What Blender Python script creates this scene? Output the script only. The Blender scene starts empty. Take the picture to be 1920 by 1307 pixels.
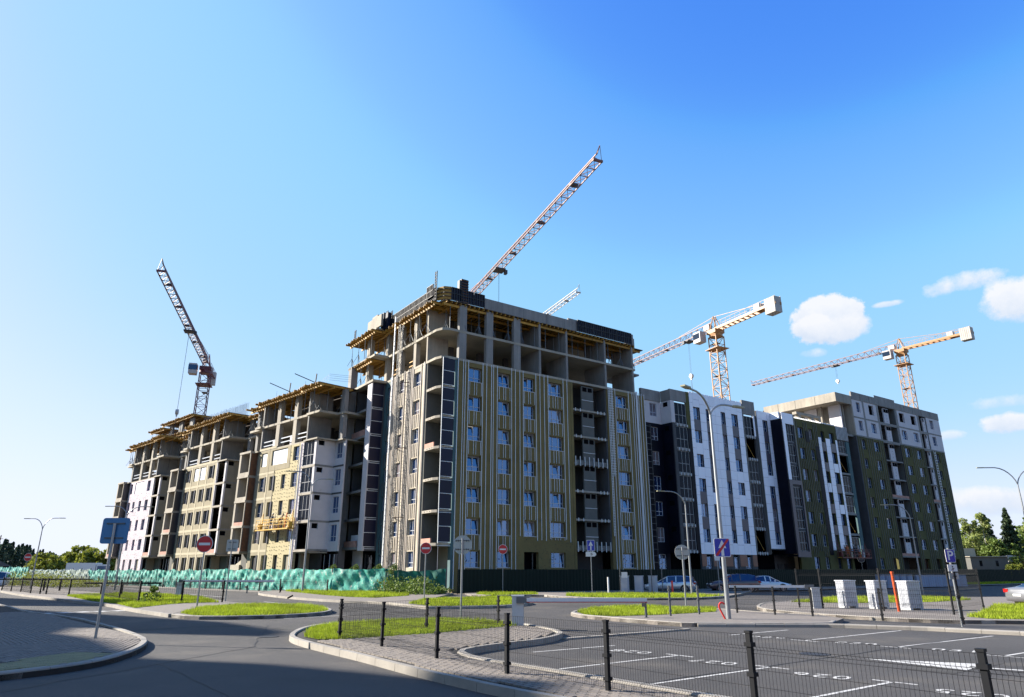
import bpy, math, random
import numpy as np
from mathutils import Vector, Matrix
R = math.radians
sin, cos = math.sin, math.cos
random.seed(7)
rng = np.random.default_rng(7)
scene = bpy.context.scene
col = scene.collection

# ------------------------------------------------------------------ camera
cam_d = bpy.data.cameras.new('camera')
cam_d.sensor_width = 36.0
cam_d.lens = 36.0 * 1283.0 / 1920.0
cam_d.clip_start = 0.1
cam_d.clip_end = 9000
cam = bpy.data.objects.new('camera', cam_d)
col.objects.link(cam)
cam.location = (0, 0, 1.9)
cam.rotation_euler = (R(90 + 18.0), 0, 0)
scene.camera = cam

# ------------------------------------------------------------------ light
SUN = Vector((-0.975, 0.222, 0)).normalized()          # horizontal direction towards the sun
ELEV = R(27)
world = bpy.data.worlds.new('World')
scene.world = world
world.use_nodes = True
wn = world.node_tree
for n in list(wn.nodes):
    wn.nodes.remove(n)
w_out = wn.nodes.new('ShaderNodeOutputWorld')
w_bg = wn.nodes.new('ShaderNodeBackground')
w_bg.inputs[1].default_value = 0.108
sky = wn.nodes.new('ShaderNodeTexSky')
sky.sky_type = 'NISHITA'
sky.sun_disc = False
sky.sun_elevation = ELEV
sky.sun_rotation = math.atan2(SUN.x, SUN.y)
sky.altitude = 100
sky.air_density = 1.0
sky.dust_density = 0.6
sky.ozone_density = 3.0
hsv = wn.nodes.new('ShaderNodeHueSaturation')
hsv.inputs['Saturation'].default_value = 1.2
hsv.inputs['Value'].default_value = 1.0
wn.links.new(sky.outputs[0], hsv.inputs['Color'])
tint = wn.nodes.new('ShaderNodeVectorMath')      # cool white balance of the air
tint.operation = 'MULTIPLY'
tint.inputs[1].default_value = (1.08, 0.955, 1.12)
wn.links.new(hsv.outputs[0], tint.inputs[0])
tc = wn.nodes.new('ShaderNodeTexCoord')


def wmath(op, a, b=None, clamp=False):
    m = wn.nodes.new('ShaderNodeMath')
    m.operation = op
    m.use_clamp = clamp
    for i, v in enumerate((a, b)):
        if v is None:
            continue
        if isinstance(v, (int, float)):
            m.inputs[i].default_value = v
        else:
            wn.links.new(v, m.inputs[i])
    return m.outputs[0]


def cloud(direction, width, height, dens, soft, nscale, seed):
    """cloud of the sky dome: an elliptic lump round a direction, torn by noise"""
    d = Vector(direction).normalized()
    right = Vector((d.y, -d.x, 0)).normalized()
    up = right.cross(d)
    outs = []
    for ax, sz in ((right, width), (up, height)):
        dp = wn.nodes.new('ShaderNodeVectorMath')
        dp.operation = 'DOT_PRODUCT'
        wn.links.new(tc.outputs['Generated'], dp.inputs[0])
        dp.inputs[1].default_value = ax
        outs.append(wmath('POWER', wmath('ABSOLUTE', wmath('DIVIDE', dp.outputs['Value'], sz)), 2.0))
    fr = wn.nodes.new('ShaderNodeVectorMath')
    fr.operation = 'DOT_PRODUCT'
    wn.links.new(tc.outputs['Generated'], fr.inputs[0])
    fr.inputs[1].default_value = d
    front = wmath('GREATER_THAN', fr.outputs['Value'], 0.5)
    r2 = wmath('ADD', outs[0], outs[1])
    nz = wn.nodes.new('ShaderNodeTexNoise')
    nz.noise_dimensions = '4D'
    nz.inputs['W'].default_value = seed
    nz.inputs['Scale'].default_value = nscale
    nz.inputs['Detail'].default_value = 7
    nz.inputs['Roughness'].default_value = 0.66
    wn.links.new(tc.outputs['Generated'], nz.inputs['Vector'])
    v = wmath('SUBTRACT', wmath('ADD', wmath('MULTIPLY', nz.outputs[0], 1.9), dens), r2)
    return wmath('MULTIPLY', wmath('DIVIDE', v, soft, clamp=True), front), nz


# film-like shoulder of the sky colour: compresses the glare near the sun and the horizon
k_in = wn.nodes.new('ShaderNodeVectorMath')
k_in.operation = 'SCALE'
k_in.inputs['Scale'].default_value = 0.332 / 2.5
wn.links.new(tint.outputs[0], k_in.inputs[0])
cv = wn.nodes.new('ShaderNodeRGBCurve')
CURVES = [[(0.1, 0.055), (0.14, 0.10), (0.155, 0.15), (0.2, 0.24), (0.26, 0.33), (0.45, 0.44), (0.75, 0.62), (1.0, 0.72), (1.6, 0.84)],
          [(0.15, 0.12), (0.3, 0.27), (0.345, 0.345), (0.365, 0.42), (0.45, 0.55), (0.53, 0.66), (0.8, 0.73), (1.1, 0.80), (1.7, 0.91)],
          [(0.3, 0.32), (0.6, 0.66), (0.9, 0.96), (1.2, 1.04), (1.8, 1.08)]]
for c_, pts_, e_ in zip(cv.mapping.curves, CURVES, (0.80, 0.86, 1.0)):
    c_.points[1].location = (1.0, e_)
    for px_, py_ in pts_:
        c_.points.new(px_ / 2.5, py_ / 1.12)
cv.mapping.update()
wn.links.new(k_in.outputs[0], cv.inputs['Color'])
k_out = wn.nodes.new('ShaderNodeVectorMath')
k_out.operation = 'SCALE'
k_out.inputs['Scale'].default_value = 1.12 / 0.332
wn.links.new(cv.outputs[0], k_out.inputs[0])
sky_col = k_out.outputs[0]
CLOUDS = [  # direction, half width, half height, density, softness, noise scale, strength
    ((0.4204, 0.8505, 0.318), 0.052, 0.036, 0.0, 0.20, 26, 1.0),
    ((0.400, 0.858, 0.308), 0.030, 0.020, -0.15, 0.30, 30, 0.95),
    ((0.443, 0.8503, 0.306), 0.034, 0.022, -0.20, 0.45, 30, 0.8),
    ((0.5572, 0.7615, 0.335), 0.046, 0.017, -0.35, 0.60, 34, 0.85),
    ((0.528, 0.7815, 0.331), 0.025, 0.014, -0.40, 0.60, 34, 0.8),
    ((0.600, 0.7499, 0.306), 0.046, 0.034, -0.15, 0.50, 30, 1.0),
    ((0.590, 0.7927, 0.192), 0.060, 0.012, -0.5, 0.7, 34, 0.6),
    ((0.5846, 0.7945, 0.167), 0.030, 0.014, -0.10, 0.45, 34, 0.95),
    ((0.530, 0.8331, 0.082), 0.055, 0.017, -0.35, 0.6, 30, 0.8),
    ((0.567, 0.822, 0.078), 0.055, 0.022, -0.10, 0.50, 30, 0.95),
    ((0.5355, 0.8295, 0.158), 0.020, 0.008, -0.25, 0.60, 34, 0.65),
    ((0.4808, 0.8146, 0.3245), 0.022, 0.005, -0.15, 0.60, 34, 0.75),
    ((0.403, 0.8716, 0.277), 0.022, 0.009, -0.35, 0.70, 34, 0.6),
]
for i, (d, w, h, de, so, ns, st) in enumerate(CLOUDS):
    m, nz = cloud(d, w, h, de, so, ns, 3.1 * i + 1)
    mix = wn.nodes.new('ShaderNodeMixRGB')
    wn.links.new(wmath('MULTIPLY', m, st * 0.97), mix.inputs[0])
    wn.links.new(sky_col, mix.inputs[1])
    mix.inputs[2].default_value = (2.7, 2.8, 3.0, 1)
    # grey lower side of the cloud
    dp = wn.nodes.new('ShaderNodeVectorMath')
    dp.operation = 'DOT_PRODUCT'
    wn.links.new(tc.outputs['Generated'], dp.inputs[0])
    dp.inputs[1].default_value = (0, 0, 1)
    e = wmath('ADD', wmath('MULTIPLY', wmath('SUBTRACT', dp.outputs['Value'], Vector(d).normalized().z), 0.55 / h),
              wmath('MULTIPLY', nz.outputs[0], 1.3), clamp=False)
    cm = wn.nodes.new('ShaderNodeMixRGB')
    wn.links.new(wmath('ADD', e, 0.1, clamp=True), cm.inputs[0])
    cm.inputs[1].default_value = (1.75, 2.15, 2.75, 1)
    cm.inputs[2].default_value = (2.85, 2.9, 3.05, 1)
    wn.links.new(cm.outputs[0], mix.inputs[2])
    sky_col = mix.outputs[0]
wn.links.new(sky_col, w_bg.inputs[0])
wn.links.new(w_bg.outputs[0], w_out.inputs[0])

sun_d = bpy.data.lights.new('sun', 'SUN')
sun_d.energy = 5.0
sun_d.angle = R(0.53)
sun_d.color = (1.0, 0.93, 0.82)
sun = bpy.data.objects.new('sun', sun_d)
col.objects.link(sun)
sv = Vector((SUN.x * cos(ELEV), SUN.y * cos(ELEV), sin(ELEV)))
sun.rotation_euler = sv.to_track_quat('Z', 'Y').to_euler()
sun.location = (-40, 10, 60)

scene.view_settings.view_transform = 'Standard'
scene.view_settings.look = 'None'
scene.view_settings.exposure = 1.62
scene.view_settings.gamma = 1.0
scene.view_settings.use_curve_mapping = False
scene.cycles.max_bounces = 5
scene.cycles.diffuse_bounces = 3

# ------------------------------------------------------------------ helpers
def tag(o, label=None, cat=None, group=None, kind=None):
    if label: o['label'] = label
    if cat: o['category'] = cat
    if group: o['group'] = group
    if kind: o['kind'] = kind
    return o


def empty(name, loc=(0, 0, 0), rz=0.0, label=None, cat=None, group=None, kind=None):
    o = bpy.data.objects.new(name, None)
    o.empty_display_size = 0.3
    col.objects.link(o)
    o.location = loc
    o.rotation_euler = (0, 0, rz)
    return tag(o, label, cat, group, kind)


def place(me, name, parent=None, loc=(0, 0, 0), rz=0.0, rot=None, scale=None):
    o = bpy.data.objects.new(name, me)
    col.objects.link(o)
    o.parent = parent
    o.location = loc
    o.rotation_euler = rot if rot else (0, 0, rz)
    if scale: o.scale = scale
    return o


def copy_tree(o, parent=None):
    c = o.copy()
    col.objects.link(c)
    c.parent = parent
    for ch in o.children:
        copy_tree(ch, c)
    return c


class MB:
    def __init__(s, xf=None):
        s.v, s.f, s.m, s.xf, s.mi = [], [], [], xf, 0

    def add(s, vs, fs):
        b = len(s.v)
        s.v += [tuple(s.xf(*p)) if s.xf else tuple(p) for p in vs]
        s.f += [tuple(b + i for i in f) for f in fs]
        s.m += [s.mi] * len(fs)

    def box(s, x0, x1, y0, y1, z0, z1):
        s.add([(x0, y0, z0), (x1, y0, z0), (x1, y1, z0), (x0, y1, z0), (x0, y0, z1), (x1, y0, z1), (x1, y1, z1), (x0, y1, z1)],
              [(0, 3, 2, 1), (4, 5, 6, 7), (0, 1, 5, 4), (1, 2, 6, 5), (2, 3, 7, 6), (3, 0, 4, 7)])

    def bar(s, p, q, w, h=None, n=4, w2=None):
        p, q = Vector(p), Vector(q)
        d = (q - p)
        if d.length < 1e-6: return
        d.normalize()
        up = Vector((0, 0, 1)) if abs(d.z) < 0.95 else Vector((0, 1, 0))
        a = d.cross(up).normalized()
        b = a.cross(d).normalized()
        h = h or w
        w2 = w if w2 is None else w2
        vs = []
        for c, k in ((p, 1.0), (q, w2 / w)):
            for i in range(n):
                t = 2 * math.pi * (i + 0.5) / n
                k2 = k / (2 * cos(math.pi / n)) if n == 4 else k / 2
                vs.append(c + a * (cos(t) * w * k2) + b * (sin(t) * h * k2))
        fs = [(i, (i + 1) % n, n + (i + 1) % n, n + i) for i in range(n)]
        fs += [tuple(range(n))[::-1], tuple(range(n, 2 * n))]
        s.add(vs, fs)

    def path(s, pts, w, n=6):
        for a, b in zip(pts, pts[1:]):
            s.bar(a, b, w, n=n)

    def prism(s, poly, z0, z1, bottom=True):
        n = len(poly)
        s.add([(x, y, z0) for x, y in poly] + [(x, y, z1) for x, y in poly],
              [(i, (i + 1) % n, n + (i + 1) % n, n + i) for i in range(n)] + [tuple(range(n, 2 * n))] +
              ([tuple(range(n))[::-1]] if bottom else []))

    def disc(s, c, r, n=24, axis='y', th=0.01):
        cx, cy, cz = c
        vs = []
        for k in (-th / 2, th / 2):
            for i in range(n):
                t = 2 * math.pi * i / n
                if axis == 'y': vs.append((cx + r * cos(t), cy + k, cz + r * sin(t)))
                elif axis == 'x': vs.append((cx + k, cy + r * cos(t), cz + r * sin(t)))
                else: vs.append((cx + r * cos(t), cy + r * sin(t), cz + k))
        s.add(vs, [(i, (i + 1) % n, n + (i + 1) % n, n + i) for i in range(n)] + [tuple(range(n))[::-1], tuple(range(n, 2 * n))])

    def mesh(s, name, mats, smooth=False, fix=True):
        me = bpy.data.meshes.new(name)
        me.from_pydata(s.v, [], s.f)
        for m in (mats if isinstance(mats, (list, tuple)) else [mats]):
            me.materials.append(m)
        if len(me.materials) > 1:
            me.polygons.foreach_set('material_index', s.m)
        if smooth:
            me.polygons.foreach_set('use_smooth', [True] * len(me.polygons))
        me.update()
        return me

    def build(s, name, mats, parent=None, loc=(0, 0, 0), rz=0.0, smooth=False, **kw):
        o = place(s.mesh(name, mats, smooth), name, parent, loc, rz)
        return tag(o, **kw) if kw else o


# ------------------------------------------------------------------ materials
MATS = {}


def mat(name, c, rough=0.8, var=0.12, scale=1.5, bump=0.0, bscale=30, metal=0.0, spec=None, streak=0.0, pv=0.0,
        dirt_glint=None, emit=None, transl=0.0, ior=None, coat=0.0, fine=0.0):
    c = tuple(v * 0.72 for v in c)
    if dirt_glint: dirt_glint = (tuple(v * 0.72 for v in dirt_glint[0]),) + tuple(dirt_glint[1:])
    m = bpy.data.materials.new(name)
    m.use_nodes = True
    nt = m.node_tree
    b = nt.nodes['Principled BSDF']
    b.inputs['Roughness'].default_value = rough
    b.inputs['Metallic'].default_value = metal
    if spec is not None: b.inputs['Specular IOR Level'].default_value = spec
    if ior: b.inputs['IOR'].default_value = ior
    if coat:
        b.inputs['Coat Weight'].default_value = coat
        b.inputs['Coat Roughness'].default_value = 0.06
    geo = nt.nodes.new('ShaderNodeNewGeometry')
    tcn = nt.nodes.new('ShaderNodeTexCoord')
    colr = None

    def noise(sc, det=5, vec=None, rgh=0.6):
        n = nt.nodes.new('ShaderNodeTexNoise')
        n.inputs['Scale'].default_value = sc
        n.inputs['Detail'].default_value = det
        n.inputs['Roughness'].default_value = rgh
        nt.links.new(vec or tcn.outputs['Object'], n.inputs['Vector'])
        return n.outputs[0]

    def scale_by(colin, fac, lo, hi):
        mr = nt.nodes.new('ShaderNodeMapRange')
        nt.links.new(fac, mr.inputs[0])
        mr.inputs[1].default_value = 0.3
        mr.inputs[2].default_value = 0.7
        mr.inputs[3].default_value = lo
        mr.inputs[4].default_value = hi
        vm = nt.nodes.new('ShaderNodeVectorMath')
        vm.operation = 'SCALE'
        if isinstance(colin, tuple): vm.inputs[0].default_value = colin
        else: nt.links.new(colin, vm.inputs[0])
        nt.links.new(mr.outputs[0], vm.inputs['Scale'])
        return vm.outputs[0]

    colr = tuple(c)
    if var: colr = scale_by(colr, noise(scale), 1 - var, 1 + var)
    if fine: colr = scale_by(colr, noise(bscale, 3), 1 - fine, 1 + fine)
    if streak:
        mp = nt.nodes.new('ShaderNodeMapping')
        mp.inputs['Scale'].default_value = (1.3, 1.3, 0.12)
        nt.links.new(tcn.outputs['Object'], mp.inputs[0])
        colr = scale_by(colr, noise(1.6, 6, mp.outputs[0]), 1 - streak, 1 + streak * 0.6)
    if pv:
        oi = nt.nodes.new('ShaderNodeObjectInfo')
        mr = nt.nodes.new('ShaderNodeMapRange')
        nt.links.new(oi.outputs['Random'], mr.inputs[0])
        mr.inputs[3].default_value = 1 - pv
        mr.inputs[4].default_value = 1 + pv
        vm = nt.nodes.new('ShaderNodeVectorMath')
        vm.operation = 'SCALE'
        if isinstance(colr, tuple): vm.inputs[0].default_value = colr
        else: nt.links.new(colr, vm.inputs[0])
        nt.links.new(mr.outputs[0], vm.inputs['Scale'])
        colr = vm.outputs[0]
    if dirt_glint:
        mx = nt.nodes.new('ShaderNodeMixRGB')
        n = noise(dirt_glint[1], 6)
        rp = nt.nodes.new('ShaderNodeMapRange')
        rp.inputs[1].default_value = dirt_glint[2]
        rp.inputs[2].default_value = dirt_glint[2] + 0.12
        nt.links.new(n, rp.inputs[0])
        nt.links.new(rp.outputs[0], mx.inputs[0])
        if isinstance(colr, tuple): mx.inputs[1].default_value = colr + (1,)
        else: nt.links.new(colr, mx.inputs[1])
        mx.inputs[2].default_value = tuple(dirt_glint[0]) + (1,)
        colr = mx.outputs[0]
    if isinstance(colr, tuple): b.inputs['Base Color'].default_value = colr + (1,)
    else: nt.links.new(colr, b.inputs['Base Color'])
    if bump:
        bp = nt.nodes.new('ShaderNodeBump')
        bp.inputs['Strength'].default_value = bump
        bp.inputs['Distance'].default_value = 0.05
        nt.links.new(noise(bscale, 4), bp.inputs['Height'])
        nt.links.new(bp.outputs[0], b.inputs['Normal'])
    if transl:
        out = nt.nodes['Material Output']
        tr = nt.nodes.new('ShaderNodeBsdfTranslucent')
        ms = nt.nodes.new('ShaderNodeMixShader')
        ms.inputs[0].default_value = transl
        if isinstance(colr, tuple): tr.inputs[0].default_value = colr + (1,)
        else: nt.links.new(colr, tr.inputs[0])
        nt.links.new(b.outputs[0], ms.inputs[1])
        nt.links.new(tr.outputs[0], ms.inputs[2])
        nt.links.new(ms.outputs[0], out.inputs[0])
    if emit:
        b.inputs['Emission Color'].default_value = tuple(emit[0]) + (1,)
        b.inputs['Emission Strength'].default_value = emit[1]
    MATS[name] = m
    return m


M = MATS
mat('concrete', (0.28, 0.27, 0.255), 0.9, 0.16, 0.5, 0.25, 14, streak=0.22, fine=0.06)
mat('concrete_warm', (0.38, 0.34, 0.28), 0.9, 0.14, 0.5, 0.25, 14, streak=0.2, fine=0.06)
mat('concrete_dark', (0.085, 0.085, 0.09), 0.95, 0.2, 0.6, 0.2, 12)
mat('slab_soffit', (0.40, 0.36, 0.29), 0.9, 0.2, 0.4, 0.1, 12)
mat('wool', (0.205, 0.155, 0.058), 1.0, 0.22, 0.35, 0.35, 22, fine=0.16, dirt_glint=((0.10, 0.09, 0.06), 0.8, 0.62))
mat('wool_dark', (0.105, 0.098, 0.030), 1.0, 0.3, 0.3, 0.35, 22, fine=0.16)
mat('wool_sunlit', (0.44, 0.385, 0.30), 1.0, 0.22, 0.9, 0.3, 22, fine=0.1)  # paler copy of the wool: glare of the sunlit face put into the colour
mat('wool_lilac', (0.66, 0.57, 0.62), 1.0, 0.18, 0.5, 0.3, 22, fine=0.1)
mat('wool_yellow', (0.50, 0.43, 0.26), 1.0, 0.08, 0.6, 0.2, 20, fine=0.06)
mat('teal_membrane_shade', (0.06, 0.13, 0.14), 0.8, 0.2, 0.6)
mat('anchor', (0.02, 0.02, 0.02), 0.7, 0)
mat('galv', (0.74, 0.77, 0.80), 0.45, 0.06, 4, pv=0.09)
mat('galv_warm', (0.60, 0.53, 0.46), 0.5, 0.15, 3, pv=0.15)
mat('galv_dark', (0.13, 0.135, 0.14), 0.5, 0.1, 4, metal=0.5)
mat('navy_panel', (0.008, 0.010, 0.035), 0.45, 0.15, 1.0, pv=0.15, spec=0.25)
mat('form_panel', (0.006, 0.009, 0.03), 0.5, 0.3, 1.0, pv=0.3, spec=0.2)
mat('form_rib', (0.03, 0.028, 0.03), 0.6, 0.3, 2.0)
mat('rust', (0.16, 0.07, 0.03), 0.8, 0.3, 3)
mat('timber_yellow', (0.46, 0.25, 0.035), 0.65, 0.2, 1.5, pv=0.22)
mat('ply_dark', (0.10, 0.065, 0.04), 0.8, 0.3, 1)
mat('khaki', (0.33, 0.285, 0.19), 0.95, 0.12, 0.7, 0.15, 20, streak=0.1)
mat('khaki_light', (0.50, 0.44, 0.31), 0.95, 0.1, 0.7, 0.15, 20)
mat('aerated', (0.66, 0.63, 0.65), 0.95, 0.07, 0.7, 0.15, 20, dirt_glint=((0.50, 0.47, 0.46), 0.9, 0.62))
mat('grey_plaster', (0.13, 0.13, 0.12), 0.95, 0.1, 0.7, 0.1, 20)
mat('tan_plaster', (0.30, 0.265, 0.20), 0.95, 0.12, 0.7, 0.1, 20, streak=0.12)
mat('brick_pink', (0.50, 0.27, 0.21), 0.95, 0.2, 2)
mat('dark_void', (0.006, 0.006, 0.008), 0.95, 0.3, 1, spec=0.0)
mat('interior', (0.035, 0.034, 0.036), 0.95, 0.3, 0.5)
mat('white_panel', (0.98, 1.0, 1.1), 0.35, 0.03, 1, pv=0.035)  # white with the blue of skylit shade put into it
mat('mauve_panel', (0.07, 0.062, 0.095), 0.4, 0.06, 1, pv=0.06)
mat('brown_panel', (0.26, 0.11, 0.07), 0.5, 0.06, 1, pv=0.08)
mat('black_panel', (0.004, 0.005, 0.014), 0.5, 0.3, 1, spec=0.12)
mat('win_frame', (0.52, 0.55, 0.60), 0.35, 0)
mat('win_frame_grey', (0.30, 0.31, 0.33), 0.4, 0)
mat('win_frame_dark', (0.035, 0.035, 0.045), 0.4, 0)
mat('film', (0.85, 0.86, 0.88), 0.5, 0.05, 2, 0.3, 6)


def glass_mat(name, tint, ior, rough=0.02, wob=0.02):
    m = bpy.data.materials.new(name)
    m.use_nodes = True
    nt = m.node_tree
    b = nt.nodes['Principled BSDF']
    b.inputs['Base Color'].default_value = tuple(tint) + (1,)
    b.inputs['Roughness'].default_value = rough
    b.inputs['IOR'].default_value = ior
    b.inputs['Specular Tint'].default_value = (0.28, 0.52, 1.0, 1)
    oi = nt.nodes.new('ShaderNodeObjectInfo')
    if name == 'glass':       # some rooms have pale film or light blinds behind the pane
        cr = nt.nodes.new('ShaderNodeValToRGB')
        cr.color_ramp.interpolation = 'CONSTANT'
        cr.color_ramp.elements[0].color = tuple(tint) + (1,)
        cr.color_ramp.elements[1].position = 0.62
        cr.color_ramp.elements[1].color = (0.05, 0.045, 0.06, 1)
        e2 = cr.color_ramp.elements.new(0.82)
        e2.color = (0.16, 0.13, 0.13, 1)
        nt.links.new(oi.outputs['Random'], cr.inputs[0])
        nt.links.new(cr.outputs[0], b.inputs['Base Color'])
    tcn = nt.nodes.new('ShaderNodeTexCoord')
    n = nt.nodes.new('ShaderNodeTexNoise')
    n.noise_dimensions = '4D'
    n.inputs['Scale'].default_value = 1.1
    nt.links.new(tcn.outputs['Object'], n.inputs['Vector'])
    nt.links.new(oi.outputs['Random'], n.inputs['W'])
    bp = nt.nodes.new('ShaderNodeBump')
    bp.inputs['Strength'].default_value = 0.6
    bp.inputs['Distance'].default_value = wob
    nt.links.new(n.outputs[0], bp.inputs['Height'])
    nt.links.new(bp.outputs[0], b.inputs['Normal'])
    MATS[name] = m
    return m


glass_mat('glass', (0.008, 0.018, 0.055), 3.0, wob=0.05)
glass_mat('glass_dark', (0.004, 0.005, 0.008), 1.22)
glass_mat('car_glass', (0.01, 0.014, 0.016), 1.9, wob=0.0)
mat('asphalt', (0.066, 0.060, 0.056), 0.85, 0.26, 0.22, 0.5, 45, fine=0.30, dirt_glint=((0.105, 0.092, 0.078), 0.35, 0.53))
mat('soil', (0.16, 0.125, 0.085), 1.0, 0.3, 0.2, 0.4, 6, dirt_glint=((0.07, 0.09, 0.03), 0.3, 0.55))
mat('paver', (0.22, 0.19, 0.165), 0.9, 0.08, 3, 0.2, 60, pv=0.16)
mat('paver_stuff', (0.22, 0.19, 0.165), 0.9, 0.16, 6, 0.3, 25, fine=0.14)
mat('paver_joint', (0.025, 0.022, 0.02), 1.0, 0.2, 5)
mat('tactile', (0.36, 0.33, 0.19), 0.9, 0.1, 3, 0.2, 60, pv=0.1)
mat('kerb', (0.34, 0.31, 0.27), 0.9, 0.12, 2, 0.25, 40, pv=0.1, dirt_glint=((0.25, 0.23, 0.20), 1.5, 0.62))
mat('paint', (0.60, 0.585, 0.56), 0.8, 0.15, 3, dirt_glint=((0.20, 0.19, 0.18), 7.0, 0.54))
mat('grass', (0.34, 0.43, 0.02), 0.9, 0.45, 0.7, fine=0.45, bscale=6, transl=0.35, dirt_glint=((0.36, 0.30, 0.09), 2.2, 0.60))
mat('grass_soil', (0.13, 0.15, 0.03), 1.0, 0.4, 1.0, 0.4, 20, dirt_glint=((0.15, 0.11, 0.07), 1.1, 0.58))
mat('black_steel', (0.004, 0.005, 0.008), 0.6, 0.1, 3, spec=0.2)
mat('grey_steel', (0.14, 0.15, 0.16), 0.5, 0.1, 3, metal=0.3)
mat('pole_galv', (0.33, 0.35, 0.37), 0.42, 0.08, 2, metal=0.6)
mat('sign_red', (0.62, 0.012, 0.018), 0.4, 0)
mat('sign_blue', (0.012, 0.035, 0.42), 0.4, 0)
mat('sign_white', (0.80, 0.80, 0.80), 0.4, 0)
mat('sign_dark', (0.02, 0.02, 0.025), 0.5, 0)
mat('sign_back', (0.50, 0.50, 0.47), 0.5, 0.06, 2, metal=0.2)
mat('sign_back_blue', (0.07, 0.22, 0.42), 0.45, 0.06, 2, metal=0.2)
mat('plastic_blue', (0.26, 0.33, 0.47), 0.5, 0.1, 1)
mat('cabinet', (0.56, 0.57, 0.58), 0.5, 0.05, 2)
mat('cabinet_shell', (0.60, 0.62, 0.67), 0.4, 0.04, 2)
mat('lamp_head', (0.35, 0.34, 0.22), 0.4, 0.1, 3)
mat('orange_pipe', (0.75, 0.10, 0.015), 0.4, 0.06, 3)
mat('red_pipe', (0.72, 0.04, 0.03), 0.4, 0.06, 3)
mat('boom_white', (0.78, 0.78, 0.78), 0.4, 0)
mat('boom_red', (0.6, 0.02, 0.03), 0.4, 0)
mat('netting', (0.06, 0.43, 0.35), 0.7, 0.40, 1.1, 0.8, 5, transl=0.3, fine=0.25, dirt_glint=((0.72, 0.80, 0.74), 2.4, 0.57))  # whitish patches: highlights of the folds painted into the netting colour
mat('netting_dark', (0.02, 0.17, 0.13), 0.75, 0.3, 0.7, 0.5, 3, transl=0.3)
mat('netting_pale', (0.42, 0.52, 0.46), 0.75, 0.3, 0.5, 0.5, 3, transl=0.4, dirt_glint=((0.10, 0.45, 0.36), 0.5, 0.62))
mat('fence_sheet', (0.002, 0.012, 0.009), 0.6, 0.15, 1, spec=0.15)
mat('crane_orange', (0.42, 0.20, 0.06), 0.5, 0.15, 1)
mat('crane_red', (0.14, 0.025, 0.035), 0.5, 0.15, 1)
mat('crane_pale', (0.22, 0.085, 0.06), 0.5, 0.15, 1)
mat('crane_white', (0.50, 0.47, 0.45), 0.5, 0.1, 1)
mat('crane_dark', (0.05, 0.05, 0.06), 0.6, 0.1, 1)
mat('ballast', (0.52, 0.50, 0.46), 0.9, 0.12, 0.6, streak=0.15)
mat('tyre', (0.012, 0.012, 0.012), 0.85, 0)
mat('alloy', (0.55, 0.56, 0.58), 0.3, 0, metal=0.7)
mat('car_silver', (0.62, 0.65, 0.70), 0.3, 0.02, 1, metal=0.6, coat=0.8)
mat('car_dark', (0.10, 0.06, 0.068), 0.3, 0.02, 1, metal=0.3, coat=0.8)
mat('car_grey', (0.30, 0.31, 0.34), 0.3, 0.02, 1, metal=0.6, coat=0.8)
mat('car_white', (0.80, 0.86, 0.92), 0.35, 0.02, 1, coat=0.8)
mat('tail_red', (0.45, 0.01, 0.01), 0.2, 0)
mat('head_lamp', (0.7, 0.72, 0.75), 0.15, 0)
mat('bark', (0.10, 0.075, 0.05), 0.95, 0.3, 2)
mat('birch_bark', (0.5, 0.48, 0.43), 0.9, 0.3, 2)
mat('skin', (0.42, 0.25, 0.17), 0.6, 0)
mat('cloth_dark', (0.03, 0.03, 0.04), 0.9, 0.1, 3)
mat('cloth_orange', (0.55, 0.13, 0.03), 0.9, 0.1, 3)
mat('helmet', (0.7, 0.68, 0.6), 0.4, 0)
mat('gondola_yellow', (0.62, 0.36, 0.03), 0.5, 0.1, 3)
mat('gondola_red', (0.16, 0.02, 0.02), 0.5, 0.1, 3)
mat('machine_cream', (0.52, 0.47, 0.36), 0.5, 0.1, 1)
mat('roof_red', (0.42, 0.13, 0.06), 0.8, 0.2, 1)
mat('ortho_brick', (0.55, 0.20, 0.10), 0.9, 0.12, 1.5)


def leaf_mat(name, c, tr=0.3):
    return mat(name, c, 0.7, 0.35, 0.6, transl=tr)


leaf_mat('leaf_birch', (0.27, 0.32, 0.08), 0.35)
leaf_mat('leaf_green', (0.15, 0.22, 0.035), 0.35)
leaf_mat('leaf_pine', (0.04, 0.07, 0.025), 0.15)
leaf_mat('leaf_yellow', (0.24, 0.27, 0.03), 0.35)
leaf_mat('leaf_far', (0.045, 0.08, 0.045), 0.2)

# ------------------------------------------------------------------ frames of the site
TH = R(35)
CX, CY = -7.07, 65.0
U = Vector((cos(TH), sin(TH), 0))
V = Vector((-sin(TH), cos(TH), 0))
CORNER = Vector((CX, CY, 0))
TH2 = R(136.2)
V2 = Vector((cos(TH2), sin(TH2), 0))
U2 = Vector((sin(TH2), -cos(TH2), 0))
O2 = CORNER - 5.9 * U + 17.1 * V


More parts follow.
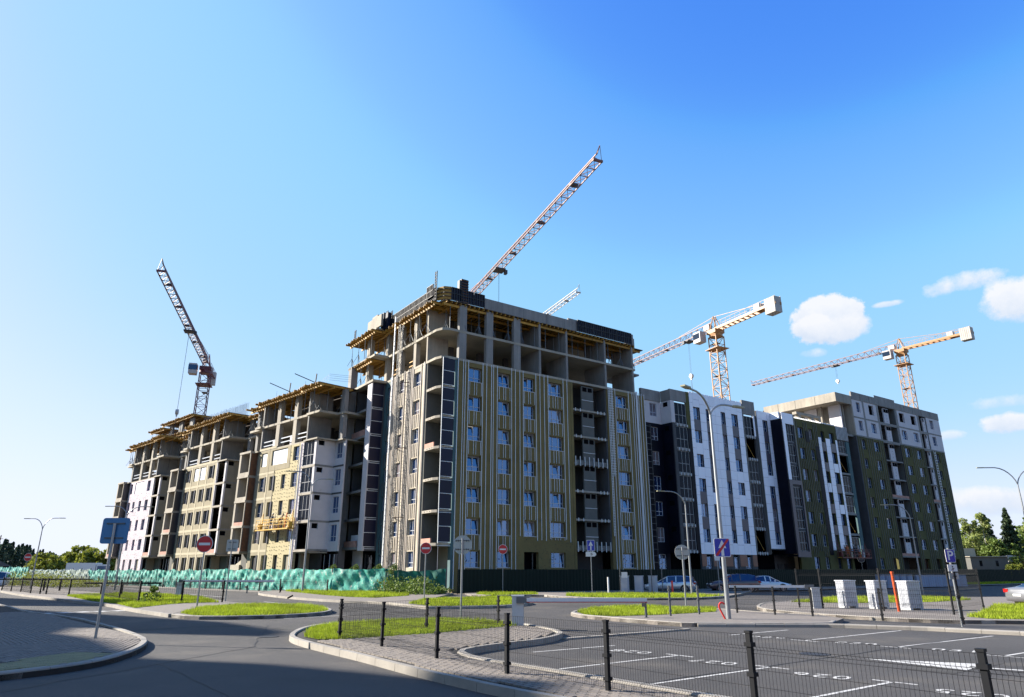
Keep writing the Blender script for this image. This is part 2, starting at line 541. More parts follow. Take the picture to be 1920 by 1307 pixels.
class Frame:
    """facade frame: x along the facade to the right, y inwards, z up; parts become children of root"""
    def __init__(s, root, fn, rz):
        s.root, s.fn, s.rz = root, fn, rz
        s.uid = 0

    def mb(s):
        return MB(lambda x, y, z: s.fn(x, y) + (z,))

    def pt(s, x, y, z):
        return s.fn(x, y) + (z,)

    def box(s, name, m, x0, x1, y0, y1, z0, z1, **kw):
        b = s.mb()
        b.box(x0, x1, y0, y1, z0, z1)
        return b.build(name, M[m], s.root, **kw)

    def wall(s, name, m, x0, x1, z0, z1, y0, y1, ops=()):
        xs = sorted({x0, x1} | {v for o in ops for v in o[:2] if x0 < v < x1})
        zs = sorted({z0, z1} | {v for o in ops for v in o[2:] if z0 < v < z1})
        b = s.mb()
        for xa, xb in zip(xs, xs[1:]):
            run = None
            for za, zb in zip(zs, zs[1:]):
                cx, cz = (xa + xb) / 2, (za + zb) / 2
                hole = any(o[0] < cx < o[1] and o[2] < cz < o[3] for o in ops)
                if hole:
                    if run: b.box(xa, xb, y0, y1, *run)
                    run = None
                else:
                    run = (run[0], zb) if run else (za, zb)
            if run: b.box(xa, xb, y0, y1, *run)
        return b.build(name, M[m], s.root)

    def put(s, me, name, x, y, z, parent=None, scale=None, drz=0.0):
        if parent is None:
            return place(me, name, s.root, s.pt(x, y, z), s.rz + drz, scale=scale)
        return place(me, name, parent, (x, y, z), drz, scale=scale)


WIN = {}


def win_meshes(w, h, style):
    key = (round(w, 2), round(h, 2), style)
    if key in WIN: return WIN[key]
    kind, fm, gm, tilt = style
    f = MB()
    t = 0.055 if kind != 'slim' else 0.04
    f.box(0, w, 0, 0.07, 0, t)
    f.box(0, w, 0, 0.07, h - t, h)
    f.box(0, t, 0, 0.07, t, h - t)
    f.box(w - t, w, 0, 0.07, t, h - t)
    cuts = {'two': [0.5], 'three': [0.33, 0.72], 'one': [], 'slim': [0.5], 'grid': [0.36, 0.68], 'asym': [0.42]}[kind]
    tr = {'grid': 0.42}.get(kind, 0.3)
    xs = [t] + [w * c for c in cuts] + [w - t]
    for c in cuts:
        f.box(w * c - t / 2, w * c + t / 2, 0.003, 0.067, t, h - t)
    f.box(t, w - t, 0.006, 0.064, h * tr - t / 2, h * tr + t / 2)
    p = MB()
    for i, (a, b) in enumerate(zip(xs, xs[1:])):
        p.add([(a, 0.04, t), (b, 0.04, t), (b, 0.045, h * tr), (a, 0.045, h * tr)], [(0, 1, 2, 3)])
        dt = tilt[i % len(tilt)]
        p.add([(a, 0.035, h * tr), (b, 0.035, h * tr), (b, 0.035 + dt, h - t), (a, 0.035 + dt, h - t)], [(0, 1, 2, 3)])
    for i, (a, b) in enumerate(zip(xs, xs[1:])):
        dt = tilt[i % len(tilt)]
        if dt > 0.05:        # a tilted sash carries its own frame
            for xa in (a + 0.02, b - 0.02):
                f.bar((xa, 0.03, h * tr + 0.03), (xa, 0.03 + dt, h - t - 0.03), 0.05)
            f.bar((a, 0.03 + dt, h - t - 0.04), (b, 0.03 + dt, h - t - 0.04), 0.05)
    WIN[key] = (f.mesh('window_frame', M[fm]), p.mesh('pane', M[gm]))
    return WIN[key]


TILTS = [(0, 0), (0.16, 0), (0.16, 0.16), (0, 0.16), (0, 0, 0), (0, 0.17, 0)]


def window(fr, x, z, w, h, y, kind='two', frame='win_frame', glass='glass', tilt=(0, 0), sill=False):
    fm, pm = win_meshes(w, h, (kind, frame, glass, tilt))
    o = fr.put(fm, 'window', x, y, z)
    place(pm, 'pane', o)
    return o


UNIT = {}


def unit(name, m, w, d):
    k = (name, m, w, d)
    if k not in UNIT:
        b = MB()
        b.box(-w / 2, w / 2, -d, 0, 0, 1)
        UNIT[k] = b.mesh(name, M[m])
    return UNIT[k]


def rail(fr, x, z0, z1, y, m='galv', w=0.07, d=0.06):
    return fr.put(unit('vertical_rail', m, w, d), 'vertical_rail', x, y, z0, scale=(1, 1, z1 - z0))


PANEL = {}


def panel(fr, name, m, x0, x1, z0, z1, y, th=0.03, gap=0.012):
    w, h = round(x1 - x0 - 2 * gap, 3), round(z1 - z0 - 2 * gap, 3)
    k = (name, m, w, h, th)
    if k not in PANEL:
        b = MB()
        b.box(0, w, -th, 0, 0, h)
        PANEL[k] = b.mesh(name, M[m])
    return fr.put(PANEL[k], name, x0 + gap, y, z0 + gap)


def prop_mesh(h, tripod=True):
    k = ('prop', h, tripod)
    if k not in UNIT:
        b = MB()
        b.bar((0, 0, 0), (0, 0, h * 0.55), 0.075, n=6)
        b.bar((0, 0, h * 0.55), (0, 0, h), 0.055, n=6)
        if tripod:
            for t in (0.3, 2.4, 4.5):
                b.bar((0.5 * cos(t), 0.5 * sin(t), 0), (0, 0, 1.0), 0.04, n=4)
        UNIT[k] = b.mesh('prop', M['rust'] if h > 2.75 else M['grey_steel'])
    return UNIT[k]


def joist_mesh(L):
    k = ('joist', round(L, 2))
    if k not in UNIT:
        b = MB()      # I-shaped timber beam
        b.box(-0.05, 0.05, 0, L, 0, 0.05)
        b.box(-0.02, 0.02, 0, L, 0.05, 0.17)
        b.box(-0.05, 0.05, 0, L, 0.17, 0.22)
        UNIT[k] = b.mesh('joist', M['timber_yellow'])
    return UNIT[k]


def formpanel_mesh(w, h):
    k = ('form', round(w, 2), round(h, 2))
    if k not in UNIT:
        b = MB()
        b.box(0, w, -0.02, 0.0, 0, h)
        b.mi = 1
        for i in range(int(w / 0.3) + 1):
            x = min(w - 0.05, i * 0.3)
            b.box(x, x + 0.05, -0.11, -0.02, 0, h)
        for z in (0.0, h * 0.5, h - 0.06):
            b.box(0.05, w - 0.05, -0.10, -0.021, z, z + 0.06)
        UNIT[k] = b.mesh('form_panel', [M['form_panel'], M['form_rib']])
    return UNIT[k]


def deck(fr, x0, x1, y0, y1, z, hgt, step=0.55, props=True, jag=0.25, pr=None, sheet='ply_dark', lift=0.0):
    """slab formwork: plywood sheet on yellow joists on yellow main beams on props (slab underside at z)"""
    fr.box('deck_sheet', sheet, x0, x1, y0, y1, z, z + 0.05)
    n = int((x1 - x0) / step)
    for i in range(n + 1):
        x = x0 + 0.1 + i * (x1 - x0 - 0.2) / n
        yy = y0 - random.random() * jag
        fr.put(joist_mesh(4.6), 'joist', x, yy, z - 0.225)
    ys = [y0 + 0.35, y0 + 1.9, y0 + 3.9]
    for y in ys:
        b = fr.mb()
        xa = x0 - random.random() * 0.4
        while xa < x1:
            xb = min(xa + 3.9, x1 + random.random() * 0.5)
            b.box(xa, xb, y - 0.06, y + 0.06, z - 0.46, z - 0.228)
            xa += 3.95
        b.build('main_beam', M['timber_yellow'], fr.root)
    if props:
        for j, y in enumerate(ys + [y0 + 5.5, y0 + 7.5]):
            x = x0 + 0.7 + 0.5 * (j % 2)
            while x < x1:
                fr.put(prop_mesh(hgt - 0.46, tripod=(j + int(x)) % 2 == 0), 'prop', x, y, z - hgt)
                x += 1.7 + random.random() * 0.4
# ------------------------------------------------------------------ corner tower
T = empty('apartment_tower', CORNER, TH,
          'tall unfinished corner block clad in olive wool, with bare concrete floors and formwork on top', 'building')
FR = Frame(T, lambda x, y: (x, y), 0.0)
FL = Frame(T, lambda x, y: (y, -x), R(-90))


def build_tower():
    ww = 0.45
    cols = [(3.3, 4.85, 'two'), (6.9, 8.4, 'two'), (10.15, 11.6, 'two'), (13.5, 15.4, 'three')]
    ops = []
    for k in range(7):
        for i, (a, b, st) in enumerate(cols + [(23.55, 25.4, 'three')]):
            z0, z1 = 2.2 + 3 * k, 3.68 + 3 * k
            if i == 2 and k == 0: z0, a, b = 0.25, 10.1, 11.9
            ops.append((a, b, z0, z1))
    FR.wall('insulated_wall', 'wool', 1.95, 16.6, 0, 22.13, 0, ww, ops)
    FR.wall('insulated_wall', 'wool', 22.05, 28.3, 0, 22.13, 0, ww, ops)
    FR.box('lintel_beam', 'tan_plaster', 1.95, 16.6, 0.03, ww, 22.14, 22.16)
    ti = 0
    for k in range(7):
        for i, (a, b, st) in enumerate(cols + [(23.55, 25.4, 'three')]):
            z0, z1 = 2.2 + 3 * k, 3.68 + 3 * k
            if i == 2 and k == 0:
                FR.box('doorway', 'dark_void', 10.1, 11.9, 0.9, 1.0, 0.2, 3.68)
                FR.box('door_jamb', 'galv_dark', 11.45, 11.55, 0.5, 0.6, 0.2, 3.6)
                continue
            ti = (ti * 7 + 3 * k + i) % 11
            tl = {'two': [(0, 0), (0, 0.16), (0.16, 0.16), (0.16, 0)], 'three': [(0, 0, 0), (0, 0.17, 0), (0, 0, 0.15), (0, 0.17, 0)]}[st][(ti + k) % 4]
            window(FR, a, z0, b - a, z1 - z0, 0.30, st, tilt=tl)
            if not (k == 0 and i in (2, 3)):
                FR.box('window_reveal', 'galv', a - 0.03, b + 0.03, -0.05, 0.02, z0 - 0.05, z0 - 0.01)
            # short rails under the window
            if k > 0 and not (k == 1 and i in (2,)):
                n = 4 if i < 3 else 5
                zb = z1 - 3 + 0.12 if not (k == 1 and i in (2, 3)) else 4.9
                fr_ = [0.06, 0.42, 0.60, 0.96] if n == 4 else [0.04, 0.30, 0.48, 0.66, 0.96]
                for q in fr_:
                    rail(FR, a + q * (b - a), zb, z0 - 0.08, -0.02, w=0.04, d=0.04)
    for x in (2.61, 2.86, 3.21, 4.95, 5.42, 6.02, 6.26, 6.74, 8.55, 9.03):
        rail(FR, x, 0.4 + random.random() * 0.3, 22.3 + random.random() * 0.12, -0.02, w=0.06, d=0.045)
    for x in (9.61, 10.05, 11.75, 12.3, 12.88, 13.4, 15.55, 16.1):
        rail(FR, x, 4.7 + random.random() * 0.5, 22.3 + random.random() * 0.12, -0.02, w=0.06, d=0.045)
    for x in (22.55, 22.95, 23.4, 25.58, 26.2, 26.55, 27.3, 27.75, 28.2):
        rail(FR, x, 1.8, 22.3 + random.random() * 0.12, -0.02, w=0.06, d=0.045)
    for x in (26.85, 27.0):
        rail(FR, x, 1.8, 22.5, -0.05, w=0.12)
    # wool anchors over the bare ground-floor wool
    b = FR.mb()
    for i in range(150):
        x, z = random.uniform(9.3, 16.4), random.uniform(1.8, 5.2)
        if 10.0 < x < 12 and z < 3.8 or 13.4 < x < 15.5 and z < 3.8: continue
        b.box(x, x + 0.06, -0.012, 0.01, z, z + 0.06)
    b.build('wool_anchors', M['anchor'], T, kind='stuff')
    # blueish corner pilaster
    FR.box('corner_pilaster', 'teal_membrane_shade', 1.66, 1.94, -0.02, ww, 0.3, 22.25)
    rail(FR, 1.99, 0.3, 22.4, -0.03, w=0.08)
    # loggia strip 16.6 - 22.05
    FR.box('wool_edge', 'wool', 16.62, 16.95, -0.02, 0.2, 0, 22.13)
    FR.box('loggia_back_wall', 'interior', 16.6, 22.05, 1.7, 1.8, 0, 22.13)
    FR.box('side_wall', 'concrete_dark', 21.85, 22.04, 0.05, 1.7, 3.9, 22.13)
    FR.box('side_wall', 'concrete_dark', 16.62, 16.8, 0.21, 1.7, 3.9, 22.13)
    for k in range(7):
        z = 4.18 + 3 * k
        if k < 6:
            FR.box('loggia_slab', 'concrete_warm', 16.9, 21.84, -0.06, 1.69, z - 0.2, z)
            FR.box('grey_panel', 'grey_plaster', 18.35, 20.1, 0.12, 0.3, z + 0.001, z + 2.79)
            for x in (18.5, 19.3):
                FR.box('vent_opening', 'dark_void', x, x + 0.62, 0.09, 0.118, z + 2.2, z + 2.68)
            FR.box('panel_rail', 'galv', 18.35, 20.1, 0.08, 0.117, z + 1.15, z + 1.2)
            window(FR, 20.35, z + 0.05, 0.8, 2.3, 1.6, 'slim')
            for x in (17.2, 17.9, 20.5, 21.0, 21.5):
                FR.box('bracket', 'galv', x, x + 0.08, -0.10, -0.062, z - 0.26, z + 0.1)
    for z in (12.9, 3.9):
        for i in range(8):
            rail(FR, 17.0 + i * 0.66, z - 0.1, z + 0.95, -0.12)
        FR.box('edge_board', 'galv_dark', 16.95, 21.84, -0.1, -0.065, z + 0.05, z + 0.55)
    # ladder-like lattice of guide rails
    b = FR.mb()
    for x in (22.1, 22.3, 22.55):
        b.box(x, x + 0.05, -0.3, -0.25, 5.5 if x < 22.4 else 12, 22.35)
    for i in range(58):
        z = 5.6 + i * 0.29
        b.box(22.05, 22.36 if z < 12 else 22.85, -0.32, -0.301, z, z + 0.05)
    b.build('lattice_rail', M['galv'], T)
    # right end wall of the tower and rear walls
    b = MB()
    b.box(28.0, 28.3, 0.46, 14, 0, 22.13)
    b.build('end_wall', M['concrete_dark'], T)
    b = MB()
    b.box(14.0, 28.3, 13.7, 14, 0, 22.13)
    b.box(13.7, 14.0, 14.01, 20, 0, 22.13)
    b.build('rear_wall', M['concrete'], T)
    # ---- left face
    opl = []
    for k in range(7):
        opl += [(-5.6, -4.2, 2.2 + 3 * k, 3.68 + 3 * k), (-9.3, -7.9, 2.2 + 3 * k, 3.68 + 3 * k), (-12.15, -11.35, 2.0 + 3 * k, 3.5 + 3 * k)]
    FL.wall('insulated_wall', 'wool_sunlit', -11.2, -3.0, 0, 22.13, 0, ww, opl)
    FL.wall('insulated_wall', 'teal_membrane_shade', -12.79, -11.21, 0, 22.13, 0.0, ww, opl)  # shade cast by the bay stack put into this wall's colour
    for k in range(7):
        window(FL, -5.6, 2.2 + 3 * k, 1.4, 1.48, 0.2, 'two', tilt=[(0, 0), (0.15, 0), (0, 0)][k % 3])
        window(FL, -9.3, 2.2 + 3 * k, 1.4, 1.48, 0.2, 'two')
        window(FL, -12.15, 2.0 + 3 * k, 0.8, 1.5, 0.2, 'slim')
        if k:
            for x in (-5.5, -5.15, -4.8, -4.35, -9.2, -8.85, -8.4, -8.0):
                rail(FL, x, 0.8 + 3 * k, 2.15 + 3 * k, -0.02, 'galv_warm', w=0.05)
            for x in (-12.1, -11.6):
                rail(FL, x, 0.6 + 3 * k, 1.95 + 3 * k, -0.02, 'galv_dark', w=0.06)
    for x in (-3.12, -3.3, -3.95, -5.75, -6.05, -6.45, -6.8, -7.15, -7.75, -9.45, -9.75, -10.05, -10.35, -10.7, -11.0, -11.15):
        rail(FL, x, 0.6, 22.25 + random.random() * 0.3, -0.02, 'galv_warm', w=0.07, d=0.08)
    b = FL.mb()
    for x in (-3.45, -4.08, -6.25, -7.0, -7.45, -9.6, -9.9, -10.2, -10.5, -10.85):
        for i in range(62):
            z = 0.8 + i * 0.35
            b.box(x, x + 0.09, -0.03, 0.0, z, z + 0.08)
    b.build('wool_anchors', M['anchor'], T, kind='stuff')
    # corner balconies, open to the left face and panelled on the right face
    FL.box('balcony_side_wall', 'grey_plaster', -2.99, -2.8, 0.05, 1.89, 0, 22.13)
    b = MB()
    b.box(1.9, 1.97, 0.46, 2.79, 0, 22.13)
    b.build('balcony_back_wall', M['tan_plaster'], T)
    for k in range(7):
        z = 4.35 + 3 * k
        if k < 6:
            b = MB()
            b.prism([(0.0, 0.9), (0.25, 0.28), (0.9, 0.05), (1.64, 0.05), (1.9, 0.46), (1.9, 2.8), (0, 2.8)], z - 0.25, z)
            b.build('balcony_slab', M['concrete_warm'], T)
            fm, pm = win_meshes(0.9, 2.2, ('slim', 'win_frame', 'glass', (0, 0)))
            o = place(fm, 'balcony_door', T, (1.87, 1.4, z + 0.05), R(-90))
            place(pm, 'pane', o)
            for i in range(3):
                FL.box('slab_insert', 'anchor', -1.3 - 0.5 * i, -1.1 - 0.5 * i, -0.012, 0.0, z - 0.16, z - 0.09)
        if k < 6:
            for j in range(2):
                panel(FR, 'navy_panel', 'navy_panel', 0.28, 1.62, z + 0.1 + 1.4 * j, z + 1.45 + 1.4 * j, 0.02)
            for zz in (z - 0.28, z + 0.05, z + 1.47):
                FR.box('panel_rail', 'galv', 0.26, 1.64, -0.03, 0.0, zz, zz + 0.05)
    for z in (13.36, 4.36):
        FL.box('brick_parapet', 'brick_pink', -2.78, -0.95, 0.02, 0.14, z, z + 0.42)
    rail(FR, 0.27, 4.3, 22.2, -0.02, w=0.05)
    # ---- left bay stack (protrudes 1.6 m)
    FL.box('fin_wall', 'aerated', -14.0, -12.81, -1.6, -1.35, 3.9, 22.13)
    b = MB()
    b.box(-1.35, 0.3, 12.82, 12.95, 3.9, 22.13)
    b.build('bay_side_wall', M['concrete_dark'], T)
    for k in range(6):
        z = 4.3 + 3 * k
        for j in range(2):
            panel(FR, 'navy_panel', 'navy_panel', -1.5, -0.2, z + 0.05 + 1.4 * j, z + 1.42 + 1.4 * j, 12.81)
        FR.box('panel_rail', 'galv', -1.55, -0.2, 12.755, 12.78, z - 0.22, z - 0.17)
        FR.box('panel_rail', 'galv', -1.55, -0.2, 12.755, 12.78, z - 0.02, z + 0.03)
        FR.box('panel_rail', 'galv', -1.55, -0.2, 12.755, 12.78, z + 1.43, z + 1.48)
        FL.box('balcony_slab', 'concrete', -17.9, -14.01, -1.7, 0.5, z - 0.25, z)
    FL.box('bay_back_wall', 'interior', -18.5, -12.96, 0.5, 0.7, 0, 22.13)
    FL.box('bay_wall', 'concrete_dark', -17.9, -17.7, -1.2, 0.49, 4.3, 22.13)
    FL.box('insulation_pack', 'film', -16.9, -15.0, -1.2, -0.6, 4.31, 5.6)
    FL.box('brick_parapet', 'brick_pink', -17.7, -14.4, -1.66, -1.5, 4.31, 4.95)
    FL.box('brick_parapet', 'brick_pink', -17.7, -14.1, -1.66, -1.5, 16.31, 16.95)
    FL.box('ground_wall', 'aerated', -17.6, -15.2, -0.6, -0.4, 0, 4.0)
    FL.box('shop_window', 'glass_dark', -15.1, -13.0, -0.3, -0.25, 0, 3.7)
    FL.box('concrete_column', 'concrete', -18.95, -18.05, -2.1, -1.3, 0, 25.1)
    # ---- bare storeys
    def slab(z0, z1, ov=0.0):
        b = MB()
        b.prism([(0.9, -ov), (27.0, -ov), (27.0, 14), (14, 14), (14, 20), (-1.75, 20), (-1.75, 12.4), (-ov, 12.4), (-ov, 1.1), (0.22, 0.3)], z0, z1)
        return b.build('floor_slab', M['slab_soffit'], T)
    slab(22.15, 22.4, 0.02)
    slab(25.15, 25.4, 0.05)
    slab(28.37, 28.55, -0.3)
    for z0, z1 in ((22.4, 25.15), (25.4, 28.2)):
        for a, b in ((2.04, 2.9), (5.34, 6.18), (8.87, 9.75)):
            FR.box('concrete_column', 'concrete', a, b, -0.03, 0.42, z0, z1)
        for a in (12.27, 16.12, 22.0, 26.5):
            FR.box('concrete_wall', 'concrete', a, a + 0.27, 0.0, 3.6, z0, z1)
        for a in (14.2, 19.2, 24.3):
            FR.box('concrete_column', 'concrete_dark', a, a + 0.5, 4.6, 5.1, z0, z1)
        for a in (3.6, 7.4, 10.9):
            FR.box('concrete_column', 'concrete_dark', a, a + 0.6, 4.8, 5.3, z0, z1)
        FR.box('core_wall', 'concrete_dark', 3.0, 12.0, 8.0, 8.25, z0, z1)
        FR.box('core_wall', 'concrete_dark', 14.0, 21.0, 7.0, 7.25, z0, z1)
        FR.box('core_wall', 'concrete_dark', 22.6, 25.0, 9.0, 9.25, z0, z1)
        for a in (5, 10, 15, 20, 25.5):
            FR.box('concrete_column', 'concrete', a, a + 0.8, 13.4, 13.8, z0, z1)
        # left face
        FL.box('concrete_wall', 'concrete_warm', -3.15, -2.9, 0.0, 2.4, z0, z1)
        for a in (-6.15, -9.75, -13.3):
            FL.box('concrete_column', 'concrete_warm', a, a + 0.65, 0.0, 0.5, z0, z1)
        FL.box('concrete_column', 'concrete_warm', -16.4, -15.6, -1.0, -0.4, z0, z1)
        FL.box('concrete_column', 'concrete', -18.6, -17.8, 5.0, 5.6, z0, z1)
        FL.box('concrete_column', 'concrete', -12.0, -11.2, 6.0, 6.8, z0, z1)
    FR.box('concrete_column', 'concrete', 27.35, 28.2, 2.2, 2.7, 22.2, 28.2)
    FR.box('floor_slab', 'concrete', 27.1, 28.9, 1.2, 6, 25.1, 25.3)
    FR.box('floor_slab', 'concrete', 27.1, 28.9, 1.2, 6, 22.14, 22.35)
    FR.box('parapet', 'concrete', 27.3, 28.8, 1.6, 1.9, 28.75, 30.1)
    FR.box('deck_sheet', 'ply_dark', 27.05, 29.4, 0.8, 6, 28.4, 28.5)
    FR.box('main_beam', 'timber_yellow', 27.05, 29.2, 1.1, 1.25, 28.15, 28.39)
    # guard boards of the bare storeys
    for x in (-11.5, -7.6):
        for z in (22.9, 23.4):
            FL.box('guard_board', 'timber_yellow', x, x + 1.9, 0.3, 0.34, z, z + 0.1)
    deck(FR, 0.3, 12.2, -0.2, 5.0, 28.3, 2.9, jag=0.15)
    deck(FR, 12.6, 26.9, -0.2, 5.0, 28.3, 2.9, jag=0.15)
    deck(FL, -12.4, -0.9, -0.75, 4.2, 28.3, 2.9, jag=0.3)
    deck(FL, -19.6, -12.5, -2.2, 3.5, 28.3, 2.9, jag=0.4)
    deck(FL, -19.3, -13.6, -1.9, 3.0, 25.12, 2.7, jag=0.3)
    # parapet and its formwork
    def forms(fr, x0, x1, y, z, h=1.45, w=1.2):
        n = max(1, round((x1 - x0) / w))
        me = formpanel_mesh((x1 - x0) / n - 0.02, h)
        for i in range(n):
            fr.put(me, 'form_panel', x0 + i * (x1 - x0) / n, y, z)
    forms(FR, 0.9, 5.05, -0.1, 28.42)
    forms(FR, 17.85, 26.55, -0.1, 28.42)
    FR.box('parapet', 'concrete', 5.1, 17.8, -0.02, 0.22, 28.37, 29.62)
    FR.box('parapet', 'concrete', 16.6, 27.0, 0.0, 0.2, 28.56, 29.85)
    FR.box('parapet', 'concrete', 1.0, 5.05, 0.0, 0.2, 28.56, 29.7)
    for x in (7.3, 10.2, 13.4, 16.0):
        FR.box('pour_joint', 'concrete_dark', x, x + 0.03, -0.024, -0.02, 28.4, 29.6)
    forms(FL, -11.2, -0.9, -0.35, 28.42)
    forms(FL, -2.4, -1.0, -0.55, 28.9, 1.35)
    FL.box('parapet', 'concrete_warm', -11.2, -1.0, -0.2, 0.0, 28.56, 29.7)
    FL.box('parapet', 'concrete_warm', -15.3, -11.5, -1.6, -1.35, 28.6, 30.0)
    FL.box('parapet', 'concrete_warm', -15.0, -13.5, -1.2, -0.9, 28.6, 30.6)
    b = FR.mb()
    b.prism([(-0.15, 1.0), (0.25, 0.15), (0.95, -0.12), (0.95, 0.1), (0.35, 0.35), (0.05, 1.0)], 28.5, 29.9)
    b.build('corner_form', M['timber_yellow'], T)
    for z in (28.8, 29.2, 29.6):
        b = FR.mb()
        b.path([(-0.2, 1.1, z), (0.2, 0.08, z), (1.0, -0.2, z)], 0.06, 4)
        b.build('form_rib', M['form_rib'], T)
    b = FR.mb()
    b.box(2.1, 2.95, -0.1, 0.5, 28.4, 31.1)
    b.build('column_form', M['form_panel'], T)
    for i in range(9):
        FR.box('form_rib', 'rust', 2.08, 2.97, -0.16, -0.101, 28.5 + 0.3 * i, 28.56 + 0.3 * i)
    FR.box('form_rib', 'form_rib', 1.85, 2.09, -0.12, 0.3, 28.4, 30.9)
    for fr, x, y, h in ((FL, -0.95, -0.5, 31.6), (FL, -11.2, -0.6, 30.4), (FL, -12.0, -0.8, 30.6), (FL, -18.6, -1.9, 29.9)):
        b = fr.mb()
        b.box(x, x + 0.06, y, y + 0.08, 28.4, h)
        b.box(x + 0.34, x + 0.40, y, y + 0.08, 28.4, h)
        z = 28.5
        while z < h:
            b.box(x + 0.06, x + 0.34, y + 0.01, y + 0.06, z, z + 0.07)
            z += 0.32
        b.build('form_ladder', M['black_steel'], T)
    FL.box('column_form', 'form_panel', -12.9, -12.2, -1.0, -0.5, 28.4, 30.5)
    FL.box('column_form', 'form_panel', -11.9, -11.3, -0.9, -0.4, 28.4, 30.3)


build_tower()

# mast climber standing before the left face of the tower
def lattice(mb, p, q, a, b, step, w, wd=None, tri=False, both=True):
    """lattice beam from p to q; a, b = half-extent vectors of the section"""
    p, q, a, b = map(Vector, (p, q, a, b))
    wd = wd or w * 0.6
    if tri: cs = [b, -b + a, -b - a]
    else: cs = [a + b, a - b, -a - b, -a + b]
    d = q - p
    n = max(1, int(round(d.length / step)))
    for c in cs: mb.bar(p + c, q + c, w)
    m = len(cs)
    for i in range(n):
        for j in range(m):
            c0, c1 = cs[j], cs[(j + 1) % m]
            s, e = p + d * (i / n), p + d * ((i + 1) / n)
            if (i + j) % 2 or not both: mb.bar(s + c0, e + c1, wd)
            else: mb.bar(s + c1, e + c0, wd)
            if j != 1 or not tri or True: mb.bar(e + c0, e + c1, wd)


def build_hoist():
    base = CORNER + V * 7.5 - U * 0.9
    t = empty('mast_climber', base, TH, 'slim lattice hoist mast standing before the lit left face of the tall corner tower', 'hoist mast')
    b = MB()
    lattice(b, (0, 0, 0), (0, 0, 27.5), (0.2, 0, 0), (0, 0.2, 0), 0.75, 0.045, 0.025)
    b.build('mast', M['galv_dark'], t)
    b = MB()
    b.box(-0.05, 0.05, 1.5, 1.66, 0, 29)
    for i in range(50):
        b.box(-0.08, -0.05, 1.53, 1.63, 0.4 + i * 0.57, 0.5 + i * 0.57)
    b.build('guide_rail', M['galv'], t)
    for z in (7, 14, 21):
        b = MB()
        b.bar((0.2, 0.1, z), (0.9, 1.0, z), 0.06)
        b.bar((0.2, -0.1, z), (0.9, -0.9, z), 0.06)
        b.build('wall_tie', M['rust'], t)


build_hoist()

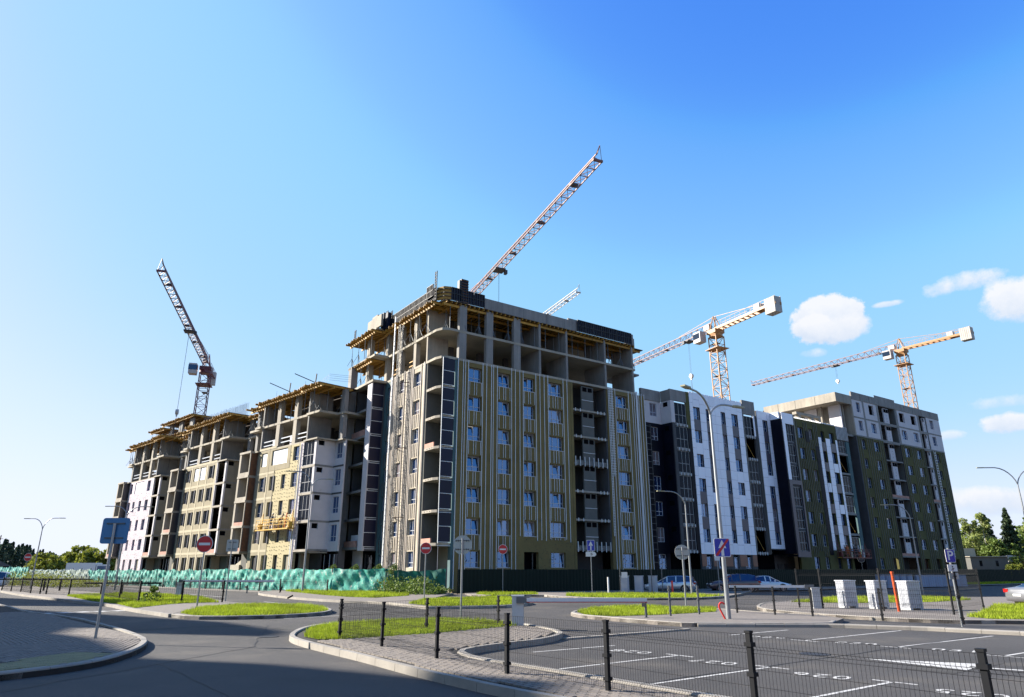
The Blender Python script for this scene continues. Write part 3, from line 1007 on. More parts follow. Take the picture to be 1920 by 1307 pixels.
# ------------------------------------------------------------------ left wing, three sections
def section(i, t0, label, wallm, lit, glazed):
    org = O2 + V2 * t0
    root = empty('apartment_section', org, TH2 - math.pi, label, 'building', 'unfinished left wing sections of the block')
    F = Frame(root, lambda x, y: (x, y), 0.0)
    zt = [3.6 + 3 * k for k in range(5)]
    wins = {0: [(-5.0, -3.7), (-7.25, -6.3), (-10.0, -9.1), (-12.6, -11.2)],
            1: [(-5.2, -3.9), (-7.5, -6.4), (-10.2, -9.1), (-12.8, -11.5)],
            2: [(-5.3, -4.0), (-8.0, -6.9), (-10.8, -9.8), (-13.2, -11.9)]}[i]
    ops = []
    for k in range(5):
        for j, (a, b) in enumerate(wins):
            if k == 4 and j in (1, 2):
                if j == 1: ops.append((wins[2][0], wins[1][1] if i != 0 else wins[1][1], 13.9, 15.7))
                continue
            ops.append((a, b, zt[k] - 1.65 if k else 0.2, zt[k]))
    FL_ = -13.3
    F.wall('facade_wall', wallm, FL_, -2.9, 0, 15.84, 0, 0.3, ops)
    if i == 0:   # left third of the near section is bare khaki plaster
        F.wall('plaster_coat', 'khaki', FL_, -9.0, 0, 13.2, -0.03, -0.002, ops)
        F.wall('plaster_coat', 'khaki', FL_, -5.6, 13.25, 15.84, -0.03, -0.002, ops)
    for k in range(5):
        for j, (a, b) in enumerate(wins):
            if k == 4 and j in (1, 2):
                if j == 1:
                    x0, x1 = wins[2][0], wins[1][1]
                    F.box('plastic_film', 'film', x0 + 0.05, x1 - 0.05, 0.1, 0.12, 13.95, 15.65)
                continue
            if k == 4 and i == 0 and j == 3:
                F.box('plastic_film', 'film', a + 0.05, b - 0.05, 0.1, 0.12, 13.95, 15.6)
                continue
            z0 = zt[k] - 1.65 if k else 0.2
            if k == 0:
                F.box('ground_opening', 'interior' if j % 2 else 'tan_plaster', a, b, 0.22, 0.28, z0, zt[k])
            else:
                window(F, a, z0, b - a, 1.65, 0.19, 'slim', frame='win_frame_grey')
            if i == 1:      # shade of the recessed reveals put on as dark strips
                F.box('reveal_shade', 'win_frame_dark', b - 0.02, b + 0.22, -0.12, -0.002, z0 - 0.05, zt[k] + 0.03)
                F.box('reveal_shade', 'win_frame_dark', a - 0.08, a + 0.05, -0.06, -0.002, z0 - 0.05, zt[k] + 0.03)
            if i == 0 and j in (2, 3):
                F.box('reveal_shade', 'win_frame_dark', b + 0.02, b + 0.3, -0.12, -0.031, z0 - 0.05, zt[k] + 0.03)  # reveal shade put on as a dark strip here too
    # floor bands and pilasters of the plastered wall
    if i == 1:
        for k in range(5):
            F.box('floor_band', 'khaki_light', FL_, -3.0, -0.025, -0.003, 3.95 + 3 * k, 4.25 + 3 * k)
        for x in (-11.1, -8.6, -6.0, -3.3):
            F.box('pilaster_strip', 'khaki_light', x, x + 0.35, -0.032, -0.004, 0, 15.84)
    if i == 0:
        for k in range(5):
            F.box('floor_band', 'khaki_light', FL_, -9.05, -0.045, -0.031, 3.95 + 3 * k, 4.22 + 3 * k)
        F.box('pilaster_strip', 'khaki_light', -10.9, -10.5, -0.05, -0.032, 0, 13.2)
        b = F.mb()      # black disc anchors of the insulation boards
        for z in [0.7 + 0.42 * q for q in range(36)]:
            for x in [-8.85 + 0.55 * q for q in range(12)]:
                xx, zz = x + random.uniform(-0.1, 0.1), z + random.uniform(-0.08, 0.08)
                if zz > 13.1 and xx < -5.5 or zz > 15.6: continue
                if any(o[0] - 0.1 < xx < o[1] + 0.1 and o[2] - 0.1 < zz < o[3] + 0.1 for o in ops): continue
                b.box(xx, xx + 0.11, -0.012, 0.0, zz, zz + 0.06)
                b.box(xx + 0.03, xx + 0.08, -0.09, -0.012, zz + 0.01, zz + 0.05)
        b.build('board_anchors', M['anchor'], root, kind='stuff')
        F.box('wool_reveal', 'wool_lilac', -3.3, -2.95, -0.05, -0.003, 0.2, 15.8)
        for x in (-3.5, -3.15):
            rail(F, x, 0.3, 15.7, -0.06)
    if i == 2:
        for x in [-13.2 + 0.52 * q for q in range(20)]:
            if any(a - 0.05 < x < b + 0.05 for a, b in wins):
                for k in range(4):
                    rail(F, x, zt[k] + 0.05, zt[k + 1] - 1.7, -0.001, 'galv', w=0.05, d=0.02)
            else:
                rail(F, x, 0.3, 13.2 + 2.4 * (random.random() > 0.4), -0.001, 'galv', w=0.05, d=0.02)
        b = F.mb()
        for q in range(420):
            xx, zz = random.uniform(-13.2, -3), random.uniform(0.5, 15.5)
            if any(o[0] < xx < o[1] and o[2] < zz < o[3] for o in ops): continue
            b.box(xx, xx + 0.09, -0.015, 0.0, zz, zz + 0.07)
        b.build('board_anchors', M['anchor'], root, kind='stuff')
    # right-hand bay with open or glazed loggias
    side = {0: 'aerated', 1: 'tan_plaster', 2: 'tan_plaster'}[i]
    dep = 2.4
    b = F.mb()
    b.box(-0.4, 0.0, -0.02, 0.2, 4.1, 16.0)
    b.box(-2.89, -2.7, -0.02, 0.2, 4.1, 16.0)
    b.build('loggia_pier', M['aerated'], root)
    vents = [(0.25, 1.0, 6.25 + 3 * k, 6.8 + 3 * k) for k in range(4)]
    b = F.mb()
    ys = [0.2, 0.25, 1.0, dep]
    for k in range(4):
        za, zb = 4.1 + 3 * k, 7.1 + 3 * k
        v = vents[k]
        b.box(-0.2, 0.0, 0.21, 0.25, za, zb - 0.02)
        b.box(-0.2, 0.0, 1.0, dep, za, zb - 0.02)
        b.box(-0.2, 0.0, 0.25, 1.0, za, v[2])
        b.box(-0.2, 0.0, 0.25, 1.0, v[3], zb - 0.02)
        F.box('vent_opening', 'dark_void', -0.19, -0.16, 0.25, 1.0, v[2], v[3])
    b.build('bay_side_wall', M[side], root)
    F.box('loggia_back_wall', 'grey_plaster' if i else 'interior', -2.9, -0.21, 1.8, 1.95, 0, 15.84)
    for k in range(5):
        z = 4.1 + 3 * k
        F.box('loggia_slab', 'concrete_warm', -2.69, -0.41, -0.03, 1.79, z - 0.25, z)
        F.box('slab_edge', 'concrete_warm', -2.9, 0.02, -0.05, -0.021, z - 0.25, z)
        b = F.mb()
        b.box(0.003, 0.03, -0.05, dep, z - 0.2, z + 0.02)
        b.build('slab_edge', M['concrete'], root)
        if k < 4 and (glazed and k):
            window(F, -2.69, z + 0.02, 2.28, 2.7, 0.05, 'grid', frame='win_frame_grey', glass='glass_dark')
        if k == 0 and i: F.box('brick_parapet', 'brick_pink', -2.69, -0.41, 0.0, 0.12, z + 0.001, z + 0.45)
    F.box('bay_roof', 'concrete_warm', -2.9, 0.02, 0.0, dep, 16.01, 16.1)
    F.box('bay_floor', 'slab_soffit', -2.9, -0.001, 0.21, dep, 3.72, 3.84)
    F.box('shop_wall', 'tan_plaster', -2.9, -2.5, 0.7, dep, 0, 3.7)
    F.box('shop_window', 'glass_dark', -2.4, 2.0, 2.5, 2.56, 0.2, 3.6)
    for x in (-1.6, -0.6, 0.5, 1.4):
        F.box('shop_mullion', 'galv', x, x + 0.05, 2.44, 2.49, 0.2, 3.6)
    # recess to the right of the bay (x > 0)
    rw = {0: 'aerated', 1: 'wool_dark', 2: 'teal_membrane_shade'}[i]
    x1r = 2.0 if i == 0 else 5.2
    wx = 0.3 if i == 0 else 1.0
    opr = [(wx, wx + 1.2, 4.9 + 3 * k, 6.7 + 3 * k) for k in range(4)]
    F.wall('recess_wall', rw, 0.0, x1r, 3.9, 15.84, 2.4, 2.6, opr)
    for k in range(4):
        window(F, wx, 4.9 + 3 * k, 1.2, 1.8, 2.5, 'two')
        b = F.mb()
        b.box(0.05, x1r, 2.36, 2.398, 6.95 + 3 * k, 7.13 + 3 * k)
        b.build('floor_band', M['concrete_dark' if i == 0 else 'concrete'], root)
    # left-hand balcony tower
    bx0, bx1 = -16.9, -14.0
    F.box('balcony_back_wall', 'grey_plaster', bx0, -13.31, 0.9, 1.1, 0, 15.84)
    b = F.mb()
    b.box(bx0, bx0 + 0.45, -0.8, 0.89, 4.0, 15.95)
    b.box(bx1 - 0.15, bx1, -0.8, 0.89, 4.0, 15.95)
    b.build('balcony_cheek', M['concrete_warm'], root)
    F.box('cream_strip', 'khaki_light', -13.99, -13.31, 0.2, 0.4, 0, 15.84)
    for k in range(5):
        z = 4.1 + 3 * k
        F.box('balcony_slab', 'concrete_warm', bx0 + 0.46, bx1 - 0.16, -0.82, 0.88, z - 0.25, z)
        F.box('slab_edge', 'concrete_warm', bx0 - 0.02, bx1 + 0.02, -0.86, -0.825, z - 0.26, z)
        if k < 4:
            F.box('cream_patch', 'khaki_light', bx0 + 0.8, bx1 - 0.9, 0.84, 0.89, z + 1.9, z + 2.6)
            F.box('brick_parapet', 'brick_pink' if k < 2 else 'concrete_warm', bx0 + 0.46, bx1 - 0.16, -0.8, -0.68, z + 0.001, z + 0.4)
            F.box('side_board', 'rust' if i == 0 else 'win_frame_dark', bx1 + 0.003, bx1 + 0.05, -0.7, 0.1, z, z + 2.7)
    # bare storeys above
    W = 17.3
    def slabp(z0, z1):
        b = F.mb()
        b.prism([(-W, 0.3), (-14.6, 0.3), (-14.6, -0.35), (-13.2, -0.35), (-13.2, 0.0), (-2.3, 0.0), (-2.3, -0.3), (0.5, -0.3), (0.6, 2.0),
                 (5.2 if i else 2.0, 2.0), (5.2 if i else 2.0, 13), (-W, 13)], z0, z1)
        b.build('floor_slab', M['slab_soffit'], root)
    slabp(15.85, 16.0)
    slabp(18.85, 19.1)
    for z0, z1 in ((16.0, 18.85), (19.1, 21.75)):
        F.box('concrete_wall', 'concrete', -13.4, -13.15, 0.02, 2.6, z0, z1)
        F.box('concrete_column', 'concrete_warm', -9.75, -8.95, 0.02, 0.55, z0, z1)
        F.box('concrete_column', 'concrete_warm', -5.7, -4.95, 0.02, 0.55, z0, z1)
        F.box('concrete_wall', 'concrete', -2.45, -2.2, 0.02, 3.0, z0, z1)
        F.box('concrete_column', 'concrete', -16.9, -16.3, 1.0, 1.5, z0, z1)
        F.box('concrete_column', 'concrete', 1.0, 1.7, 2.1, 2.6, z0, z1)
        if i: F.box('concrete_column', 'concrete', 4.0, 4.6, 2.1, 2.6, z0, z1)
        for x in (-15, -11, -7, -3.5, 0.5):
            F.box('concrete_column', 'concrete_dark', x, x + 0.5, 5.6, 6.1, z0, z1)
        F.box('core_wall', 'concrete_dark', -12.0, -7.5, 7.2, 7.4, z0, z1)
        F.box('core_wall', 'concrete_dark', -5.5, -1.0, 7.8, 8.0, z0, z1)
        F.box('rear_wall', 'concrete_dark', -16.9, -13, 12.6, 12.8, z0, z1)
        for x in (-9, -4, 0):
            F.box('concrete_column', 'concrete_dark', x, x + 0.8, 12.4, 12.8, z0, z1)
    for xa, xb in ((-13.1, -9.8), (-8.9, -5.75), (-4.9, -2.5)):
        for z in (16.5, 17.0):
            F.box('guard_board', 'win_frame', xa, xb, 0.2, 0.24, z, z + 0.12)
        F.box('block_pallet', 'aerated', xa + 1.3, xa + 2.3, 0.8, 1.8, 16.001, 17.2)
    dz = 21.95
    deck(F, -13.6, -2.5, -0.9, 4.6, dz, 2.85, jag=0.5)
    deck(F, -2.4, 1.5, -1.3, 4.0, dz, 2.85, jag=0.5)
    deck(F, -17.4, -13.7, 0.0, 4.0, dz, 2.85, jag=0.6)
    if i:
        deck(F, 1.6, 5.2, 1.2, 5.0, dz - 0.3, 2.55, jag=0.4)
    F.box('deck_sheet', 'ply_dark', -17.4, 1.8, 4.7, 13, dz, dz + 0.05)
    # reinforcement standing on the deck
    b = F.mb()
    for x in [-12.5 + 0.32 * q for q in range(44 if i < 2 else 20)]:
        if i == 1 or x < -3:
            for y in (1.2, 1.45):
                b.bar((x, y, dz), (x + random.uniform(-.05, .05), y, dz + (1.7 if i == 1 else 1.1) + random.uniform(0, 0.25)), 0.035, n=3)
    if i != 1:
        for z in (0.35, 0.6, 0.85, 1.05):
            b.bar((-13.0, 1.2, dz + z), (-2.5, 1.2, dz + z), 0.03, n=3)
            b.bar((-2.5, 1.2, dz + z + 0.2), (1.2, 0.2, dz + z + 0.2), 0.03, n=3)
            b.bar((1.2, 0.2, dz + z + 0.2), (2.2, 2.5, dz + z + 0.2), 0.03, n=3)
    b.build('rebar_cage', M['grey_steel'], root)
    if i == 0:
        for x in (-3.2, -9.3):
            b = F.mb()
            b.bar((x - 0.2, 1.0, dz), (x + 0.1, 1.0, dz + 2.3), 0.1)
            b.bar((x + 1.6, 1.8, dz + 0.4), (x - 1.8, -0.8, dz + 2.3), 0.09)
            b.build('suspension_arm', M['black_steel'], root)
    # flank and rear walls
    F.box('rear_wall', 'concrete', -W, 1.9, 12.7, 13.0, 0, 15.84)
    F.box('party_wall', 'concrete_dark', -W, -W + 0.3, 1.1, 12.69, 0, 15.84)
    return root


section(0, 0.0, 'near left wing section with yellow insulation dotted by black anchors, behind the hanging work cradle', 'wool_yellow', 1, True)
section(1, 22.4, 'middle left wing section of khaki plaster with pale floor bands and dark reveal shade strips', 'khaki', 1, False)
section(2, 45.2, 'farthest left wing section, lilac insulation under vertical metal rails, behind the blue sign board', 'wool_lilac', 1, False)


def build_penthouse():
    org = O2 + V2 * 66.5 + U2 * 5.0
    root = empty('raised_block', org, TH2 - math.pi, 'raised concrete storeys with yellow slab formwork below the leftmost crane', 'building')
    F = Frame(root, lambda x, y: (x, y), 0.0)
    for x in (0.6, 4.5, 9.0, 13.5):
        F.box('concrete_wall', 'concrete', x, x + 1.5, 1.0, 1.3, 22.3, 27.0)
    F.box('core_wall', 'concrete_dark', 1.0, 15, 6.0, 6.3, 0, 27.0)
    F.box('floor_slab', 'slab_soffit', 0, 16, 0.8, 8, 22.05, 22.3)
    F.box('lower_block', 'concrete_dark', 0.1, 16, 1.5, 8.5, 0, 22.0)
    deck(F, 0.0, 6.0, -0.8, 4, 26.2, 3.6, jag=0.5)
    deck(F, 2.5, 16.0, 0.2, 5, 27.4, 4.0, jag=0.4)
    deck(F, 4.0, 16.0, -1.4, 3, 23.9, 1.4, jag=0.5, props=False)


build_penthouse()
# ------------------------------------------------------------------ right wing
def frame_at(name, s0, label):
    root = empty(name, CORNER + U * s0, TH, label, 'building')
    return root, Frame(root, lambda x, y: (x - s0, y), 0.0)


def glazed(F, x0, x1, z, h, y, bare=False):
    if bare:
        b = F.mb()
        b.bar((x0 + 0.2, y + 0.3, z + h - 0.2), (x1 - 0.2, y + 0.3, z + 0.2), 0.06)
        b.build('brace', M['timber_yellow'], F.root)
    else:
        window(F, x0, z, x1 - x0, h, y, 'grid', frame='win_frame_grey', glass='glass_dark')


def build_white():
    root, F = frame_at('apartment_block', 28.4,
                       'white panelled eight storey block with mauve window strips, right of the olive corner tower')
    Y = -1.0
    # body of the wing
    F.box('body_wall', 'dark_void', 32.2, 52.0, 0.9, 1.1, 0, 21.9)
    F.box('roof_slab', 'concrete', 28.4, 57, 1.11, 14, 21.6, 21.9)
    F.box('rear_wall', 'concrete', 28.5, 57, 13.7, 13.99, 0, 21.59)
    # recess beside the tower
    ops = [(29.9, 31.1, 1.9 + 3 * k + 0.2, 3.75 + 3 * k) for k in range(7)]
    F.wall('recess_wall', 'black_panel', 28.4, 31.8, 0, 19.2, 0.7, 0.9, ops[:6])
    F.wall('recess_wall', 'aerated', 28.4, 31.8, 19.21, 22.0, 0.7, 0.9, ops[6:])
    F.box('parapet', 'concrete', 28.4, 31.8, 0.6, 0.9, 22.01, 23.4)
    for k in range(7):
        window(F, 29.9, 2.1 + 3 * k, 1.2, 1.65, 0.8, 'two')
    b = F.mb()
    for x in (28.75, 29.55):
        b.box(x, x + 0.05, 0.5, 0.55, 2.6, 18.9)
    for q in range(23):
        b.box(28.75, 29.6, 0.45, 0.499, 2.8 + q * 0.72, 2.85 + q * 0.72)
    b.build('lattice_rail', M['galv_dark'], root)
    # bay: side wall facing left, glazed front
    b = F.mb()
    b.box(31.8, 31.95, Y, 0.69, 19.21, 22.0)
    b.build('bay_side_wall', M['aerated'], root)
    b = F.mb()
    b.box(31.8, 31.95, Y, 0.69, 3.9, 19.2)
    b.build('bay_side_wall', M['black_panel'], root)
    for k in range(7):
        F.box('vent_opening', 'dark_void', 31.78, 31.799, -0.5, 0.2, 3.3 + 3 * k, 3.85 + 3 * k)
    b = F.mb()
    b.box(31.8, 34.7, Y, Y + 0.25, 22.05, 23.45)
    b.box(31.8, 32.05, Y + 0.26, 0.59, 22.05, 23.4)
    b.build('parapet', M['concrete'], root)
    F.box('bay_pier', 'aerated', 31.96, 32.45, Y, Y + 0.2, 19.25, 22.0)
    F.box('bay_pier', 'concrete_dark', 31.96, 32.45, Y, Y + 0.2, 3.9, 19.2)
    for k in range(1, 7):
        z = 1.1 + 3 * k
        glazed(F, 32.5, 34.6, z + 0.1, 2.65, Y + 0.1)
        F.box('slab_edge', 'concrete', 32.46, 34.69, Y - 0.04, Y + 0.8, z - 0.2, z + 0.06)
        for x in (32.7, 33.3, 33.9, 34.5):
            F.box('bracket', 'galv', x, x + 0.07, Y - 0.09, Y - 0.041, z - 0.25, z + 0.08)
    F.box('wool_strip', 'wool_dark', 34.7, 35.28, Y + 0.05, Y + 0.3, 18.8, 23.5)
    F.box('wool_strip', 'black_panel', 34.7, 35.28, Y + 0.05, Y + 0.3, 3.9, 18.79)
    # white facade of separate panels
    wcols = [(35.95, 37.2), (38.35, 39.15), (41.3, 42.2), (43.45, 44.75)]
    edges = [35.32, 35.95, 37.2, 38.35, 39.15, 40.2, 41.3, 42.2, 43.45, 44.75, 45.8]
    wz = [(2.15 + 3 * k, 3.72 + 3 * k) for k in range(7)]
    mauve_gap = {0: {0, 1, 2, 3, 5} - {3}, 1: {0, 1, 3, 4, 5}, 2: {0, 1, 2, 3, 4, 5}, 3: {0, 1, 2, 4, 5} - {2}}
    wall_ops = [(a, b, z0, z1) for a, b in wcols for z0, z1 in wz]
    F.wall('backing_wall', 'concrete_dark', 35.3, 45.82, 0, 23.55, Y + 0.06, Y + 0.3, wall_ops)
    for a, b in zip(edges, edges[1:]):
        ci = next((i for i, w in enumerate(wcols) if abs(w[0] - a) < .01), None)
        if ci is None:
            z = 3.8
            zs = [3.8]
            while zs[-1] < 23.4: zs.append(min(zs[-1] + 1.15, 23.62))
            if 23.62 - zs[-2] < 0.5: zs.pop(-2)
            for za, zb in zip(zs, zs[1:]):
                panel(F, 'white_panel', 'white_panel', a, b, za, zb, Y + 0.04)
        else:
            for k in range(7):
                if k:
                    window(F, a, wz[k][0], b - a, 1.57, Y + 0.25, 'slim', frame='win_frame')
                    zt = wz[k + 1][0] if k < 6 else 23.62
                    m = 'mauve_panel' if (k < 6 and k in mauve_gap[ci]) else 'white_panel'
                    if k == 6:
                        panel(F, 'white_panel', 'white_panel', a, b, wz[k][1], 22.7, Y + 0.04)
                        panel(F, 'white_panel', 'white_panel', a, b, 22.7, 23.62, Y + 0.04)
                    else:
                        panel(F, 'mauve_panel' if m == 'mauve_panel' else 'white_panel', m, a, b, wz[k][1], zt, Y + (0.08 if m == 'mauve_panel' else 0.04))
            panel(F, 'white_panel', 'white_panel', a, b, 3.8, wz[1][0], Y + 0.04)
    for a, b in ((35.32, 36.2), (37.4, 38.2), (39.0, 41.0), (42.4, 43.8), (44.9, 45.8)):
        panel(F, 'brown_panel', 'brown_panel', a, b, 2.4, 3.79, Y + 0.04)
    for a, b in wcols:
        window(F, a + 0.2, 0.9, 1.0, 2.6, Y - 0.0 + 0.2, 'slim')
    # glazed loggia stack
    F.box('loggia_frame', 'concrete', 45.95, 48.6, Y, Y + 0.3, 22.1, 24.0)
    F.box('loggia_pier', 'galv_dark', 45.85, 46.05, Y - 0.02, Y + 0.3, 3.9, 22.09)
    F.box('loggia_pier', 'concrete_dark', 48.2, 48.85, Y + 0.02, Y + 0.3, 3.9, 22.09)
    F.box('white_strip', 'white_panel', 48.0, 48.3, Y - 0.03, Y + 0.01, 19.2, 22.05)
    for k in range(1, 7):
        z = 1.1 + 3 * k
        glazed(F, 46.1, 48.15, z + 0.1, 2.65, Y + 0.12, bare=k in (1, 5))
        F.box('slab_edge', 'concrete', 46.06, 48.19, Y - 0.03, Y + 0.8, z - 0.2, z + 0.06)
        for x in (46.4, 46.9, 47.4, 47.9):
            F.box('bracket', 'galv', x, x + 0.07, Y - 0.08, Y - 0.031, z - 0.3, z + 0.1)
    for x in (48.4, 48.65, 48.8):
        rail(F, x, 4.0, 19.0, Y - 0.01, 'galv_dark')
    # second white strip with one window column
    e2 = [48.95, 50.15, 51.25, 51.95]
    F.wall('backing_wall', 'concrete_dark', 48.9, 51.98, 4.5, 22.9, Y + 0.06, Y + 0.3, [(50.15, 51.25, z0, z1) for z0, z1 in wz[1:]])
    zs = [4.62 + 1.15 * q for q in range(16)] + [22.95]
    for a, b in ((e2[0], e2[1]), (e2[2], e2[3])):
        for za, zb in zip(zs, zs[1:]):
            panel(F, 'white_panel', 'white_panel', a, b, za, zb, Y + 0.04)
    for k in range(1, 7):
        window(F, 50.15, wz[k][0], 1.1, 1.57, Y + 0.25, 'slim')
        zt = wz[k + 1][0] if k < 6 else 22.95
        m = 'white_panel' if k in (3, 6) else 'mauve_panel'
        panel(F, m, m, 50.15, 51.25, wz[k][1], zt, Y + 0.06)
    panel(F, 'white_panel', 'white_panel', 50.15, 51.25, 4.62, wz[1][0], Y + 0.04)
    F.box('ground_wall', 'concrete_dark', 45.9, 57, 1.2, 1.4, 0, 4.4)
    for x in (47, 49.2, 50.3, 53.0, 54.5):
        F.box('ground_door', 'win_frame_dark', x, x + 0.8, 1.1, 1.19, 0, 2.8)
    F.box('rooftop_upstand', 'white_panel', 52.0, 55.5, 0.4, 0.7, 21.9, 23.2)


build_white()


def build_olive():
    root, F = frame_at('apartment_block', 52.0,
                       'olive and white clad block with a dark projecting bay, right of the white block')
    Y = -1.0
    YB = -2.6
    # bay: dark flank facing left, white then mauve frame in front
    b = F.mb()
    b.box(52.0, 52.2, YB, 1.0, 4.0, 21.9)
    b.build('bay_flank', M['black_panel'], root)
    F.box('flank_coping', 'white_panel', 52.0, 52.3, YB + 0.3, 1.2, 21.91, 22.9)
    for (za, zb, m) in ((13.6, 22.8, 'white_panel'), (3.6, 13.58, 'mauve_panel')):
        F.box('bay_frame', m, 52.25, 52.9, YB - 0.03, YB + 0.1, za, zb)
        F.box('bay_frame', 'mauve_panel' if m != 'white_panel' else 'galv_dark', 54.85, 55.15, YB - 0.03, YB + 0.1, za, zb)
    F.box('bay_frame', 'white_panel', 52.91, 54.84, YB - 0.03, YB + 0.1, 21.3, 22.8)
    F.box('bay_frame', 'mauve_panel', 52.91, 54.84, YB - 0.03, YB + 0.1, 13.0, 13.58)
    F.box('bay_frame', 'mauve_panel', 52.91, 54.84, YB - 0.03, YB + 0.1, 3.6, 4.3)
    F.box('bay_floor', 'black_panel', 52.2, 55.1, YB + 0.11, Y, 3.7, 3.9)
    for k in range(6):
        z = 4.35 + 2.9 * k
        glazed(F, 52.95, 54.8, z, 2.55, YB + 0.15)
        if k: F.box('slab_edge', 'concrete_dark', 52.91, 54.84, YB + 0.11, YB + 0.5, z - 0.3, z - 0.02)
    F.box('bay_side', 'galv_dark', 55.0, 55.15, YB + 0.11, Y - 0.01, 3.8, 22.7)
    # wool facade
    cols = [(58.35, 59.6, 'win_frame'), (61.0, 62.0, 'win_frame'), (64.05, 65.0, 'win_frame_dark'), (66.35, 67.6, 'win_frame_dark')]
    ops = [(a, b, 2.15 + 3 * k, 3.75 + 3 * k) for a, b, _ in cols for k in range(7)]
    F.wall('insulated_wall', 'wool_dark', 55.2, 68.2, 0, 22.95, Y, Y + 0.3, ops)
    for a, b, fm in cols:
        for k in range(7):
            window(F, a, 2.15 + 3 * k, b - a, 1.6, Y + 0.22, 'slim', frame=fm, glass='glass')
    x = 57.6
    while x < 63.2:
        if not any(a - 0.1 < x < b + 0.1 for a, b, _ in cols): rail(F, x, 4.5, 22.6, Y - 0.01, 'galv_dark', w=0.06)
        else:
            for k in range(1, 7): rail(F, x, 3.85 + 3 * k - 3, 2.05 + 3 * k, Y - 0.01, 'galv_dark', w=0.06)
        x += 0.42
    b = F.mb()
    for q in range(24):
        b.box(57.8 + q * 0.44, 57.9 + q * 0.44, Y - 0.1, Y + 0.4, 22.96, 23.12)
    b.build('coping_bracket', M['galv'], root)
    F.box('dark_strip', 'black_panel', 62.25, 63.1, Y - 0.1, Y - 0.01, 4.0, 19.3)
    F.box('black_board', 'black_panel', 60.0, 60.9, Y - 0.08, Y - 0.01, 19.7, 21.3)
    for a, b in ((63.2, 63.95), (65.1, 66.25), (67.7, 68.2)):
        z = 4.65
        while z < 20.6:
            zb = min(z + 1.15, 20.9 if a > 64 else 21.1)
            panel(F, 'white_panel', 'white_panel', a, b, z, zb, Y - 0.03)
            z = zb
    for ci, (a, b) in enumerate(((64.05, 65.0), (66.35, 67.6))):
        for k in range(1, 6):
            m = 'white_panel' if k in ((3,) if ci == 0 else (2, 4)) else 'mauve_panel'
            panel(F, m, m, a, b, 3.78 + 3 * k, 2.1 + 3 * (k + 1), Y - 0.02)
    # loggia stack and dark recess
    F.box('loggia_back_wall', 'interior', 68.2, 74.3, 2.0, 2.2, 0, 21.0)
    F.box('loggia_pier', 'teal_membrane_shade', 70.7, 71.6, Y + 0.02, Y + 0.3, 3.8, 20.8)
    F.box('upper_wall', 'galv_dark', 68.25, 71.6, Y + 0.02, Y + 0.3, 20.9, 23.0)
    for q in range(9): rail(F, 68.5 + q * 0.36, 21.0, 23.1, Y + 0.01, 'galv')
    for k in range(6):
        z = 4.2 + 2.95 * k
        glazed(F, 68.4, 70.6, z, 2.4, Y + 0.15, bare=k in (1, 4))
        F.box('slab_edge', 'concrete', 68.25, 70.69, Y - 0.02, Y + 0.6, z - 0.35, z - 0.05)
    b = F.mb()
    b.box(71.6, 71.75, Y + 0.1, 2.0, 0, 21.0)
    b.build('recess_side_wall', M['black_panel'], root)
    F.box('recess_wall', 'black_panel', 71.76, 74.2, 1.7, 1.9, 0, 21.5)
    F.box('ground_wall', 'dark_void', 55.2, 68.2, Y + 0.31, Y + 0.5, 0, 4.0)
    F.box('roof_slab', 'concrete', 55.2, 74.2, -0.6, 13, 22.0, 22.3)
    # roof-top frame seen behind the cladding edge
    F.box('roof_beam', 'concrete_warm', 62.5, 69.0, 1.5, 2.2, 24.6, 25.0)
    for x in (63.0, 66.4, 68.4): F.box('roof_column', 'concrete_warm', x, x + 0.6, 1.5, 2.1, 22.3, 24.6)
    F.box('roof_timber', 'timber_yellow', 66.5, 70.0, 0.2, 0.4, 23.2, 23.5)


build_olive()


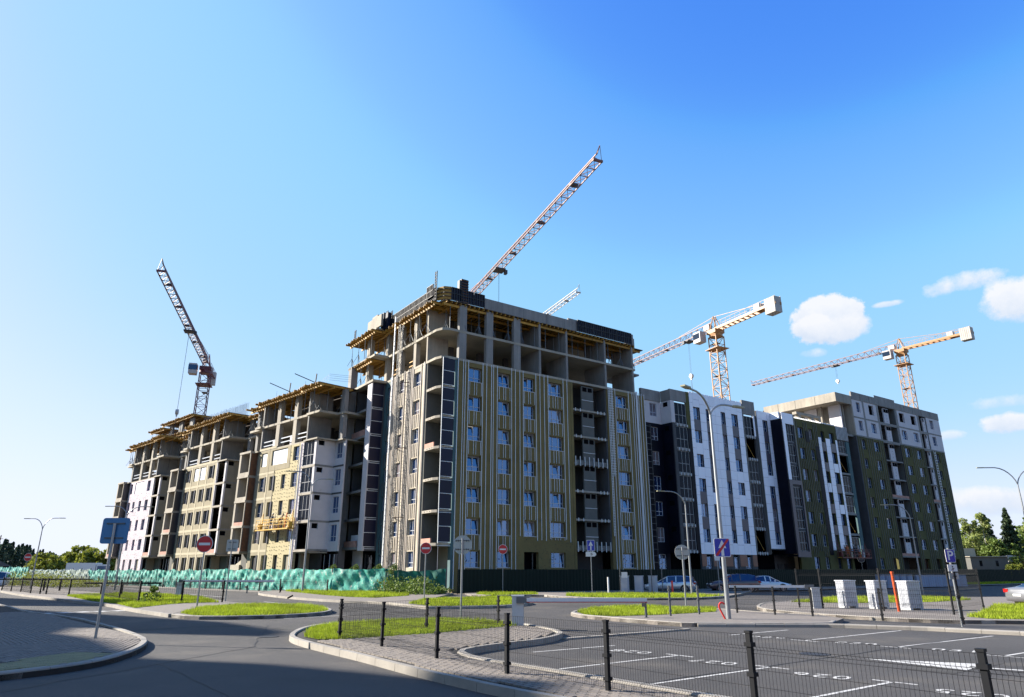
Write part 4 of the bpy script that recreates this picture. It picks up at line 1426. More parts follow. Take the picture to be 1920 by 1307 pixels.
def build_far():
    root, F = frame_at('apartment_block', 74.3,
                       'far right corner block, pale upper storeys above olive wool cladding and two loggia strips')
    Y = -1.0
    cols = [(75.45, 76.6), (79.2, 80.7), (89.0, 90.7), (93.0, 94.7), (99.8, 101.2)]
    st = ['slim', 'two', 'two', 'two', 'slim']
    opsA = [(a, b, 2.15 + 3 * k, 3.75 + 3 * k) for a, b in cols for k in range(7)]
    opsB = [(a, b, 2.15 + 3 * k, 3.75 + 3 * k) for a, b in cols for k in range(7, 9)]
    for x0, x1 in ((74.3, 82.2), (87.7, 95.9), (98.5, 103.5)):
        F.wall('insulated_wall', 'wool_dark', x0, x1, 0, 22.1, Y, Y + 0.35, opsA)
        F.wall('block_wall', 'aerated', x0 + (0.1 if x0 > 75 else 0), x1, 22.35, 25.1, Y, Y + 0.3, opsB)
        F.wall('block_wall', 'aerated', x0 + (0.1 if x0 > 75 else 0), x1, 25.35, 28.1, Y, Y + 0.3, opsB)
    for z in (22.11, 25.11):
        F.box('floor_slab', 'concrete', 74.3, 103.5, Y - 0.03, 12, z, z + 0.23)
    for x in (77.3, 81.6, 87.8, 95.3): F.box('concrete_column', 'concrete', x, x + 0.5, Y - 0.02, Y - 0.003, 22.35, 28.1)
    F.box('parapet', 'concrete', 74.3, 103.5, Y - 0.05, Y + 0.2, 28.11, 29.35)
    F.box('parapet', 'concrete', 81.4, 88.0, Y - 0.07, Y - 0.051, 28.2, 29.75)
    F.box('roof_slab', 'concrete', 74.3, 103.5, Y + 0.21, 13, 28.11, 28.4)
    for x in (76.9, 79.6, 84.7, 91.0, 94.0, 97.0, 100.2):
        F.box('pour_joint', 'concrete_dark', x, x + 0.03, Y - 0.075, Y - 0.05, 28.2, 29.3)
    for (a, b), s_ in zip(cols, st):
        for k in range(9):
            if k == 0 and a > 77: continue
            if k == 8 and a in (79.2, 89.0, 93.0):
                F.box('open_window', 'dark_void', a, b, Y + 0.28, Y + 0.33, 26.15, 27.75)
                continue
            window(F, a, 2.15 + 3 * k, b - a, 1.6, Y + 0.22, s_, tilt=[(0, 0), (0.14, 0)][(k + int(a)) % 3 == 0])
    x = 74.6
    while x < 103.4:
        if not (82.2 < x < 87.7 or 95.9 < x < 98.5):
            c = next(((a, b) for a, b in cols if a - 0.08 < x < b + 0.08), None)
            if c is None: rail(F, x, 0.6, 22.0, Y - 0.01, 'galv_dark', w=0.06)
            elif c[0] in (79.2, 93.0):
                for k in range(1, 7): rail(F, x, 3.85 + 3 * k - 3, 2.05 + 3 * k, Y - 0.01, 'galv_dark', w=0.06)
        x += 0.62
    # loggia strips with pale panels
    for (x0, x1, p0, p1) in ((82.2, 87.7, 84.0, 85.6), (95.9, 98.5, 97.3, 98.4)):
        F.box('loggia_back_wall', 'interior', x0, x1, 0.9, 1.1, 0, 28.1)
        b = F.mb()
        b.box(x1 - 0.2, x1 - 0.01, Y + 0.02, 0.89, 3.9, 28.1)
        b.build('loggia_side_wall', M['grey_plaster'], root)
        for k in range(8):
            z = 4.1 + 3 * k
            F.box('loggia_slab', 'concrete', x0 + 0.01, x1 - 0.21, Y - 0.04, 0.89, z - 0.2, z)
            F.box('pale_panel', 'aerated', p0, p1, Y + 0.1, Y + 0.3, z + 0.001, z + 2.78)
            w = (p1 - p0) / 2 - 0.15
            for xx in ((p0 + 0.1, p0 + 0.2 + w) if w > 0.5 else (p0 + 0.1,)):
                F.box('vent_opening', 'dark_void', xx, xx + w, Y + 0.07, Y + 0.099, z + 2.1, z + 2.7)
            for q in range(3):
                F.box('panel_mark', 'anchor', (p0 + p1) / 2, (p0 + p1) / 2 + 0.06, Y + 0.09, Y + 0.099, z + 0.5 + 0.5 * q, z + 0.7 + 0.5 * q)
        for z in (13.12, 4.12):
            F.box('brick_parapet', 'brick_pink', x0 + 0.02, x1 - 0.22, Y - 0.02, Y + 0.08, z, z + 0.4)
    F.box('black_drain', 'black_panel', 87.5, 87.72, Y - 0.08, Y - 0.01, 1, 22)
    b = F.mb()
    for x in (98.7, 99.3):
        b.box(x, x + 0.05, Y - 0.25, Y - 0.2, 4, 22)
    for q in range(40):
        b.box(98.7, 99.35, Y - 0.28, Y - 0.251, 4.1 + q * 0.45, 4.2 + q * 0.45)
    b.build('lattice_rail', M['galv'], root)
    b = F.mb()
    b.box(103.3, 103.5, Y + 0.36, 13, 0, 28.1)
    b.build('end_wall', M['aerated'], root)
    for k in range(7):
        F.box('edge_bracket', 'galv_dark', 103.51, 103.95, Y + 0.3, Y + 0.6, 4.2 + 3 * k, 4.5 + 3 * k)
    # left return: sunlit upper storeys stepping back
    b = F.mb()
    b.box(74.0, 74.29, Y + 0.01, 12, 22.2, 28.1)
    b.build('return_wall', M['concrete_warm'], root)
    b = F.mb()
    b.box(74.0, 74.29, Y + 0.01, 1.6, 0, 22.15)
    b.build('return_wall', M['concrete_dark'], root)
    b = F.mb()
    b.prism([(69.7, -1.0), (74.25, -1.0), (74.25, 12), (69.7, 12)], 27.15, 28.6)
    b.build('overhang', M['concrete_warm'], root)
    for y in (2.5, 6.0, 9.2):
        F.box('pour_joint', 'concrete_dark', 69.68, 69.699, y, y + 0.03, 27.2, 28.55)
    F.box('setback_wall', 'aerated', 72.3, 72.6, 0.0, 2.0, 22.3, 27.14)
    F.box('setback_wall', 'aerated', 72.3, 72.6, 4.0, 6.2, 22.3, 27.14)
    F.box('setback_wall', 'concrete_warm', 73.0, 73.3, 0.0, 12.0, 22.3, 27.14)
    F.box('setback_column', 'concrete_warm', 71.8, 72.29, 2.9, 3.5, 22.3, 27.14)
    F.box('setback_column', 'concrete_warm', 71.8, 72.29, 7.5, 8.4, 22.3, 27.14)
    F.box('roof_slab', 'concrete_warm', 68.5, 74.0, 1.0, 12, 22.31, 22.5)
    F.box('rear_wall', 'concrete', 70, 103.3, 12.1, 12.4, 0, 28.1)


build_far()

# ------------------------------------------------------------------ blocks outside the picture that throw the long shadows
def shade_block(poly, h, label, m):
    root = empty('apartment_building', (poly[0][0], poly[0][1], 0), 0, label, 'building')
    ox, oy = poly[0]
    b = MB()
    b.prism([(x - ox, y - oy) for x, y in poly], 0, h)
    b.build('wall', M[m], root)
    n = len(poly)
    wb, pb = MB(), MB()
    for i in range(n):
        a, c = Vector(poly[i] + (0,)), Vector(poly[(i + 1) % n] + (0,))
        d = c - a
        L = d.length
        d.normalize()
        nrm = Vector((d.y, -d.x, 0))
        k = 0
        while 2 + k * 3.2 + 1.6 < L:
            for fl in range(int(h // 3)):
                p = a + d * (2 + k * 3.2) - Vector((ox, oy, 0)) + nrm * 0.02
                z = 1.2 + fl * 3
                q = p + d * 1.5
                wb.add([(p.x, p.y, z), (q.x, q.y, z), (q.x, q.y, z + 1.5), (p.x, p.y, z + 1.5)], [(0, 1, 2, 3)])
            k += 1
    wb.build('window_panes', M['glass_dark'], root, kind='stuff')
    return root


def pq(p, q):
    D = Vector((0.975, -0.222))
    N = Vector((0.222, 0.975))
    v = D * p + N * q
    return (v.x, v.y)


LSH = 1.0 / math.tan(ELEV)
HB = 27.0
sh = HB * LSH
shade_block([pq(-1.5 - sh, 12.4), pq(-8.5 - sh, 14.5), pq(-12.1 - sh, 14.8), pq(-15.3 - sh, 17.3), pq(-17.5 - sh, 18.3), pq(-18.9 - sh, 20.5), pq(-45 - sh, 20.5), pq(-45 - sh, -40), pq(-1.5 - sh, -40)], HB,
            'grey apartment building outside the left edge of the photo', 'concrete')
shade_block([pq(-12 - sh, 20.3), pq(-12.5 - sh, 22), pq(-17 - sh, 25.3), pq(-36 - sh, 32.5), pq(-60 - sh, 32.5), pq(-60 - sh, 20.2)], HB,
            'pale apartment building outside the left edge of the photo behind the grey one', 'khaki_light')
shade_block([pq(-30 - sh, 35.0), pq(-31 - sh, 37.5), pq(-47 - sh, 43.5), pq(-62 - sh, 48), pq(-92 - sh, 48), pq(-92 - sh, 36), pq(-37 - sh, 34.2)], HB,
            'grey apartment building outside the left edge of the photo, farthest from the camera', 'concrete')
shade_block([(38, -48), (78, -20), (70, -8), (30, -36)], 15, 'orange brick apartment building behind the photographer', 'ortho_brick')

# ------------------------------------------------------------------ cranes
def crane(label, base, head, z, out, back, mats, mast=True, jib_h=1.5, cw=1.3, trolley_at=None, hook_z=None, cab_side=1, drop=None, ballast=6):
    """head: unit 2-vector of the jib; out/back lengths"""
    cm, jm = mats
    rz = math.atan2(head[1], head[0])
    t = empty('tower_crane', (base[0], base[1], 0), rz, label, 'tower crane', 'tower cranes over the site')
    if mast:
        b = MB()
        lattice(b, (0, 0, 0), (0, 0, z - 1.6), (0.95, 0, 0), (0, 0.95, 0), 1.6, 0.14, 0.075)
        b.build('mast', M[cm], t)
        b = MB()
        b.prism([(1.2 * cos(q * .785), 1.2 * sin(q * .785)) for q in range(8)], z - 1.6, z - 1.0)
        b.box(-1.1, 1.1, -1.1, 1.1, z - 1.0, z - 0.3)
        b.build('slewing_unit', M[cm], t)
        b = MB()
        b.box(-1.6, 1.6, -1.4, 1.4, z - 4.0, z - 3.9)
        b.build('service_platform', M[cm], t)
        b = MB()
        for q in range(int(z / 6)):
            b.box(-0.85, 0.85, -0.1, 0.85, 5 + q * 6, 5.06 + q * 6)
        b.build('mast_platform', M['crane_dark'], t)
        b = MB()
        b.prism([(1.2, cab_side * 1.3), (3.0, cab_side * 1.3), (3.0, cab_side * 2.7), (1.2, cab_side * 2.7)][::cab_side], z - 2.4, z - 0.4)
        c = b.build('operator_cab', M['crane_white'], t)
        b = MB()
        b.box(1.4, 3.02, min(cab_side * 1.25, cab_side * 2.75), max(cab_side * 1.25, cab_side * 2.75), z - 1.7, z - 0.7)
        b.build('cab_window', M['car_glass'], c)
    # jib: two bottom chords and a top chord
    b = MB()
    n = max(3, int(out / 1.7))
    zb, ht = z, jib_h
    def top(s): return ht * (1 - 0.35 * s)
    for s_ in (-0.55, 0.55): b.bar((0.5, s_, zb), (out, s_, zb), 0.12)
    b.bar((0.5, 0, zb + ht), (out, 0, zb + top(1)), 0.12)
    for i in range(n):
        x0, x1 = 0.5 + (out - 0.5) * i / n, 0.5 + (out - 0.5) * (i + 1) / n
        xm = (x0 + x1) / 2
        zt = zb + top(xm / out)
        for s_ in (-0.55, 0.55):
            b.bar((x0, s_, zb), (xm, 0, zt), 0.06)
            b.bar((xm, 0, zt), (x1, s_, zb), 0.06)
        b.bar((x0, -0.55, zb), (x1, 0.55, zb), 0.06)
        b.bar((x1, -0.55, zb), (x1, 0.55, zb), 0.07)
    b.bar((out, -0.6, zb), (out, 0.6, zb), 0.25)
    b.bar((out, 0, zb + top(1)), (out + 0.6, 0, zb + 1.6), 0.07)
    b.bar((out, 0.5, zb), (out + 0.6, 0, zb + 1.6), 0.05)
    b.bar((out, -0.5, zb), (out + 0.6, 0, zb + 1.6), 0.05)
    b.build('jib', M[jm], t)
    b = MB()
    for q in range(5):
        x = out * (0.12 + 0.19 * q)
        b.box(x, x + 0.5, -0.5, 0.5, zb + 0.1, zb + 0.35)
    b.build('jib_fitting', M['crane_dark'], t)
    if mast:
        # A-frame, counter jib, ballast
        b = MB()
        for s_ in (-0.6, 0.6):
            b.bar((0.9, s_, z - 0.2), (0.0, s_ * .4, z + 2.4), 0.14)
            b.bar((-0.9, s_, z - 0.2), (0.0, s_ * .4, z + 2.4), 0.14)
        b.bar((0, 0, z + 2.4), (out * 0.22, 0, z + ht), 0.07)
        b.bar((0, 0, z + 2.4), (-back + 2, 0, z + 0.6), 0.07)
        b.build('a_frame', M[cm], t)
        b = MB()
        for s_ in (-0.6, 0.6):
            b.box(-back, -0.5, s_ - 0.12, s_ + 0.12, z - 0.45, z)
            b.bar((-back, s_, z + 1.0), (-1, s_, z + 1.0), 0.05)
        for q in range(int(back / 1.2)):
            b.box(-1 - q * 1.2, -0.85 - q * 1.2, -0.48, 0.48, z - 0.4, z - 0.2)
            for s_ in (-0.6, 0.6): b.bar((-1 - q * 1.2, s_, z), (-1 - q * 1.2, s_, z + 1.0), 0.04)
        b.build('counter_jib', M[cm], t)
        for q in range(ballast):
            b = MB()
            x = -back + 0.1 + q * 0.36
            b.box(x, x + 0.31, -0.8, 0.8, z - 1.75, z + 0.95)
            b.build('ballast_block', M['ballast'], t)
        b = MB()
        b.box(-back + 3.6, -back + 4.8, -0.6, 0.6, z + 0.02, z + 0.9)
        b.box(1.2, 2.6, -0.4, 0.4, z + 0.3, z + 1.2)
        b.build('winch_box', M['crane_white'], t)
    if trolley_at:
        b = MB()
        b.box(trolley_at - 0.8, trolley_at + 0.8, -0.8, 0.8, z - 0.35, z - 0.12)
        b.box(trolley_at - 0.1, trolley_at + 0.5, 0.8, 1.2, z - 0.8, z - 0.2)
        b.build('trolley', M['crane_dark'], t)
        hz = hook_z
        b = MB()
        for s_ in (-0.12, 0.12): b.bar((trolley_at + s_, 0, z - 0.3), (trolley_at + s_, 0, hz + 0.8), 0.035, n=3)
        b.build('hoist_rope', M['crane_dark'], t)
        b = MB()
        b.disc((trolley_at, 0, hz + 0.45), 0.45, 12, 'y', 0.4)
        b.box(trolley_at - 0.15, trolley_at + 0.15, -0.1, 0.1, hz - 0.3, hz + 0.2)
        b.build('hook_block', M['crane_white'], t)
        if drop:
            b = MB()
            b.bar((trolley_at, 0, hz - 0.3), (trolley_at + 0.25, 0, hz - drop), 0.05, n=3)
            b.bar((trolley_at, 0, hz - 0.3), (trolley_at - 0.25, 0, hz - drop), 0.05, n=3)
            b.build('sling', M['crane_dark'], t)
    return t


def unit2(a, b):
    l = math.hypot(a, b)
    return (a / l, b / l)


crane('leftmost crane with dark red jib rising steeply above the end of the left wing', (-60.5, 130), unit2(0.277, -0.96), 40.5, 47, 9,
      ('crane_red', 'crane_red'), jib_h=1.8, trolley_at=22, hook_z=26, drop=9, cab_side=-1, ballast=3)
crane('crane whose long brown red jib points up right over the corner tower', (-9.6, 113), unit2(0.372, -0.927), 45.0, 51.2, 10,
      ('crane_pale', 'crane_pale'), jib_h=1.5, trolley_at=20.5, hook_z=38.5, drop=3)
crane('distant pale crane, only its jib tip shows over the corner tower parapet', (-5.5, 178), unit2(0.395, -0.918), 57.5, 49, 12,
      ('crane_white', 'crane_white'), jib_h=1.6)
crane('orange crane with big ribbed ballast block and hanging hook, behind the white panelled block', (37.2, 118), unit2(-0.435, 0.9), 44.0, 46, 15,
      ('crane_orange', 'crane_pale'), jib_h=1.5, trolley_at=7.5, hook_z=36.5, drop=7, cab_side=1)
crane('rightmost orange crane with thin pale jib, above the far right corner block', (89.6, 150), unit2(-0.577, 0.817), 50.6, 40, 15,
      ('crane_orange', 'crane_pale'), jib_h=1.4, trolley_at=16, hook_z=46, cab_side=1)
# ------------------------------------------------------------------ ground
def sheet(name, poly, z, m, kind='structure', parent=None):
    me = bpy.data.meshes.new(name)
    me.from_pydata([(x, y, z) for x, y in poly], [], [tuple(range(len(poly)))])
    me.materials.append(M[m])
    me.update()
    if me.polygons[0].normal.z < 0: me.flip_normals()
    o = place(me, name, parent)
    if kind: o['kind'] = kind
    return o


def inside(p, poly):
    x, y = p
    r = False
    n = len(poly)
    for i in range(n):
        x1, y1 = poly[i]
        x2, y2 = poly[(i + 1) % n]
        if (y1 > y) != (y2 > y) and x < (x2 - x1) * (y - y1) / (y2 - y1) + x1: r = not r
    return r


def ccw(poly):
    a = sum(poly[i][0] * poly[(i + 1) % len(poly)][1] - poly[(i + 1) % len(poly)][0] * poly[i][1] for i in range(len(poly)))
    return list(poly) if a > 0 else list(poly)[::-1]


sheet('ground', [(-3000, -500), (3000, -500), (3000, 5000), (-3000, 5000)], -0.05, 'soil')
sheet('road', [(-220, -80), (220, -80), (220, 212), (110, 141), (-3.9, 61.9), (-5.2, 62.2), (-12, 66), (-24, 73), (-60, 107), (-100, 148), (-220, 250)], 0.0, 'asphalt')


def rounded(poly, it=1):
    """soften corners of an open polyline (Chaikin)"""
    for _ in range(it):
        q = [poly[0]]
        for a, b in zip(poly, poly[1:]):
            q += [(a[0] * .75 + b[0] * .25, a[1] * .75 + b[1] * .25), (a[0] * .25 + b[0] * .75, a[1] * .25 + b[1] * .75)]
        q.append(poly[-1])
        poly = q
    return poly


def kerbs(root, line, h=0.15, w=0.16, L=1.0, z0=-0.02):
    """separate kerb stones along an open line; the line is the outer (road) edge, the island lies to its left"""
    dense = [Vector(p) for p in line]
    acc = [0.0]
    for a, b in zip(dense, dense[1:]): acc.append(acc[-1] + (b - a).length)

    def at(s):
        s = min(max(s, 0), acc[-1] - 1e-6)
        for i in range(len(dense) - 1):
            if s <= acc[i + 1]:
                t = (s - acc[i]) / (acc[i + 1] - acc[i])
                return dense[i].lerp(dense[i + 1], t), (dense[i + 1] - dense[i]).normalized()
        return dense[-1], (dense[-1] - dense[-2]).normalized()
    n = max(1, round(acc[-1] / L))
    for i in range(n):
        s0, s1 = acc[-1] * i / n + 0.006, acc[-1] * (i + 1) / n - 0.006
        (a, da), (c, dc) = at(s0), at(s1)
        (mm, dm) = at((s0 + s1) / 2)
        b = MB()
        hh = h + random.uniform(-0.004, 0.004)
        pts = [(a, da), (mm, dm), (c, dc)]
        vs = []
        for p, d in pts:
            nn = Vector((-d.y, d.x))
            q = p + nn * w
            e = p + nn * 0.025
            vs += [(p.x, p.y, z0), (p.x, p.y, hh - 0.025), (e.x, e.y, hh), (q.x, q.y, hh), (q.x, q.y, z0)]
        fs = []
        for k in range(2):
            o = 5 * k
            for j in range(4): fs.append((o + j, o + j + 1, o + 5 + j + 1, o + 5 + j))
        fs += [(4, 3, 2, 1, 0), (10, 11, 12, 13, 14)]
        b.add(vs, fs)
        o = b.build('kerb_stone', M['kerb'], root)


def grass_patch(root_name, poly, z, dens, hgt=0.11, wid=0.016, edge=0.04):
    """turf base plus real blades; one uncountable thing"""
    poly = ccw(poly)
    o = sheet('turf', poly, z, 'grass_soil')
    P = np.array(poly)
    lo, hi = P.min(0), P.max(0)
    n = int((hi - lo).prod() * dens)
    pts = rng.uniform(lo, hi, (n, 2))
    x, y = pts[:, 0], pts[:, 1]
    ins = np.zeros(n, bool)
    for i in range(len(P)):
        x1, y1 = P[i]
        x2, y2 = P[(i + 1) % len(P)]
        c = (y1 > y) != (y2 > y)
        with np.errstate(divide='ignore', invalid='ignore'):
            ins ^= c & (x < (x2 - x1) * (y - y1) / (y2 - y1) + x1)
    pts = pts[ins]
    n = len(pts)
    cl = np.sin(pts[:, 0] * 2.3 + 1.7 * np.sin(pts[:, 1] * 1.9)) * np.cos(pts[:, 1] * 3.1 + pts[:, 0])
    h = hgt * (0.55 + 0.9 * rng.random(n)) * (1 + 0.3 * cl)
    a = rng.uniform(0, 2 * np.pi, n)
    lean = rng.uniform(0.1, 0.6, n) * h
    la = rng.uniform(0, 2 * np.pi, n)
    dx, dy = np.cos(a) * wid / 2, np.sin(a) * wid / 2
    v = np.zeros((n, 3, 3))
    v[:, 0] = np.stack([pts[:, 0] - dx, pts[:, 1] - dy, np.full(n, z)], 1)
    v[:, 1] = np.stack([pts[:, 0] + dx, pts[:, 1] + dy, np.full(n, z)], 1)
    v[:, 2] = np.stack([pts[:, 0] + np.cos(la) * lean, pts[:, 1] + np.sin(la) * lean, z + h], 1)
    me = bpy.data.meshes.new('grass')
    me.from_pydata(v.reshape(-1, 3).tolist(), [], np.arange(3 * n).reshape(-1, 3).tolist())
    me.materials.append(M['grass'])
    g = place(me, 'grass')
    tag(g, 'bright green grass growing on the ' + root_name, 'grass', kind='stuff')
    return g


def island(name, outline, kerb_line, surf='paver_stuff', h=0.13):
    root = empty(name, (0, 0, 0), kind='structure')
    b = MB()
    b.prism(ccw(outline), -0.03, h)
    b.build('paving', M[surf], root)
    for kl in kerb_line: kerbs(root, kl)
    return root


BR = MB()
BR.box(-0.097, 0.097, -0.047, 0.047, 0, 0.03)
BRICK = BR.mesh('brick', M['paver'])


def bricks_rows(root, rows, z, limit=300):
    """rows: list of polylines; lay stones 0.2 x 0.1 along them; nearest 300 are objects, the rest one joined part"""
    sp = []
    for r, line in enumerate(rows):
        s = 0.1 * (r % 2)
        for a, c in zip(line, line[1:]):
            a, c = Vector(a), Vector(c)
            d = c - a
            L = d.length
            if L < 1e-6: continue
            d.normalize()
            while s < L:
                p = a + d * s
                sp.append((p.x, p.y, math.atan2(d.y, d.x)))
                s += 0.216
            s -= L
    return sp


def lay(root, sp, z, clip, holes=(), limit=300):
    sp = [q for q in sp if inside(q[:2], clip) and not any(inside(q[:2], hh) for hh in holes)]
    def show(q):
        X, Y = q[0], q[1]
        if Y < 3 or abs(X) > 0.73 * (Y * 0.95 + 0.5): return 1e9
        return math.hypot(X, Y)
    sp.sort(key=show)
    vis = [q for q in sp if show(q) < 1e8 and -2 + 1283 * 0 < 1e9]
    for q in sp[:limit]:
        o = place(BRICK, 'brick', root, (q[0], q[1], z + random.uniform(-0.003, 0.003)), q[2])
    rest = sp[limit:]
    if rest:
        A = np.array(rest)
        n = len(A)
        bx = np.array([(-.097, -.047, 0), (.097, -.047, 0), (.097, .047, 0), (-.097, .047, 0), (-.097, -.047, .03), (.097, -.047, .03), (.097, .047, .03), (-.097, .047, .03)])
        c, s = np.cos(A[:, 2])[:, None], np.sin(A[:, 2])[:, None]
        X = A[:, 0:1] + bx[None, :, 0] * c - bx[None, :, 1] * s
        Yv = A[:, 1:2] + bx[None, :, 0] * s + bx[None, :, 1] * c
        Z = z + bx[None, :, 2] + rng.uniform(-0.003, 0.003, (n, 1))
        vv = np.stack([X, Yv, Z], 2).reshape(-1, 3)
        q = np.array([(4, 5, 6, 7), (0, 1, 5, 4), (1, 2, 6, 5), (2, 3, 7, 6), (3, 0, 4, 7)])
        ff = (q[None] + 8 * np.arange(n)[:, None, None]).reshape(-1, 4)
        me = bpy.data.meshes.new('paving_stones')
        me.from_pydata(vv.tolist(), [], ff.tolist())
        me.materials.append(M['paver_stuff'])
        o = place(me, 'paving_stones', root)
        o['kind'] = 'stuff'


def offset_line(line, d):
    """offset an open polyline to its left by d with mitred corners"""
    pts = [Vector(p) for p in line]
    out = []
    for i, p in enumerate(pts):
        ds = []
        if i: ds.append((p - pts[i - 1]).normalized())
        if i < len(pts) - 1: ds.append((pts[i + 1] - p).normalized())
        ns = [Vector((-e.y, e.x)) for e in ds]
        n = sum(ns, Vector((0, 0)))
        n /= n.length
        k = 1 / max(0.3, n.dot(ns[0]))
        out.append(tuple(p + n * d * k))
    return out


# --- left paved island (A)
A_line = rounded([(-9.9, 12.7), (-9.2, 13.7), (-8.65, 14.8), (-8.55, 15.9), (-8.9, 17.7), (-9.5, 19.4), (-10.35, 20.9), (-13.0, 24.3), (-17.7, 29.7), (-22.3, 33.6), (-26, 38), (-40, 53)], 1)
A_out = A_line + [(-60, 60), (-60, 6), (-12, 10.5)]
rA = island('paved_island', A_out, [A_line], 'paver_joint', 0.105)
cl = ccw([(-9.95, 13.6), (-8.75, 15.0), (-8.72, 15.95), (-9.06, 17.8), (-9.68, 19.4), (-10.5, 20.8), (-13.15, 24.2), (-17.8, 29.5), (-22.3, 33.3), (-25, 30), (-19, 12)])
tact = ccw([(-10.6, 13.2), (-10.28, 15.06), (-10.01, 16.99), (-9.02, 16.9), (-8.86, 15.5), (-9.1, 14.6), (-9.9, 13.5)])
spine = [(-9.35, 15.2), (-8.95, 16.6), (-9.5, 18.9), (-10.4, 20.8), (-26, 38.5)]
rows = [offset_line([(-7.6, 12.0), (-9.95, 20.2), (-26, 38.2)], 0.02 + 0.122 * k) for k in range(85)]
spots = bricks_rows(rA, rows, 0.108)
lay(rA, spots, 0.108, cl, [tact])
# yellow tactile slabs with ridges
b = MB()
b.box(-0.145, 0.145, -0.145, 0.145, 0, 0.03)
for i in range(4): b.box(-0.13, 0.13, -0.115 + i * 0.07, -0.085 + i * 0.07, 0.03, 0.036)
TILE = b.mesh('tactile_tile', M['tactile'])
cc, ss = cos(R(75)), sin(R(75))
for i in range(-30, 30):
    for j in range(-30, 30):
        x, y = -9.6 + (i * cc - j * ss) * 0.3, 15.5 + (i * ss + j * cc) * 0.3
        if inside((x, y), tact): place(TILE, 'tactile_tile', rA, (x, y, 0.108), R(75))

# --- island F in the middle foreground
F_line = rounded([(0.95, 11.0), (-0.05, 12.05), (-1.38, 13.81), (-2.04, 14.76), (-3.23, 16.56), (-4.36, 18.1), (-5.43, 19.65), (-6.15, 20.9), (-6.55, 22.5), (-6.75, 24.6), (-6.3, 26.3), (-4.5, 27.8)], 1)
F_line = [(3.9, 7.2), (8.6, 0.8)][::-1] + F_line
F_in = rounded([(-4.5, 27.8), (-2.6, 28.5), (-0.9, 27.9), (0.3, 25.9), (1.0, 24.2), (1.4, 22.6), (1.3, 21.6), (0.75, 20.3), (-0.05, 19.4), (-0.9, 18.3), (-1.35, 17.4), (-1.0, 16.2), (-0.2, 15.2), (1.9, 12.5), (3.3, 10.7)], 1) + [(5.3, 8.0), (9.8, 2.0)]
F_out = F_line + F_in
rF = island('paved_island', F_out, [F_line, F_in], 'paver_joint', 0.105)
gF = [(-4.75, 20.05), (-3.72, 20.85), (-2.24, 22.1), (-0.33, 24.4), (0.2, 24.85), (-0.1, 26.0), (-1.1, 27.6), (-2.6, 28.25), (-4.4, 27.55), (-6.05, 26.15), (-6.5, 24.6), (-6.3, 22.6), (-5.9, 21.0), (-5.3, 20.2)]
grass_patch('middle foreground island inside the mesh fence', gF, 0.125, 900)
dF = Vector((-0.59, 0.81))
nF = Vector((0.81, 0.59))
rows = []
for k in range(-60, 95):
    o_ = Vector((-3.0, 17.0)) + nF * (0.122 * k)
    rows.append([tuple(o_ - dF * 14), tuple(o_ + dF * 12)])
clipF = ccw([(7.9, 2.4), (3.6, 8.1), (0.1, 12.15), (-1.25, 13.9), (-3.1, 16.65), (-5.25, 19.75), (-4.8, 20.0), (-3.72, 20.85), (-2.24, 22.1), (-0.33, 24.4), (0.35, 25.2), (0.85, 24.1), (1.22, 22.6), (1.1, 21.7), (0.6, 20.45), (-0.2, 19.55), (-1.05, 18.4), (-1.53, 17.4), (-1.15, 16.1), (-0.35, 15.1), (1.75, 12.4), (3.1, 10.6), (5.1, 7.9), (9.3, 2.4)])
lay(rF, bricks_rows(rF, rows, 0.108), 0.108, clipF)

# --- the other islands
B_line = rounded([(-14.6, 31.5), (-18.7, 36.0), (-22.5, 41.0), (-24.9, 43.0), (-33.5, 52.2), (-38.5, 57.2), (-48.4, 68.6), (-70, 95)], 1)
B_out = B_line + [(-66, 97), (-48, 76), (-34.5, 61.5), (-28.5, 58.7), (-21.5, 51.2), (-17.2, 44.2), (-14.2, 41.0), (-14.0, 40.4), (-15.95, 37.2), (-14.8, 32.0)]
rB = island('pavement', B_out, [B_line], 'paver_stuff')
gB = [(-33.0, 53.9), (-26.08, 45.07), (-22.13, 40.9), (-18.83, 36.5), (-19.05, 40.47), (-18.83, 42.0), (-17.28, 42.97), (-21.64, 50.6), (-28.49, 58.1), (-32.0, 59.5)]
grass_patch('left island behind the blue sign board', gB, 0.135, 260, 0.13, 0.03)
C_line = rounded([(-14.2, 40.8), (-11.4, 39.6), (-9.4, 37.2), (-8.4, 34.6), (-8.5, 32.2), (-9.8, 30.6), (-11.5, 29.9), (-13.2, 30.0), (-14.6, 31.4)][::-1], 1)
rC = island('traffic_island', C_line + [(-15.9, 37.2)], [C_line], 'paver_stuff')
gC = [(-14.6, 32.2), (-15.6, 37.2), (-14.08, 40.0), (-11.4, 39.2), (-9.64, 37.0), (-8.65, 34.5), (-8.75, 32.4), (-9.95, 30.85), (-11.46, 30.2), (-13.0, 30.3)]
grass_patch('rounded island beside the left no entry sign', gC, 0.135, 420, 0.13, 0.024)
D_line = rounded([(-4.3, 38.0), (-8.0, 44.3), (-11.1, 46.0), (-16.0, 52.0), (-20.8, 59.8), (-22.0, 63.5), (-22.8, 70.0)][::-1][::-1], 1)
D_out = D_line + [(-22.0, 76.2), (-7.0, 63.6), (-4.9, 61.0), (-5.4, 50.0), (-0.4, 52.2), (0.9, 46.6), (1.2, 42.6), (-0.5, 39.0)]
rD = island('pavement', D_out, [[p for p in D_line], rounded([(0.2, 51.0), (0.95, 46.6), (1.3, 42.6), (-0.5, 38.8), (-4.3, 38.0)][::-1], 1)[::-1] and rounded([(-4.3, 37.9), (-0.5, 38.7), (1.25, 42.4), (0.95, 46.6), (0.2, 51.0)], 1)], 'paver_stuff')
